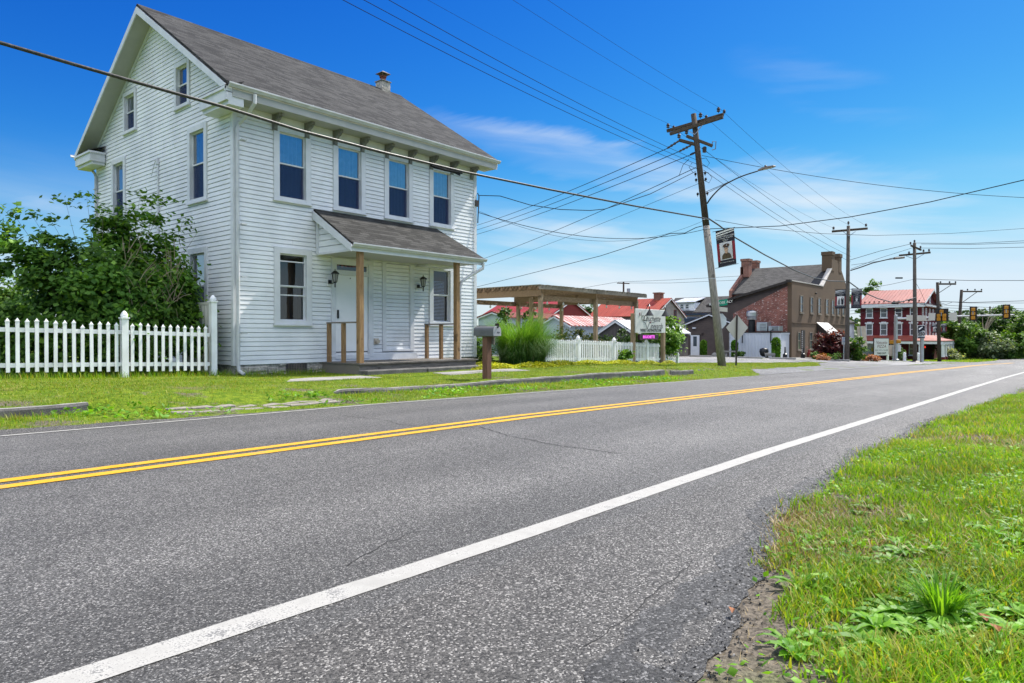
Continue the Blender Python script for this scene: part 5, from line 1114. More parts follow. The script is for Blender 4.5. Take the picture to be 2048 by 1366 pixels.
for i, (p, px) in enumerate(zip(tops, ((856, 0), (1026, 0), (1096, 0)))):
    wire('power_line', 'thin line from the %s insulator of the leaning pole top toward upper left' % nm[i], longwire(p+Vector((0, 0, .2)), onY(*px, p.y)), .0045)
for i, (pz, px) in enumerate((((1391, 319), (778, 0)), ((1393, 328), (728, 0)), ((1395, 338), (690, 2)))):
    p = atD(*pz, 29); wire('secondary_line', '%s of three heavier wires rising upper left from the leaning pole shaft' % ('uppermost', 'middle', 'lowest')[i], longwire(p, onY(*px, p.y-.05)), .008)
hc = Vector((HX1+.08, HY0-.06, 4.62))
wire('service_drop', 'sagging black service wire from the leaning pole to the upper fitting on the house corner', [hc]+[onY(x, y, 14.8-.011*(x-951)*.7) for x, y in ((1000, 392), (1060, 410), (1120, 419), (1180, 421), (1210, 418), (1300, 388))]+[atD(1391, 343, 29)], .013)
wire('service_drop', 'lower slack service wire from the leaning pole to the house corner below the other', span(Vector((HX1+.08, HY0-.06, 4.05)), atD(1412, 458, 29), .62), .011)
wire('service_drop', 'faint straight wire just above the lower slack service wire at the house corner', span(Vector((HX1+.08, HY0-.06, 4.1)), atD(1410, 440, 29), .95), .006)
def back(label, a, px, D, r, sag=.3, name='side_street_line'):
    b_ = atD(*px, D); a = Vector(a); e_ = a.lerp(b_, 1.25); wire(name, label, span(a, e_, sag), r)
back('upper of three wires from the pole short arms down behind the house', atD(1334, 297, 28.9), (951, 447), 58, .016)
back('middle of three wires from the pole short arms down behind the house', atD(1358, 303, 28.9), (951, 456), 58, .016)
back('lowest of three wires from the pole short arms down behind the house', atD(1380, 310, 28.9), (951, 465), 58, .016)
back('single wire from the pole slanting down left to behind the porch roof edge', atD(1392, 335, 29), (958, 516), 58, .015)
back('faint wire from mid pole slanting down left across the pale sky', atD(1397, 367, 29), (955, 532), 58, .009)
L = [atD(1404, 452, 29), atD(1392, 455, 29.3), atD(1370, 466, 30), atD(1340, 467, 31), atD(1200, 512, 38), atD(965, 571, 58), atD(880, 590, 70)]
wire('side_street_line', 'drooping dark wire from below the thick cable clamp down left toward the pergola', L, .017)
for (u, v) in (((1334, 297), (1359, 281)), ((1358, 303), (1383, 290)), ((1380, 310), (1390, 305))):
    mb = MB(); a_, b_ = atD(*u, 28.9), atD(*v, 28.9); mb.tube([a_.lerp(b_, k/8) for k in range(9)], [.02, .05, .03, .06, .03, .06, .03, .05, .02], 7); mb.build('strain_insulator', M_INS, pl)
wire('crossing_line', 'thin wire leaving the leaning pole to the far right above the street lamp', span(atD(1404, 311, 29), atD(2120, 398, 30), .35), .011)
L = [atD(1415, 458, 29), atD(1560, 452, 27.5), atD(1700, 434, 26), atD(1860, 404, 24), atD(2048, 360, 22), atD(2150, 333, 21)]
wire('crossing_line', 'cable crossing over the road from the leaning pole, rising to the right picture edge', L, .016)
L = [atD(1430, 440, 29), atD(1520, 456, 32), atD(1640, 467, 36), atD(1750, 471, 40), atD(1900, 467, 44), atD(2120, 452, 48)]
wire('crossing_line', 'faint low wire passing behind the second pole toward the right edge', L, .011)
mb = MB()
for (pts) in (((1400, 318), (1412, 316), (1419, 326), (1414, 334), (1404, 330)), ((1404, 345), (1416, 345), (1424, 355), (1418, 366), (1408, 360)), ((1378, 318), (1366, 330), (1358, 352)), ((1386, 345), (1378, 334), (1384, 326))):
    mb = MB(); mb.tube([atD(*p, 28.8) for p in pts], .011, 5); mb.build('jumper_loop', M_WIRE, pl)
# ------------------------------------------------------------------ buildings farther on
def lapm(name, col, pitch=.18, var=.06):
    m, t = newmat(name); sx = t.node('ShaderNodeSeparateXYZ'); t.l.new(t.pos(), sx.inputs[0]); fr = t.math('FRACT', t.math('DIVIDE', sx.outputs[2], pitch))
    c = t.mix(1., col, t.ramp(t.noise(t.obj(), 1.4, 5), .3, .7, 1-var*2, 1+var*2), 'MULTIPLY'); h = t.math('SUBTRACT', 1., fr)
    t.out(t.principled(c, .65, .25, 0., t.bump(h, 1., .05))); return m
M_BRNS = lapm('brown_siding', (.07, .052, .045)); M_TAN = plain('tan_stucco', (.12, .08, .05), .9, .1, .6, (.065, .043, .027), .25, .1, .4, 30)
M_BRK = bricks('old_red_brick', (.2, .055, .04), (.3, .1, .07), (.27, .22, .19), .24, .085, (.62, .55, .5)); M_DSH = shingle('dark_roof', (.062, .06, .058), .25, .34, .17)
M_RED = seam('red_metal_roof', (.33, .06, .035), fade=(.36, .09, .06)); M_REDB = seam('bright_red_roof', (.28, .03, .032), fade=(.32, .06, .055)); M_PINK = seam('faded_red_roof', (.23, .05, .032), fade=(.26, .085, .06)); M_STRIPE, _t = newmat('striped_red_roof'); _sx = _t.node('ShaderNodeSeparateXYZ'); _t.l.new(_t.uv(), _sx.inputs[0]); _t.out(_t.principled(_t.mix(_t.ramp(_t.math('ADD', _t.math('FRACT', _t.math('DIVIDE', _sx.outputs[0], .55)), _t.math('MULTIPLY', _t.noise(_t.uv(), 1.5, 4), .4)), .6, .75), (.5, .42, .4), (.34, .07, .055)), .6, .3))
M_GREYL = lapm('grey_tan_siding', (.3, .26, .215)); M_GREYD = lapm('shaded_grey_siding', (.22, .19, .165)); M_BLUEG = plain('pale_blue_wall', (.36, .42, .44), .7, .05, 1); M_MARO = bricks('maroon_brick', (.1, .017, .022), (.125, .022, .028), (.1, .02, .024), .24, .085)
M_WHTW = lapm('white_siding', (.7, .72, .76)); M_NAVY = plain('navy_wall', (.03, .045, .09), .7); M_BARN = plain('dark_barn_wood', (.07, .062, .06), .9, .25, 3, streak=(1, 6, .3)); M_BARNR = plain('barn_red', (.22, .03, .028), .8)
M_TIN = plain('tin_roof', (.5, .51, .53), .45, .1, 2, metal=.3); M_CONTW = plain('container_white', (.55, .58, .62), .5, .06, .8, (.3, .25, .2), .25); M_FARG = plain('far_window_glass', (.06, .075, .09), .08, .2, 2, spec=.8); M_DRED = plain('dark_red_trim', (.12, .03, .025), .7)
def fwin(root, fr, u0, u1, z0, z1, tr=.09, mat=None, pane=None, head=0, sill=True):
    mat = mat or M_TRIM; mb = MB(); fr.box(mb, u0, u0+tr, -.03, .06, z0, z1); fr.box(mb, u1-tr, u1, -.03, .06, z0, z1); fr.box(mb, u0+tr, u1-tr, -.03, .062, z1-tr, z1); fr.box(mb, u0+tr, u1-tr, -.03, .05, z0, z0+tr*.7); fr.box(mb, u0+tr, u1-tr, .0, .045, (z0+z1)/2-.03, (z0+z1)/2+.03)
    if head: fr.box(mb, u0-.12, u1+.12, -.03, .12, z1, z1+.16); fr.box(mb, u0+.15, u1-.15, .0, .1, z1+.161, z1+.26)
    if sill: fr.box(mb, u0-.08, u1+.08, -.03, .11, z0-.12, z0-.002)
    w = mb.build('window', mat, root); mb = MB(); fr.quad(mb, (u0+tr, .015, z0+.05), (u1-tr, .015, z0+.05), (u1-tr, .015, z1-tr), (u0+tr, .015, z1-tr)); mb.build('pane', pane or M_FARG, w); return w
def ribs(mb, a, b, c, d, n, h=.035, w=.03):
    "standing seams on the roof plane a-b (eave) d-c (ridge)"
    a, b, c, d = map(Vector, (a, b, c, d)); nr = (b-a).cross(d-a).normalized(); nr = nr if nr.z > 0 else -nr
    for i in range(n+1):
        u = i/n; mb.beam(a.lerp(b, u)+nr*h*.4, d.lerp(c, u)+nr*h*.4, w, h, nr)
def house(name, label, cat, x0, x1, y0, y1, zb, ze, zr, axis, mats, roofm, ov=.35, go=.25, seams=0, wallY=None):
    t_ = T(name, label, cat, ((x0+x1)/2, (y0+y1)/2, zb)); mx, my = (x0+x1)/2, (y0+y1)/2; mb = MB(); mb.m = 0
    if axis == 'Y':
        mb.extr([(x0, y0, zb), (x1, y0, zb), (x1, y0, ze), (mx, y0, zr-.1), (x0, y0, ze)], (0, y1-y0, 0)); s = (zr-ze)/(mx-x0); sl = [[(x0-ov, y0-go, ze-ov*s), (x0-ov, y1+go, ze-ov*s), (mx, y1+go, zr), (mx, y0-go, zr)], [(x1+ov, y0-go, ze-ov*s), (x1+ov, y1+go, ze-ov*s), (mx, y1+go, zr), (mx, y0-go, zr)]]
    else:
        mb.extr([(x0, y0, zb), (x0, y1, zb), (x0, y1, ze), (x0, my, zr-.1), (x0, y0, ze)], (x1-x0, 0, 0)); s = (zr-ze)/(my-y0); sl = [[(x0-go, y0-ov, ze-ov*s), (x1+go, y0-ov, ze-ov*s), (x1+go, my, zr), (x0-go, my, zr)], [(x0-go, y1+ov, ze-ov*s), (x1+go, y1+ov, ze-ov*s), (x1+go, my, zr), (x0-go, my, zr)]]
    mb.build('wall', mats, t_)
    mb = MB()
    for q in sl: mb.extr([(p[0], p[1], p[2]+.03) for p in q], (0, 0, .07))
    if seams:
        for q in sl: ribs(mb, *[(p[0], p[1], p[2]+.1) for p in q], seams)
    r = mb.build('roof', roofm, t_)
    for q in sl:
        a, b, c, d = map(Vector, q)
        for p, w in ((a, d), (b, c)): mb = MB(); mb.beam(p+Vector((0, 0, -.06)), w+Vector((0, 0, -.06)), .05, .1); mb.build('rake_trim', M_TRIM, r)
    return t_, r
# --- the big brown brick and stucco building
YB_, X0B, XG, X1B = 19.2, 59.5, 68.3, 77.2
bb = T('brown_building', 'two-storey tan stucco and brick building with dark gable roof and four chimneys', 'building', (66, 22, -2.1))
FB = Fr('Y', YB_); mb = MB(); zc = 4.5; zb = -2.6
mb.extr([(X0B+.01, YB_, zb), (X1B, YB_, zb), (X1B, YB_, 4.55), (74.7, YB_, 6.5), (74.6, YB_, 7.35), (71.2, YB_, 7.35), (71.2, YB_, 6.35), (XG, YB_, 4.42), (X0B+.01, YB_, zc)], (0, .35, 0)); mb.build('stucco_front', M_TAN, bb)
mb = MB(); mb.box(X0B-.02, XG, YB_-.04, YB_+.38, zc+.002, zc+.09); mb.beam((XG, YB_+.17, 4.5), (71.2, YB_+.17, 6.42), .43, .09); mb.build('parapet_coping', plain('coping_stone', (.45, .42, .38), .8), bb)
for x0, x1 in ((71.15, 72.05), (73.75, 74.65)):
    mb = MB(); mb.box(x0, x1, YB_-.03, YB_+.9, 6.2, 7.75); mb.box(x0-.06, x1+.06, YB_-.09, YB_+.96, 7.751, 8.1); mb.build('chimney', M_TAN, bb)
for x0, x1 in ((70.9, 71.8), (73.2, 74.1)):
    mb = MB(); mb.box(x0, x1, 27.3, 28.1, 6.0, 7.7); mb.box(x0-.07, x1+.07, 27.23, 28.17, 7.701, 7.95); mb.build('chimney', M_BRICKR, bb)
mb = MB(); mb.extr([(X0B, YB_+.351, zb), (X0B, YB_+.351, 4.1), (X0B, 24.3, 1.85), (X0B, 24.3, zb)], (.3, 0, 0)); mb.build('brick_wall', M_BRK, bb)
mb = MB(); mb.extr([(X0B+.001, YB_+.351, 4.101), (X0B+.001, YB_+.351, 4.4), (X0B+.001, 26.4, 2.62), (X0B+.001, 26.4, zb), (X0B+.001, 24.301, zb), (X0B+.001, 24.301, 1.85)], (.3, 0, 0)); mb.build('siding_wall', M_BRNS, bb)
mb = MB(); mb.extr([(X0B-.25, YB_+.36, 4.47), (XG, YB_+.36, 4.47), (XG, 26.7, 2.6), (X0B-.25, 26.7, 2.6)], (0, 0, -.12)); mb.build('lean_to_roof', M_DSH, bb)
mb = MB(); mb.beam((X0B-.28, YB_+.3, 4.44), (X0B-.28, 26.7, 2.56), .06, .2); mb.beam((X0B-.3, YB_-.05, 4.5), (X0B-.3, YB_+.35, 4.5), .3, .22); mb.build('lean_to_fascia', M_DARKM, bb)
mb = MB(); mb.extr([(XG-.3, YB_+.36, 4.15), (72.9, YB_+.36, 7.05), (72.9, 27.9, 7.05), (XG-.3, 27.9, 4.15)], (0, 0, -.1)); mb.extr([(X1B+.3, YB_+.36, 4.3), (72.9, YB_+.36, 7.05), (72.9, 27.9, 7.05), (X1B+.3, 27.9, 4.3)], (0, 0, -.1)); mb.build('main_roof', M_DSH, bb)
mb = MB(); mb.box(XG+.1, X1B-.05, YB_+.351, 28, zb, 4.1); mb.build('main_wall', M_BRICKR, bb)
mb = MB(); mb.extr([(XG-.35, 27.9, 3.75), (XG-.35, 27.9, 4.45), (70.9, 27.9, 6.3), (70.9, 27.9, 7.1), (74.2, 27.9, 7.1), (X1B, 27.9, 4.6), (X1B, 27.9, 3.5)], (0, .3, 0)); mb.build('rear_parapet', M_BRICKR, bb)
uw = [(61.6, 62.45), (64.45, 65.3), (66.75, 67.65), (69.2, 70.1), (71.15, 72.05), (73.05, 73.95), (74.9, 75.8)]
for u0, u1 in uw: fwin(bb, FB, u0, u1, 1.9, 3.4, .09, plain('dark_frame', (.2, .16, .12), .6) if 'dark_frame' not in MATS else MATS['dark_frame'])
for u0, u1 in ((61.0, 61.8), (64.3, 65.15), (71.6, 72.3), (73.4, 74.1)): fwin(bb, FB, u0, u1, -1.35, .2, .09, MATS['dark_frame'])
mb = MB(); FB.box(mb, 62.0, 62.9, -.05, .06, -2.1, .35); dd = mb.build('side_door', M_DARKM, bb); mb = MB()
for i in range(14): FB.box(mb, 62.0, 62.12, .061, .075, -2.05+i*.17, -1.95+i*.17)
mb.build('door_stripes', M_PLT, dd)
mb = MB(); FB.box(mb, X0B+.1, X1B, .0, .05, .95, 1.03); mb.build('string_course', M_TAN, bb)
mb = MB(); x0, x1 = 66.4, 70.0; q = [(x0, YB_-.02, 1.05), (x0, YB_-1.25, -.1), (x0, YB_-.02, -.1)]; mb.m = 0; mb.quad(*q); mb.quad(*[(x1, p[1], p[2]) for p in reversed(q)]); mb.m = 1; mb.extr([(x0-.02, YB_-.02, 1.1), (x0-.02, YB_-1.3, -.1), (x1+.02, YB_-1.3, -.1), (x1+.02, YB_-.02, 1.1)], (0, 0, -.03)); mb.build('awning', [M_DARKM, plain('awning_canvas', (.62, .6, .57), .8)], bb)  # dark cheeks paint the shade on the awning's sides
mb = MB(); mb.lathe((65.9, YB_-.1, 3.75), [(.0, -.1), (.09, -.06), (.09, .06), (.0, .1)], 8); mb.build('wall_lamp', M_BLACK, bb)
mb = MB(); mb.lathe((63.6, 19.0, -2.15), [(.16, 0), (.16, .5), (.1, .55), (.1, .75), (.0, .8)], 10); mb.build('standpipe', M_BARNR, bb)
# --- brown shed
FSH = Fr('X', 58.5); bs, _ = house('brown_shed', 'low dark brown sided shed with shallow gable and white entry door', 'shed', 58.5, 66, 23.75, 28.35, -2.6, .95, 1.8, 'X', M_BRNS, M_DSH, .35, .2)
mb = MB(); FSH.box(mb, 26.9, 27.95, -.02, .05, -2.12, 0.0); d_ = mb.build('door', plain('door_frame_dark', (.05, .04, .035), .7), bs); mb = MB(); FSH.box(mb, 27.0, 27.85, .051, .075, -2.08, -.09); mb.build('door_leaf', M_TRIM, d_); mb = MB(); FSH.quad(mb, (27.25, .078, -1.1), (27.6, .078, -1.1), (27.6, .078, -.2), (27.25, .078, -.2)); mb.build('door_pane', M_FARG, d_)
mb = MB(); FSH.box(mb, 26.65, 26.8, .0, .12, .0, .12); mb.build('wall_lamp', M_DARKM, bs); mb = MB(); FSH.box(mb, 27.35, 27.65, .0, .15, .5, .62); mb.build('flood_lamp', M_TRIM, bs)
mb = MB(); mb.box(57.0, 58.45, 26.6, 28.2, -2.3, -2.08); mb.build('doorstep', M_CONC, bs)
# --- white container with roof plant
cn = T('shipping_container', 'white corrugated storage container standing against the old brick wall', 'container', (58, 21.5, -2.1))
CX0, CX1, CY0, CY1 = 57.2, 59.42, 19.32, 23.7
mb = MB(); pts = []; y = CY0+.06; s = 0
while y < CY1-.1: pts += [(CX0+.045*s, y), (CX0+.045*s, y+.09)]; y += .14; s = 1-s
poly = [(CX0+.1, CY0+.06)]+pts+[(CX0+.1, CY1-.06)]
mb.extr([(x, y, -2.0) for x, y in poly], (0, 0, 1.98)); mb.build('corrugated_side', M_CONTW, cn)
mb = MB(); mb.box(CX0+.03, CX1, CY0+.05, CY0+.1, -2.0, -.02); mb.build('end_panel', M_CONTW, cn); mb = MB(); mb.box(CX0+.1, CX1, CY0+.1, CY1-.05, -2.0, -.03); mb.build('inner_box', M_CONTW, cn)
mb = MB(); mb.box(CX0, CX1+.02, CY0, CY1, -.019, .12); mb.box(CX0, CX1, CY0, CY1, -2.2, -2.001)
for y in (CY0, CY1-.06): mb.box(CX0, CX0+.06, y, y+.06, -2.0, -.02)
mb.build('frame', M_TRIM, cn); mb = MB(); mb.box(CX0-.06, CX1, CY0-.04, CY1, .121, .2); mb.build('roof_edge', M_DARKM, cn)
for y in (20.1, 22.5): mb = MB(); mb.tube([(CX0-.12, y, -.75), (CX0-.12, y, .3), (CX0-.12, y-.2, .38)], .05, 6); mb.build('vent_pipe', M_BLACK, cn)
ac = T('exhaust_fan', 'silver mushroom exhaust fan on black duct above the white container', 'vent fan', (58.3, 22.1, .2)); mb = MB(); mb.lathe((58.3, 22.15, .2), [(.28, 0), (.28, 1.0), (.2, 1.05)], 12); mb.build('duct', M_BLACK, ac); mb = MB(); mb.lathe((58.3, 22.15, 1.25), [(.4, 0), (.44, .12), (.34, .16), (.45, .3), (.46, .62), (.4, .72), (.2, .8), (0, .82)], 16); mb.build('hood', M_GALV, ac)
for i, (y0, y1, h, l) in enumerate(((20.7, 21.6, .78, 'large grey air handler in the middle of the container roof'), (19.7, 20.6, .45, 'low grey condenser unit nearest the tan wall on the container roof'), (22.6, 23.3, .45, 'small grey condenser unit at the far end of the container roof'))):
    u = T('air_conditioner', l, 'air conditioner', (58.3, (y0+y1)/2, .2), 0, 'units on the container roof'); mb = MB(); mb.box(57.9, 58.9, y0, y1, .24, .24+h); mb.build('casing', M_GALV, u, bevel=.03); mb = MB()
    for k in range(5): mb.box(57.885, 57.9, y0+.08, y1-.3, .3+k*h/6, .33+k*h/6)
    mb.build('grille', M_DARKM, u)
# --- small things on the gravel
def cypress(label, x, y, h, r):
    t_ = T('cypress', label, 'shrub', (x, y, gz(x, y)), 0, 'clipped columnar cypresses'); n = 1500; z = RNG.uniform(0, 1, n); a = RNG.uniform(0, 2*np.pi, n); rr = r*np.where(z > .75, np.sqrt(np.clip(1-((z-.75)/.25)**2, 0, 1)), 1-.12*(1-z/.75))*RNG.uniform(.82, 1.04, n)
    leaves('foliage', np.stack([x+rr*np.cos(a), y+rr*np.sin(a), gz(x, y)+.05+z*h], 1), .1, M_CYP, t_, up=.3); mb = MB(); mb.tube([(x, y, gz(x, y)-.1), (x, y, gz(x, y)+h*.6)], .06, 6); mb.build('trunk', M_BARK, t_)
for px, py, D, h, r, l in ((1407, 715, 59.5, 1.35, .27, 'clipped columnar cypress right of the white shed door'), (1469, 714, 57.5, 1.35, .26, 'clipped columnar cypress at the shed end half behind the sign post'), (1552, 717, 54.5, 1.6, .33, 'clipped columnar cypress in front of the white container')):
    p = atD(px, py, D); cypress(l, p.x, p.y, h, r)
bt = T('stone_bench', 'small pale stone bench by the brown shed', 'bench', atD(1462, 714, 57)); p = atD(1462, 714, 57); g = gz(p.x, p.y)
mb = MB(); mb.obox((p.x, p.y, g+.48), (.2, 0, 0), (0, .65, 0), (0, 0, .05)); mb.build('seat', M_CONC, bt)
for s in (-.4, .4): mb = MB(); mb.lathe((p.x, p.y+s, g), [(.14, 0), (.1, .1), (.09, .3), (.14, .43)], 8); mb.build('leg', M_CONC, bt)
p = atD(1528, 717, 55); g = gz(p.x, p.y); t_ = T('wheelbarrow', 'black tub wheelbarrow tipped against the white container', 'wheelbarrow', (p.x, p.y, g)); mb = MB(); mb.lathe((p.x, p.y, g+.1), [(.15, 0), (.3, .15), (.36, .4), (.32, .62), (.1, .7)], 10); mb.build('tub', M_BLACK, t_, smooth=True); mb = MB(); mb.tube([(p.x-.2, p.y+.2, g+.6), (p.x-.4, p.y-.6, g+.15)], .025, 6); mb.build('handle', M_WOODV, t_); mb = MB(); mb.lathe((p.x-.2, p.y-.3, g), [(.0, 0), (.14, .02), (.14, .1), (0, .12)], 10); mb.build('wheel', M_BLACK, t_)
p = atD(1541, 717, 54.5); g = gz(p.x, p.y); t_ = T('planter', 'low grey stone planter trough beside the black wheelbarrow', 'planter', (p.x, p.y, g)); mb = MB(); mb.box(p.x-.2, p.x+.2, p.y-.4, p.y+.4, g+.18, g+.4); mb.build('trough', M_CONC, t_, bevel=.03)
for s in (-.3, .3): mb = MB(); mb.box(p.x-.15, p.x+.15, p.y+s-.07, p.y+s+.07, g-.02, g+.179); mb.build('foot', M_CONC, t_)
for px, D, l in ((1570, 53.5, 'black slim smokers post beside the white container end'), (1606, 57, 'black slim smokers post beside the striped side door')):
    p = atD(px, 717, D); g = gz(p.x, p.y); t_ = T('ash_receptacle', l, 'ash bin', (p.x, p.y, g), 0, 'smokers posts'); mb = MB(); mb.lathe((p.x, p.y, g), [(.17, 0), (.16, .35), (.06, .42), (.045, .9), (.03, .92)], 10); mb.build('body', M_BLACK, t_)
p = atD(1482, 716, 56); t_ = T('shrub', 'tiny dark round shrub at the foot of the white container', 'shrub', (p.x, p.y, gz(p.x, p.y))); P_, _ = clumps(500, (p.x, p.y, gz(p.x, p.y)+.25), (.4, .4, .25), 12, .15, .6); leaves('foliage', P_, .09, M_TREED, t_); mb = MB(); mb.tube([(p.x, p.y, gz(p.x, p.y)-.1), (p.x, p.y, gz(p.x, p.y)+.2)], .04, 5); mb.build('stem', M_BARK, t_)
p = atD(1429, 713, 58.5); mb = MB(); mb.lathe((p.x, p.y, gz(p.x, p.y)-.02), [(.25, 0), (.28, .12), (.18, .3), (.1, .36), (.0, .38)], 9); setp(mb.build('boulder', M_CONC, smooth=True), 'small pale rounded stone in front of the brown shed', 'stone')
for i, (px, py, D, l) in enumerate(((1400, 718, 56, 'concrete wheel stop on gravel in front of the white shed door'), (1500, 722, 52, 'concrete wheel stop in front of the white container middle'), (1565, 723, 50.5, 'concrete wheel stop near the tan building corner'), (1672, 724, 52, 'concrete wheel stop beneath the dark purple shrub'))):
    p = atD(px, py, D); mb = MB(); g = gz(p.x, p.y); mb.extr([(p.x-.1, p.y-.95, g), (p.x+.1, p.y-.95, g), (p.x+.06, p.y-.95, g+.14), (p.x-.06, p.y-.95, g+.14)], (0, 1.9, 0)); setp(mb.build('wheel_stop', M_CONC, bevel=.015), l, 'wheel stop', 'concrete wheel stops')
def shrubat(name, label, c, rad, n, k, cr, leaf, mat, cat='shrub', group=None):
    c = Vector(c); g = gz(c.x, c.y); t_ = T(name, label, cat, (c.x, c.y, g), 0, group); P_, cc = clumps(n, (c.x, c.y, g+rad[2]*.9), rad, k, cr, .6, g); leaves('foliage', P_, leaf, mat, t_, up=.5, center=(c.x, c.y, g)); limbs('stems', (c.x, c.y, g), [(Vector(q), .03) for q in cc[:14]], .1, t_, bend=.2, n=5)
shrubat('smoke_bush', 'big dark purple smoke bush in front of the tan building', atD(1662, 718, 55), (1.35, 1.35, 1.15), 4200, 60, .42, .16, M_PURP); shrubat('shrub', 'green and purple shrub right of the second pole', atD(1712, 720, 55), (.7, .7, 1.0), 1500, 25, .32, .13, M_TREE)
shrubat('shrub', 'small green shrub left under the dark purple bush', atD(1633, 717, 54), (.35, .35, .3), 400, 10, .2, .1, M_TREE); shrubat('shrub', 'small green shrub in front of the dark purple bush', atD(1668, 719, 52.5), (.45, .45, .3), 500, 10, .2, .1, M_TREE)
shrubat('barberry', 'orange brown mounded barberry near the dark purple bush', atD(1643, 719, 52), (.5, .5, .24), 900, 14, .2, .09, M_ORAN, group='orange barberry mounds'); shrubat('barberry', 'orange brown mounded barberry right of the second pole', atD(1738, 723, 56), (.75, .75, .26), 1100, 14, .22, .09, M_ORAN, group='orange barberry mounds')
# --- houses in the middle distance, glimpsed beyond the fence
FBx, FBy = Fr('X', 76), Fr('Y', 41.1)
hb, rb = house('grey_house', 'grey-tan house with rust red standing seam roof and brick chimney', 'house', 76, 84.2, 41.1, 50.5, -3, 2.35, 4.55, 'Y', M_GREYD, M_RED, .3, .25, 26)
mb = MB(); mb.box(79.6, 80.6, 42.2, 43.1, 3.9, 5.25); mb.box(79.5, 80.7, 42.1, 43.2, 5.251, 5.4); mb.build('chimney', M_BRICKR, rb)
mb = MB(); mb.extr([(76.01, 41.09, -3), (84.19, 41.09, -3), (84.19, 41.09, 2.35), (80.1, 41.09, 4.4), (76.01, 41.09, 2.35)], (0, -.03, 0)); mb.build('lit_gable_face', M_GREYL, hb)  # lit copy of the siding colour, laid over the shaded-colour wall
fwin(hb, FBx, 49.0, 49.8, .3, 1.85, .1); fwin(hb, FBx, 43.3, 44.2, .3, 1.85, .1); FBy2 = Fr('Y', 41.06)
for u0, u1, z0, z1 in ((78.3, 79.0, 2.3, 3.2), (81.2, 81.9, 2.2, 3.15), (81.3, 82.5, .3, 2.0), (78.0, 79.1, .3, 2.0)): fwin(hb, FBy2, u0, u1, z0, z1, .12, M_DRED)
hd_, rd = house('red_barn', 'red barn-like building with bright red metal roof seen under the pergola', 'barn', 62, 69, 46.2, 56.6, -3, 2.4, 3.95, 'Y', M_BARNR, M_REDB, .3, .2, 26)
he, _ = house('garage', 'pale blue garage with low faded pink roof seen between pergola posts', 'garage', 48, 58, 41.0, 44.7, -2.5, 1.55, 2.05, 'X', M_BLUEG, M_PINK, .25, .15, 20)
hf, _ = house('garage', 'pale blue garage with red and white striped metal roof behind the pergola', 'garage', 44, 54, 31.2, 34.1, -2.5, .72, 1.42, 'X', M_BLUEG, M_STRIPE, .25, .15, 24)
hg, _ = house('wooden_shed', 'dark unpainted wooden shed with pale tin roof behind the winery sign', 'shed', 45, 54, 26.0, 29.1, -2.3, .1, 1.0, 'X', M_BARN, M_TIN, .2, .15, 30)
hc_, rc = house('grey_roofed_house', 'large grey shingle roofed house with long white dormer in the distance', 'house', 100, 108, 41.5, 52, -3, 3.55, 5.9, 'Y', M_WHTW, M_DSH, .4, .3)
mb = MB(); mb.box(100.1, 103.5, 47.1, 50.4, 3.55, 4.98); dm_ = mb.build('dormer', M_WHTW, rc); mb = MB(); mb.extr([(99.8, 46.9, 5.0), (99.8, 50.6, 5.0), (103.9, 50.6, 5.85), (103.9, 46.9, 5.85)], (0, 0, .08)); mb.build('dormer_roof', M_TIN, dm_)
for u0, u1 in ((48.0, 48.6), (48.9, 49.5)): fwin(dm_, Fr('X', 100.1), u0, u1, 4.0, 4.75, .06, M_TRIM)
for u0, u1 in ((43, 44.4), (45.6, 47), (48.4, 49.8)): fwin(hc_, Fr('X', 100), u0, u1, .9, 2.6, .14)
mb = MB(); mb.box(99.2, 100, 41.5, 52, 2.95, 3.2); mb.box(99.3, 99.98, 41.6, 51.9, 1.9, 2.5); mb.build('porch_band', M_NAVY, hc_)
house('brown_roofed_house', 'distant brown roofed house peeping over the red roof chimney', 'house', 120, 130, 60, 70, -3, 4.6, 6.7, 'Y', M_GREYL, M_DSH, .4, .3)
hw, _ = house('white_house', 'small white house with grey roof between the tan and the maroon buildings', 'house', 100, 108, 26, 33, -4, 1.7, 3.3, 'X', M_WHTW, M_DSH, .3, .2); fwin(hw, Fr('X', 100), 28.3, 28.9, -1, .7, .08)
pp = atD(1247, 640, 95); t_ = T('utility_pole', 'small distant dark utility pole rising over the red roofed grey house', 'utility pole', (pp.x, pp.y, -3)); mb = MB(); mb.tube([(pp.x, pp.y, -3), (pp.x, pp.y, 7.3)], [.16, .12], 8); mb.build('shaft', M_POLED, t_); q0, q1 = atD(1234, 566, 95), atD(1259, 567, 95); armbeam(t_, q0, q1, .12, .14, M_ARM)
mb = MB(); mb.lathe((pp.x+.5, pp.y-.5, 5.6), [(.0, 0), (.25, .05), (.25, .75), (0, .8)], 10); mb.build('transformer', M_GALV, t_)
# --- the maroon corner building
XR, YR = 108, 17.58
rbld = T('maroon_building', 'three-storey maroon brick corner building with faded red metal roof and white porch', 'building', (114.5, 21, -3.5)); zb = -4.4
mb = MB(); mb.extr([(XR, YR, zb), (121.5, YR, zb), (121.5, YR, 4.2), (114.75, YR, 6.3), (XR, YR, 4.2)], (0, 7.6, 0)); mb.build('wall', M_MARO, rbld)
mb = MB(); q = [[(XR-.5, YR-.55, 4.25), (XR-.5, YR+7.8, 4.25), (114.75, YR+7.8, 6.5), (114.75, YR-.55, 6.5)], [(122, YR-.55, 4.25), (122, YR+7.8, 4.25), (114.75, YR+7.8, 6.5), (114.75, YR-.55, 6.5)]]
for s_ in q: mb.extr(s_, (0, 0, .08)); ribs(mb, *[(p[0], p[1], p[2]+.08) for p in s_], 19, .05, .04)
rr = mb.build('roof', M_PINK, rbld)
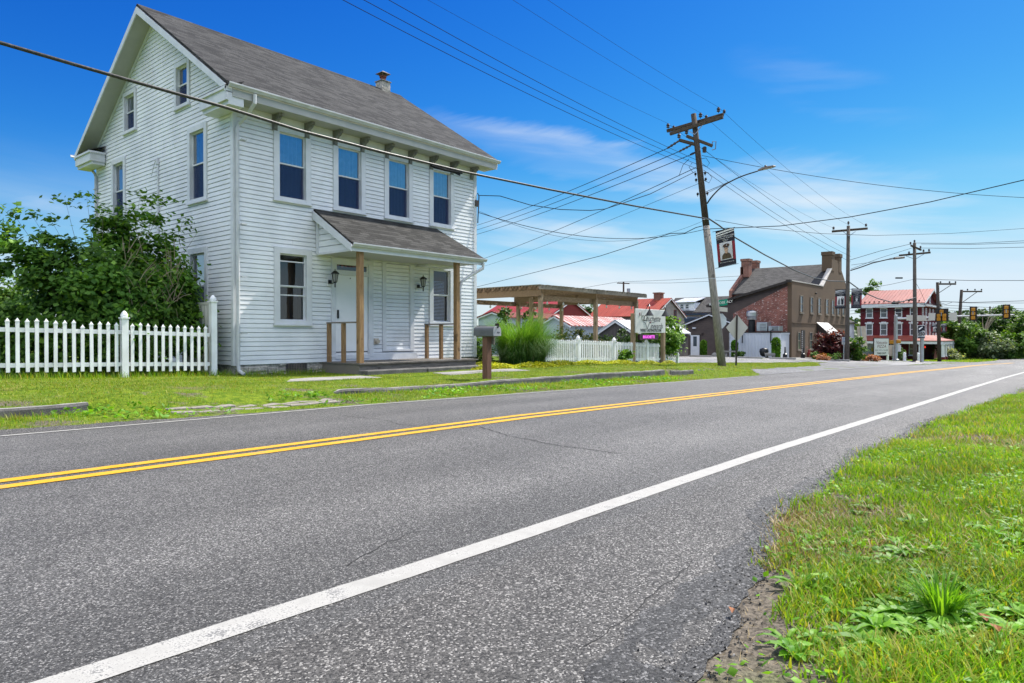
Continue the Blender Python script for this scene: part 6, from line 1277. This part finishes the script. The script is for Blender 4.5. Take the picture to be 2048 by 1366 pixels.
mb = MB(); mb.box(XR-.55, XR-.02, YR-.5, YR+7.7, 3.75, 4.24); mb.box(XR-.4, 121.6, YR-.5, YR-.02, 3.9, 4.2); mb.beam((XR-.45, YR-.56, 4.2), (114.75, YR-.56, 6.44), .06, .26); mb.beam((122, YR-.56, 4.2), (114.75, YR-.56, 6.44), .06, .26); mb.build('cornice', M_TRIM, rbld)
mb = MB()
for i in range(12): p = (XR-.1+.05*random.random(), YR+.2+i*.62, 4.52); mb.box(p[0]-.06, p[0]+.06, p[1]-.1, p[1]+.1, p[2], p[2]+.16)
mb.build('snow_guards', M_DARKM, rr)
mb = MB(); mb.box(120.3, 121.6, YR+3, YR+4.2, 4.6, 6.2); mb.box(120.2, 121.7, YR+2.9, YR+4.3, 6.201, 6.4); mb.build('chimney', plain('slate_grey_block', (.12, .13, .16), .8), rr)
F1, F2_ = Fr('X', XR), Fr('Y', YR)
for u in (24.0, 22.15, 20.3, 18.45):
    fwin(rbld, F1, u-.45, u+.45, 2.35, 3.7, .1, head=0); fwin(rbld, F1, u-.45, u+.45, -.15, 1.5, .1, head=1)
for u in (109.3, 111.8, 114.7, 117.4, 119.8):
    fwin(rbld, F2_, u-.45, u+.45, 2.35, 3.7, .12); fwin(rbld, F2_, u-.45, u+.45, -.15, 1.5, .12, head=1)
fwin(rbld, F2_, 114.3, 115.2, 4.5, 5.6, .12)
for u in (18.5, 20.8): fwin(rbld, F1, u-.5, u+.5, -2.9, -1.2, .1)
mb = MB(); F1.box(mb, 23.0, 25.0, .02, .05, zb, -1.1); mb.build('shopfront', M_CONTW, rbld)
mb = MB(); F1.box(mb, 22.9, 24.4, .06, .09, -3.9, -1.25); dd = mb.build('shop_door', M_CONTW, rbld); mb = MB(); mb.lathe((XR-.11, 23.6, -2.2), [(0, -.35), (.12, -.2), (.12, .2), (0, .35)], 8); mb.build('yellow_notice', plain('notice_yellow', (.6, .5, .05), .6), dd)
for i in range(2): pass
# porch round two sides
mb = MB(); mb.extr([(XR-3.0, YR-3.2, -.95), (XR-3.0, YR+7.5, -.95), (XR-.02, YR+7.5, -.25), (XR-.02, YR-.02, -.25)], (0, 0, .1)); mb.extr([(XR-3.0, YR-3.2, -.949), (XR-.02, YR-.02, -.249), (121, YR-.02, -.249), (121, YR-3.2, -.949)], (0, 0, .1)); pr_ = mb.build('porch_roof', M_PINK, rbld)
mb = MB(); mb.box(XR-2.95, XR-2.8, YR-3.1, YR+7.4, -1.3, -.96); mb.box(XR-2.79, 120.9, YR-3.1, YR-2.95, -1.3, -.96); mb.build('porch_fascia', M_TRIM, pr_)
gP = -3.75
for (x, y) in [(XR-2.85, YR-3.0+k*2.6) for k in range(5)]+[(XR-2.85+k*2.1, YR-3.0) for k in range(1, 8)]:
    mb = MB(); mb.box(x-.15, x+.15, y-.15, y+.15, -2.9, -1.3); mb.box(x-.22, x+.22, y-.22, y+.22, -1.4, -1.3); mb.box(x-.2, x+.2, y-.2, y+.2, -3.0, -2.9); c_ = mb.build('porch_column', M_TRIM, pr_)
    mb = MB(); mb.box(x-.25, x+.25, y-.25, y+.25, zb, -3.0); mb.build('column_pier', M_MARO, c_)
mb = MB(); mb.box(XR-2.5, 120, YR-3.1, YR-2.9, zb, -2.95); mb.build('porch_parapet', M_MARO, rbld); mb = MB(); mb.box(XR-2.9, 121, YR-3.15, YR-.02, zb, gP); mb.box(XR-2.9, XR-.02, YR-.02, YR+7.4, zb, gP); mb.build('porch_floor', M_CONC, rbld)
mb = MB(); F2_.box(mb, 109.0, 109.5, .3, .33, -1.9, -1.65); mb.build('open_light', emit('red_neon', (1, .05, .03), 1.), rbld)
# pizza sign
p = atD(1762, 712, 80); g = gz(p.x, p.y); t_ = T('pizza_sign', 'white pizza shop sign board on short white posts by the maroon building', 'sign', (p.x, p.y, g)); w = 1.1; rx = Vector((RGT.x, RGT.y, 0)).normalized(); fx = Vector((FWD.x, FWD.y, 0)).normalized(); rx = (rx*.9+fx*.3).normalized(); fx = Vector((-rx.y, rx.x, 0)); fx = fx if fx.dot(FWD) > 0 else -fx
mb = MB(); mb.obox((p.x, p.y, g+1.55), rx*1.15, fx*.05, (0, 0, 1.05)); bd_ = mb.build('frame', M_DARKM, t_); mb = MB(); mb.obox(Vector((p.x, p.y, g+1.55))-fx*.055, rx*1.08, fx*.01, (0, 0, .98)); mb.build('board', M_SIGN, t_)
for s_ in (-1.0, 1.0): mb = MB(); q = Vector((p.x, p.y, g+.2))+rx*s_; mb.obox(q, rx*.09, fx*.09, (0, 0, .45)); mb.build('post', M_VINYL, t_)
o_ = Vector((p.x, p.y, g+1.55))-fx*.068
text('Vesuvio', .52, M_DRED, t_, textM(o_+Vector((0, 0, .5)), rx, upz), shear=.2); text('PIZZA', .5, M_DRED, t_, textM(o_+Vector((0, 0, .05)), rx, upz), shear=.2); text('SUBS  PASTA  SALADS', .2, M_INK, t_, textM(o_+Vector((0, 0, -.38)), rx, upz)); text('TAKE OUT', .28, M_INK, t_, textM(o_+Vector((0, 0, -.75)), rx, upz), bold=.01)
# ------------------------------------------------------------------ more poles, signs, signals
def simplepole(label, base, top, r0, r1, mat=None, name='utility_pole'):
    t_ = T(name, label, 'utility pole', base); mb = MB(); b_, q_ = Vector(base), Vector(top); mb.tube([b_+Vector((0, 0, -.3)), b_.lerp(q_, .5), q_], [r0, (r0+r1)/2, r1], 10); mb.build('shaft', mat or M_POLEM, t_, smooth=True); return t_
b2 = Vector((56.18, 14.02, gz(56.18, 14.02))); P2 = simplepole('straight grey utility pole in front of the tan building carrying two soldier banners', b2, (56.3, 14.0, 8.25), .17, .12)
a, b = atD(1664, 463, 52.2), atD(1735, 457, 51.8); armbeam(P2, a, b, .13, .16, M_ARM)
for q in ((1667, 459), (1732, 453)): insul(P2, atD(*q, 52), .22, .1)
insul(P2, Vector((56.3, 14, 8.35)), .25, .09)
for s_ in (1686, 1711): mb = MB(); mb.beam(atD(s_, 463, 51.8), atD(1698, 472, 51.8), .03, .04); mb.build('brace', M_GALV, P2)
ls2 = T('street_lamp', 'street lamp arm reaching right from the straight second pole', 'street lamp', (56.2, 14, 5)); mb = MB(); mb.tube([atD(*q, 51.8) for q in ((1701, 541), (1720, 535), (1745, 526), (1775, 519), (1790, 517))], .045, 6); la = mb.build('bracket_arm', M_DARKM, ls2); mb = MB(); q0, q1 = atD(1788, 517, 51.8), atD(1808, 515, 51.8); mb.beam(q0, q1, .28, .14); mb.build('lamp_head', M_RUST, ls2, bevel=.03)
banner('soldier banner with a pale grey picture of two figures, left of the straight second pole', atD(1671, 580, 52.3), atD(1692, 579, 52.1), atD(1692, 617, 52.1), atD(1670, 617, 52.3), 1, 'soldier banners'); banner('soldier banner with a dark grey portrait, right of the straight second pole', atD(1703, 577, 51.9), atD(1724, 577, 51.7), atD(1723, 616, 51.7), atD(1702, 616, 51.9), 2, 'soldier banners')
for y_ in (579, 617): mb = MB(); mb.beam(atD(1670, y_, 52.3), atD(1724, y_-1, 51.7), .03, .03); mb.build('banner_rod', M_DARKM, P2)
b3 = Vector((74.4, 12.57, gz(74.4, 12.57))); P3 = simplepole('tall straight pole with two crossarms standing before the maroon building', b3, (74.46, 12.69, 8.7), .19, .14)
armbeam(P3, atD(1798, 511, 65.4), atD(1861, 505, 64.6), .14, .17, M_ARM); armbeam(P3, atD(1822, 491, 64.6), atD(1842, 500, 65.3), .13, .15, M_ARM)
for q in ((1821, 489), (1841, 497), (1829, 485), (1818, 508), (1847, 504), (1858, 503)): insul(P3, atD(*q, 65), .25, .1)
for u, v in (((1812, 512), (1826, 517)), ((1848, 508), (1833, 517))): mb = MB(); mb.beam(atD(*u, 64.7), atD(*v, 64.7), .04, .05); mb.build('brace', M_GALV, P3)
mb = MB(); mb.lathe(b3, [(.7, -.05), (.45, .08), (.2, .14)], 9); mb.build('dark_mound', M_DARKM, P3)  # low dark mound round the pole foot
b4 = Vector((87.58, 12.45, gz(87.58, 12.45))); P4 = simplepole('dark pole with a single right-hand crossarm beside the porch, two small banners on it', b4, (87.5, 12.68, 5.7), .2, .15, M_POLED); armbeam(P4, atD(1875, 568, 75), atD(1912, 568, 74.6), .14, .18, M_ARM); mb = MB(); mb.beam(atD(1902, 570, 74.7), atD(1879, 585, 75), .05, .06); mb.build('brace', M_POLED, P4)
for q in ((1881, 566), (1899, 566), (1911, 566)): insul(P4, atD(*q, 74.7), .2, .1)
b5 = Vector((118.4, 14.7, gz(118.4, 14.7)-.3)); P5_ = simplepole('dark leaning pole with single crossarm in front of the green trees', b5, (118.95, 14.2, 6.5), .26, .19, M_POLED); armbeam(P5_, atD(1922, 583, 100), atD(1964, 583, 99.5), .18, .2, M_ARM); mb = MB(); mb.beam(atD(1954, 584, 99.6), atD(1926, 604, 100), .06, .08); mb.build('brace', M_POLED, P5_)
for q in ((1935, 581), (1950, 581), (1963, 581)): insul(P5_, atD(*q, 99.8), .25, .12)
q = atD(1999, 720, 130); P6 = simplepole('distant thin pole with crossarm amid the right-hand trees', (q.x, q.y, gz(q.x, q.y)-1), atD(2001, 622, 130), .25, .18, M_POLED); armbeam(P6, atD(1986, 623, 130), atD(2012, 622, 130), .15, .2, M_ARM)
q = atD(1980, 722, 125); P7 = simplepole('plain distant pole without crossarm poking above the traffic signal arm', (q.x, q.y, gz(q.x, q.y)-1), atD(1980, 613, 125), .2, .14, M_POLED)
# small banners on P4
M_BPURP = plain('banner_violet', (.2, .1, .3), .6)
for (x0, x1, l, m_) in ((1864, 1876, 'small purple banner with pale picture on the left of the dark pole', 1), (1882, 1893, 'small violet banner on the right of the dark pole near the porch', 2)):
    banner(l, atD(x0, 648, 75.3 if x0 < 1878 else 74.8), atD(x1, 647, 75.1 if x0 < 1878 else 74.6), atD(x1, 665, 75.1 if x0 < 1878 else 74.6), atD(x0, 666, 75.3 if x0 < 1878 else 74.8), m_, 'soldier banners')
# traffic signal mast
mt = T('signal_mast', 'grey steel traffic signal mast with long arm reaching over the road', 'signal mast', (81, 15.48, gz(81, 15.48)))
mb = MB(); mb.lathe((81, 15.47, gz(81, 15.5)-.1), [(.35, 0), (.35, .25), (.2, .3), (.17, 4.9), (.0, 4.95)], 12); mb.build('pole', M_GALV, mt); mb = MB(); mb.tube([(81, 15.3, 1.62), (81, 10, 1.8), (81, 5.4, 1.86)], [.13, .1, .06], 10); mb.build('mast_arm', M_GALV, mt); mb = MB(); mb.box(80.7, 80.95, 12.3, 14.2, 1.35, 1.5); mb.box(80.9, 81.0, 10.2, 10.3, 1.5, 2.3); mb.build('arm_bracket', M_GALV, mt)
M_SIGY = plain('signal_yellow', (.45, .2, .012), .5, .1); M_SIGB = plain('signal_backplate', (.02, .018, .016), .6)
def signal(label, x, y, z, cols=1, w=.62, h=1.42, grp='traffic signals seen from behind'):
    t_ = T('traffic_signal', label, 'traffic signal', (x, y, z), 0, grp); mb = MB(); mb.box(x+.0, x+.03, y-w/2, y+w/2, z-h/2, z+h/2); mb.build('backplate', M_SIGB, t_)
    cells = [(0, .4), (0, 0), (0, -.4)] if cols == 1 else [(0, .34), (-.24, -.06), (.24, -.06), (-.24, -.42), (.24, -.42)]
    for dy, dz in cells:
        mb = MB(); mb.box(x-.22, x-.001, y+dy-.17, y+dy+.17, z+dz-.17, z+dz+.17); mb.build('section', M_SIGY, t_, bevel=.04)
    mb = MB(); mb.box(x-.26, x-.221, y-.03, y+.03, z-.1, z+.25); mb.build('clamp', M_GALV, t_)
signal('five-section traffic signal seen from behind, nearest the mast, yellow housings on black plate', 80.85, 11.33, 1.95, 2, 1.15, 1.3); signal('three-section traffic signal in the middle of the mast arm seen from behind', 80.85, 8.67, 2.02); signal('three-section traffic signal at the end of the mast arm seen from behind', 80.85, 6.02, 2.15)
M_ALU = plain('sign_back_aluminium', (.52, .49, .44), .5, .06, 1)
def plate(label, pts, D, posts, name='road_sign', mat=None, th=.02, group='signs seen from behind', pm=None, pr=.035, extra=None):
    q = [atD(*p, D) for p in pts]; c_ = sum(q, Vector())/len(q); t_ = T(name, label, 'sign', (c_.x, c_.y, gz(c_.x, c_.y)), 0, group); n = (q[1]-q[0]).cross(q[2]-q[0]).normalized(); mb = MB(); mb.extr(q, n*th); mb.build('plate', mat or M_ALU, t_)
    for (x0, y0, x1, y1) in posts:
        a_, b_ = atD(x0, y0, D-.08), atD(x1, y1, D-.08); b_.z = gz(b_.x, b_.y)-.15; mb = MB(); mb.beam(a_, b_, pr*2, pr*1.2, (FWD.x, FWD.y, 0)); mb.build('post', pm or M_GALV, t_)
    return t_
plate('bare back of a diamond warning sign on a dark brown post near the leaning pole', ((1474, 629), (1452, 655), (1474, 684), (1496, 655)), 31, ((1474, 630, 1472, 733),), pm=M_DARKM, pr=.035)
so_ = plate('pale back of an octagonal stop sign half hidden by the leaning pole', [(1440+14.5*math.cos(math.pi/8+k*math.pi/4)*.95, 642+16*math.sin(math.pi/8+k*math.pi/4)) for k in range(8)], 38, ((1437, 605, 1438, 728),), mat=plain('stop_back', (.5, .53, .56), .4))
M_GRN = plain('street_sign_green', (.0, .22, .14), .5)
sn = T('street_name_sign', 'green street name blade mounted above the stop sign behind the leaning pole', 'sign', atD(1440, 610, 38)); mb = MB(); a_, b_ = atD(1428, 614, 38.2), atD(1455, 610, 37.8); n_ = Vector((0, 0, .34)); mb.extr([a_, b_, b_+n_, a_+n_], Vector((.02, .015, 0))); mb.build('blade', M_GRN, sn)
rx_ = b_-a_; text('RED ROSE ALY', .2, M_BWHITE, sn, textM((a_+b_)/2+n_/2-FWD*.03, rx_, upz)); mb = MB(); a_, b_ = atD(1436, 622, 38.0), atD(1455, 624, 37.7); mb.extr([a_, b_, b_+Vector((0, 0, .24)), a_+Vector((0, 0, .24))], Vector((.02, .015, 0))); mb.build('lower_blade', M_ALU, sn)
hp = plate('white and blue accessible parking sign on a thin post beside the second pole', ((1684, 674), (1692, 674), (1692, 689), (1684, 689)), 52.6, ((1688, 674, 1687, 726),), mat=M_SIGN, group=None, name='parking_sign')
mb = MB(); q = [atD(*p, 52.55) for p in ((1686, 676), (1690.5, 676), (1690.5, 684), (1686, 684))]; mb.extr(q, -FWD*.004); mb.build('blue_symbol', plain('access_blue', (.02, .12, .45), .5), hp); c_ = atD(1688.1, 680.6, 52.5); r_ = Vector(RGT)
mb = MB(); mb.tube([c_+r_*(.07*math.cos(k*.45-.6))+UPV*(.07*math.sin(k*.45-.6)-.02) for k in range(11)], .01, 4); mb.build('symbol_wheel', M_BWHITE, hp)
mb = MB(); mb.tube([c_+UPV*.13, c_+UPV*.1, c_+UPV*.03, c_+r_*.06+UPV*.02, c_+r_*.09-UPV*.06], [.028, .014, .014, .012, .012], 5); mb.build('symbol_figure', M_BWHITE, hp)
plate('tall blank tan back of a double road sign before the maroon building', ((1714, 653), (1731, 652), (1735, 694), (1717, 694)), 58, ((1721, 653, 1728, 729),), mat=plain('tan_sign_back', (.46, .4, .31), .6))
plate('blank tan sign back beside the pizza sign', ((1777, 690), (1790, 690), (1791, 712), (1778, 712)), 74, ((1786, 690, 1786, 724),), mat=MATS['tan_sign_back'])
hs2 = plate('white road regulation sign back with small lettering right of the mast pole', ((1791, 690), (1802, 690), (1802, 703), (1791, 703)), 72.5, ((1793, 690, 1793, 722),), mat=M_SIGN)
a2 = plate('banner style anniversary sign reading 250 on a grey post before the porch', ((1835, 651), (1850, 650), (1850, 677), (1835, 677)), 63.2, (), mat=M_SIGN, group=None, name='anniversary_sign', th=.06)
mb = MB(); q = atD(1844, 678, 63.4); mb.tube([q+Vector((0, 0, .3)), (q.x, q.y, gz(q.x, q.y)-.2)], .16, 10); mb.build('post', M_GALV, a2)
mb = MB(); mb.extr([atD(*p, 63.1) for p in ((1836, 652), (1849.5, 651), (1849.5, 662), (1846, 660), (1842, 663), (1836, 664))], -FWD*.01); mb.build('flag_art', M_BNAVY, a2); text('250', .42, M_INK, a2, textM(atD(1842.7, 668, 63.05), RGT, upz), bold=.02); mb = MB(); mb.extr([atD(*p, 63.08) for p in ((1836, 674), (1849.5, 674), (1849.5, 676.5), (1836, 676.5))], -FWD*.01); mb.build('foot_band', M_BNAVY, a2); mb = MB(); mb.extr([atD(*p, 63.06) for p in ((1837, 657), (1845, 653), (1845, 655), (1838, 660))], -FWD*.01); mb.build('flag_stripe', M_BWHITE, a2)
plate('square blank sign back hung on the signal arm right of the five-section signal', ((1899, 625), (1914, 625), (1914, 641), (1899, 641)), 66.2, ()); plate('square blank sign back hung on the signal arm left of the five-section signal', ((1857, 626), (1871, 626), (1870, 641), (1857, 641)), 67.3, ()); plate('long grey street name blade back hung on the arm near the mast', ((1813, 630), (1853, 631), (1853, 642), (1813, 641)), 69, ())
ps = T('pedestrian_signal', 'orange pedestrian signal housings clamped to the mast pole', 'pedestrian signal', (80.7, 15.5, -1)); 
for q in ((1783, 684), (1797, 683)): mb = MB(); c_ = atD(*q, 71.5); mb.obox(c_, Vector(RGT)*.21, FWD*.12, (0, 0, .2)); mb.build('housing', M_SIGY, ps, bevel=.05)
plate('stepped grey-white stack of route marker backs on the far verge', ((1932, 694), (1943, 694), (1943, 702), (1940, 712), (1935, 712), (1932, 702)), 108, ((1937, 694, 1937, 724),)); q_ = T('goalpost_frame', 'pale wooden crossbar frame with two uprights on the far verge', 'frame', atD(1932, 725, 110))
mb = MB(); mb.beam(atD(1922, 690, 110), atD(1946, 689, 110), .2, .25); mb.build('crossbar', M_PLT, q_); mb = MB(); mb.beam(atD(1924, 690, 110), atD(1924, 726, 110), .25, .2, (FWD.x, FWD.y, 0)); mb.build('upright', M_PLT, q_)
plate('tall narrow pale sign board on dark posts before the trees', ((1955, 679), (1963, 678), (1963, 703), (1956, 703)), 112, ((1955, 676, 1955, 726), (1964, 676, 1964, 726)), mat=M_PLT, pm=M_POLED); bw = T('slat_barrier', 'white slatted barrier under the tall narrow sign on the far verge', 'barrier', atD(1959, 725, 112))
for y_ in (709, 715, 722): mb = MB(); mb.beam(atD(1951, y_, 112), atD(1968, y_, 112), .1, .2); mb.build('slat', M_VINYL, bw)
plate('small grey sign back on a post at the edge of the bushes', ((1982, 697), (1992, 697), (1992, 706), (1982, 706)), 105, ((1986, 700, 1986, 724),)); plate('little green street name sign on a thin post at the far right', ((1999, 705), (2007, 705), (2007, 708), (1999, 708)), 103, ((2003, 705, 2003, 726),), mat=M_GRN)
wp = T('white_bollard', 'white capped bollard at the porch corner left of the tall straight pole', 'bollard', atD(1809, 724, 72), 0, 'white bollards'); c_ = atD(1809, 724, 72); mb = MB(); mb.lathe((c_.x, c_.y, gz(c_.x, c_.y)-.1), [(.15, 0), (.15, .9), (.1, .98), (0, 1)], 10); mb.build('post', M_VINYL, wp)
wp = T('white_bollard', 'white capped bollard just right of the tall straight pole foot', 'bollard', atD(1836, 724, 68), 0, 'white bollards'); c_ = atD(1836, 724, 68); mb = MB(); mb.lathe((c_.x, c_.y, gz(c_.x, c_.y)-.1), [(.15, 0), (.15, .9), (.1, .98), (0, 1)], 10); mb.build('post', M_VINYL, wp)
shrubat('shrub', 'clipped green shrub between the mast pole and the porch', atD(1799, 722, 74), (.5, .5, .75), 700, 14, .3, .14, M_TREE); shrubat('shrub', 'flowering pale green bush at the right porch corner', atD(1903, 722, 92), (1.4, 1.4, .9), 1500, 22, .4, .2, leafm('flowering_bush', (.1, .16, .05), (.25, .3, .12), (.7, .65, .45)))
# ------------------------------------------------------------------ wires between the farther poles
for i, (a_, q) in enumerate(zip(tops, ((1667, 456), (1698, 450), (1732, 451)))): wire('power_line', 'faint thin line from the leaning pole top to the %s insulator of the second pole' % ('left', 'centre', 'right')[i], span(a_+Vector((0, 0, .2)), atD(*q, 52), .4), .006)
for i, (a_, q) in enumerate((((1404, 296), (1701, 503)), ((1404, 327), (1702, 513)), ((1407, 340), (1702, 524)))): wire('secondary_line', '%s of three wires descending from the leaning pole to the second pole' % ('top', 'middle', 'bottom')[i], span(atD(*a_, 29), atD(*q, 51.8), .25), .009)
wire('utility_cable', 'thick looping cable running from the leaning pole down to the second pole', [pole1(4.9)+Vector((.1, -.12, 0))]+[atD(x, y, D) for x, y, D in ((1437, 450, 29.6), (1470, 475, 31.3), (1530, 510, 35), (1590, 541, 39.5), (1625, 555, 43.5), (1660, 562, 47.5), (1694, 563, 51.8))], .034, M_CABLE)
wire('utility_cable', 'thick looping cable running from the second pole on to the tall straight pole', [atD(x, y, D) for x, y, D in ((1697, 563, 51.8), (1712, 574, 53), (1728, 585, 54.5), (1755, 597, 57), (1785, 605, 60), (1805, 603, 62), (1831, 595, 64.8))], .045, M_CABLE)
for l, pts, r in (('upper wire from behind the second pole to the double crossarm pole', ((1700, 520, 52), (1760, 502, 58), (1821, 488, 65)), .02), ('middle wire from the second pole to the double crossarm pole', ((1702, 538, 52), (1760, 516, 58), (1827, 495, 65)), .016), ('lower wire from the second pole to the double crossarm pole', ((1703, 530, 52), (1760, 522, 58), (1800, 512, 65)), .014), ('low communication wire slanting up to the tall straight pole', ((1728, 578, 54), (1780, 569, 59), (1830, 558, 65)), .016),
        ('topmost of the wires going right from the double crossarm pole', ((1830, 486, 65), (1940, 487, 60), (2100, 479, 54)), .018), ('second of the wires going right from the double crossarm pole', ((1842, 488, 65), (1940, 489, 60), (2100, 484, 54)), .018), ('third of the wires going right from the double crossarm pole', ((1842, 496, 65), (1940, 497, 60), (2100, 493, 54)), .018), ('long level wire at mid height right of the tall straight pole', ((1832, 558, 65), (1940, 561, 60), (2100, 561, 54)), .022),
        ('steep guy wire down from the tall straight pole over the red roof', ((1832, 566, 65), (1840, 580, 66), (1850, 603, 67)), .015), ('level cable pair from the dark pole past the leaning far pole', ((1880, 603, 75), (1940, 605, 78), (2100, 600, 80)), .03), ('sagging cable below the level pair right of the dark pole', ((1880, 605, 75), (1892, 609, 76), (1905, 604, 77), (1940, 606, 78), (2100, 606, 80)), .02), ('upper of three lines just above the signal arm', ((1845, 606, 66), (1900, 611, 70), (1980, 615, 75), (2100, 620, 80)), .02), ('middle of three lines just above the signal arm', ((1840, 607, 66), (1900, 616, 70), (1980, 619, 75), (2100, 624, 80)), .018), ('lowest of three lines just above the signal arm', ((1840, 608, 66), (1900, 621, 70), (1980, 626, 75), (2100, 629, 80)), .016),
        ('upper service line crossing the front of the maroon building', ((1834, 607, 65), (1780, 611, 64), (1700, 622, 62)), .014), ('lower service line crossing the front of the maroon building', ((1834, 613, 65), (1780, 620, 64), (1700, 628, 62)), .018), ('short dark splice line low across the maroon windows', ((1788, 621, 66), (1800, 620, 66), (1808, 620, 66)), .06),
        ('upper distant wire right of the small far pole', ((1236, 564, 95), (1340, 560, 95), (1480, 552, 95)), .02), ('lower distant wire right of the small far pole', ((1258, 566, 95), (1340, 566, 95), (1480, 560, 95)), .02), ('upper distant wire left of the small far pole', ((1234, 564, 95), (1160, 577, 95), (1060, 590, 95)), .02)):
    P_ = [atD(*p) for p in pts]; Q_ = []
    for k in range(len(P_)-1):
        for j in range(6): Q_.append(P_[k].lerp(P_[k+1], j/6))
    wire('overhead_wire', l, Q_+[P_[-1]], r)
for k, (q, D) in enumerate((((1798, 556), 61), ((1795, 604), 62), ((1790, 607), 62.5), ((1820, 600), 63.5))):
    mb = MB(); c_ = atD(*q, D); mb.beam(c_-Vector(RGT)*.3, c_+Vector(RGT)*.3, .12, .12); setp(mb.build('splice_case', M_WIRE), ('splice case on the slanting low wire left of the tall pole', 'splice case hanging on the thick looping cable', 'splice case at the lowest dip of the looping cable', 'splice case close to the tall straight pole')[k], 'cable splice', 'cable splices')
# ------------------------------------------------------------------ trees
tree('distant_tree', 'dark green tree showing between the pergola posts', 'tree', (82, 66, -3), 7.0, 3.6, 5200, .3, M_TREE, 34, .9, .25, .75); tree('distant_tree', 'dense green tree just left of the red roofed grey house', 'tree', (84, 58.5, -3), 7.3, 3.2, 4200, .3, M_TREED, 30, .9, .25, .75); tree('distant_tree', 'pale leafed tree behind the small white house', 'tree', (118, 33, -4), 7.6, 2.6, 2600, .3, leafm('pale_leaves', (.16, .2, .12), (.34, .38, .28), (.6, .6, .55)), 24, .8, .25, .7); tree('distant_tree', 'tree crown just showing over the maroon building ridge', 'tree', (135, 30, -4), 13.2, 3.5, 2500, .3, M_TREE, 24, .9, .3, .5)
for i, (x, h, l) in enumerate(((1012, 1.9, 'narrow dark conifer behind the tall grass left'), (1060, 2.6, 'narrow dark conifer in front of the red barn gable'))): 
    p = atD(x, 660, 40+i*8); tree('conifer', l, 'conifer', (p.x, p.y, gz(p.x, p.y)), h+1.2, .5, 1100, .13, M_TREED, 20, .25, .06, .95, 'dark conifers')
RT = (((1925, 90, 4.8, 3.2), 'bright green bushy tree right of the dark pole', M_TREE), ((1962, 100, 6.6, 3.6), 'tall tree with dead bare limbs above the far verge', M_TREED), ((1995, 105, 7.6, 4.6), 'large rounded bright tree behind the far verge', M_TREE), ((2035, 100, 6.8, 4.5), 'broad light green tree near the right picture edge', M_BRIGHT), ((2080, 105, 6.5, 5.0), 'big tree at the right picture edge partly cut off', M_TREE), ((1905, 120, 4.6, 3.0), 'low tree behind the right porch end', M_TREE), ((1975, 88, 2.8, 2.4), 'grey green bush in front of the tall trees', leafm('willow_leaves', (.09, .13, .06), (.2, .26, .13))), ((2015, 88, 3.2, 3.2), 'dense low bush in front of the large rounded tree', M_TREE), ((2050, 90, 2.6, 2.6), 'low roadside bush at the far right', M_BRIGHT), ((1945, 95, 3.2, 2.2), 'young green sapling clump behind the crossbar frame', M_BRIGHT))
for (px, D, h, r), l, m_ in RT:
    p = atD(px, 727, D+8); g = gz(p.x, p.y); tree('roadside_tree', l, 'tree', (p.x, p.y, g-.2), h+1.0, r, int(3000+r*900), .27, m_, 30, .75, .2, .92, 'trees beyond the crossing', surf=.55)
mb = MB(); p = atD(1968, 700, 104)
ds = T('dead_tree', 'bare dead branches sticking out above the green trees', 'tree', (p.x, p.y, -3)); mb = MB()
for i in range(9):
    a_ = Vector((p.x, p.y, 0)); b_ = a_+Vector((random.uniform(-2, 2), random.uniform(-2.5, 2.5), random.uniform(2.2, 4.6))); mb.tube([a_, a_.lerp(b_, .5)+Vector((.1, .1, .2)), b_], [.1, .06, .02], 5)
mb.tube([(p.x, p.y, -4), (p.x, p.y, .3)], [.2, .12], 6); mb.build('branches', M_TWIG, ds)
# far wooded ridge, one mass
N_ = 60000; x_ = RNG.uniform(175, 420, N_); y_ = RNG.uniform(-70, 190, N_); z_ = ground(x_, y_)+RNG.uniform(0, 1, N_)**.6*(4.5+2.*vnoise(x_, y_, .21, 3)); o = leaves('wooded_hill_trees', np.stack([x_, y_, z_], 1), 1.1, leafm('ridge_leaves', (.03, .065, .02), (.075, .12, .035), trans=.2), None, up=.6, elong=1.1); setp(o, kind='stuff')
x, y = scatter((88, 118), (9.3, 16), 16, None); grassy('far_verge_grass', x, y, RNG.uniform(.1, .22, len(x)), .7, RNG.uniform(.05, .08, len(x)), M_GRASS, 1)
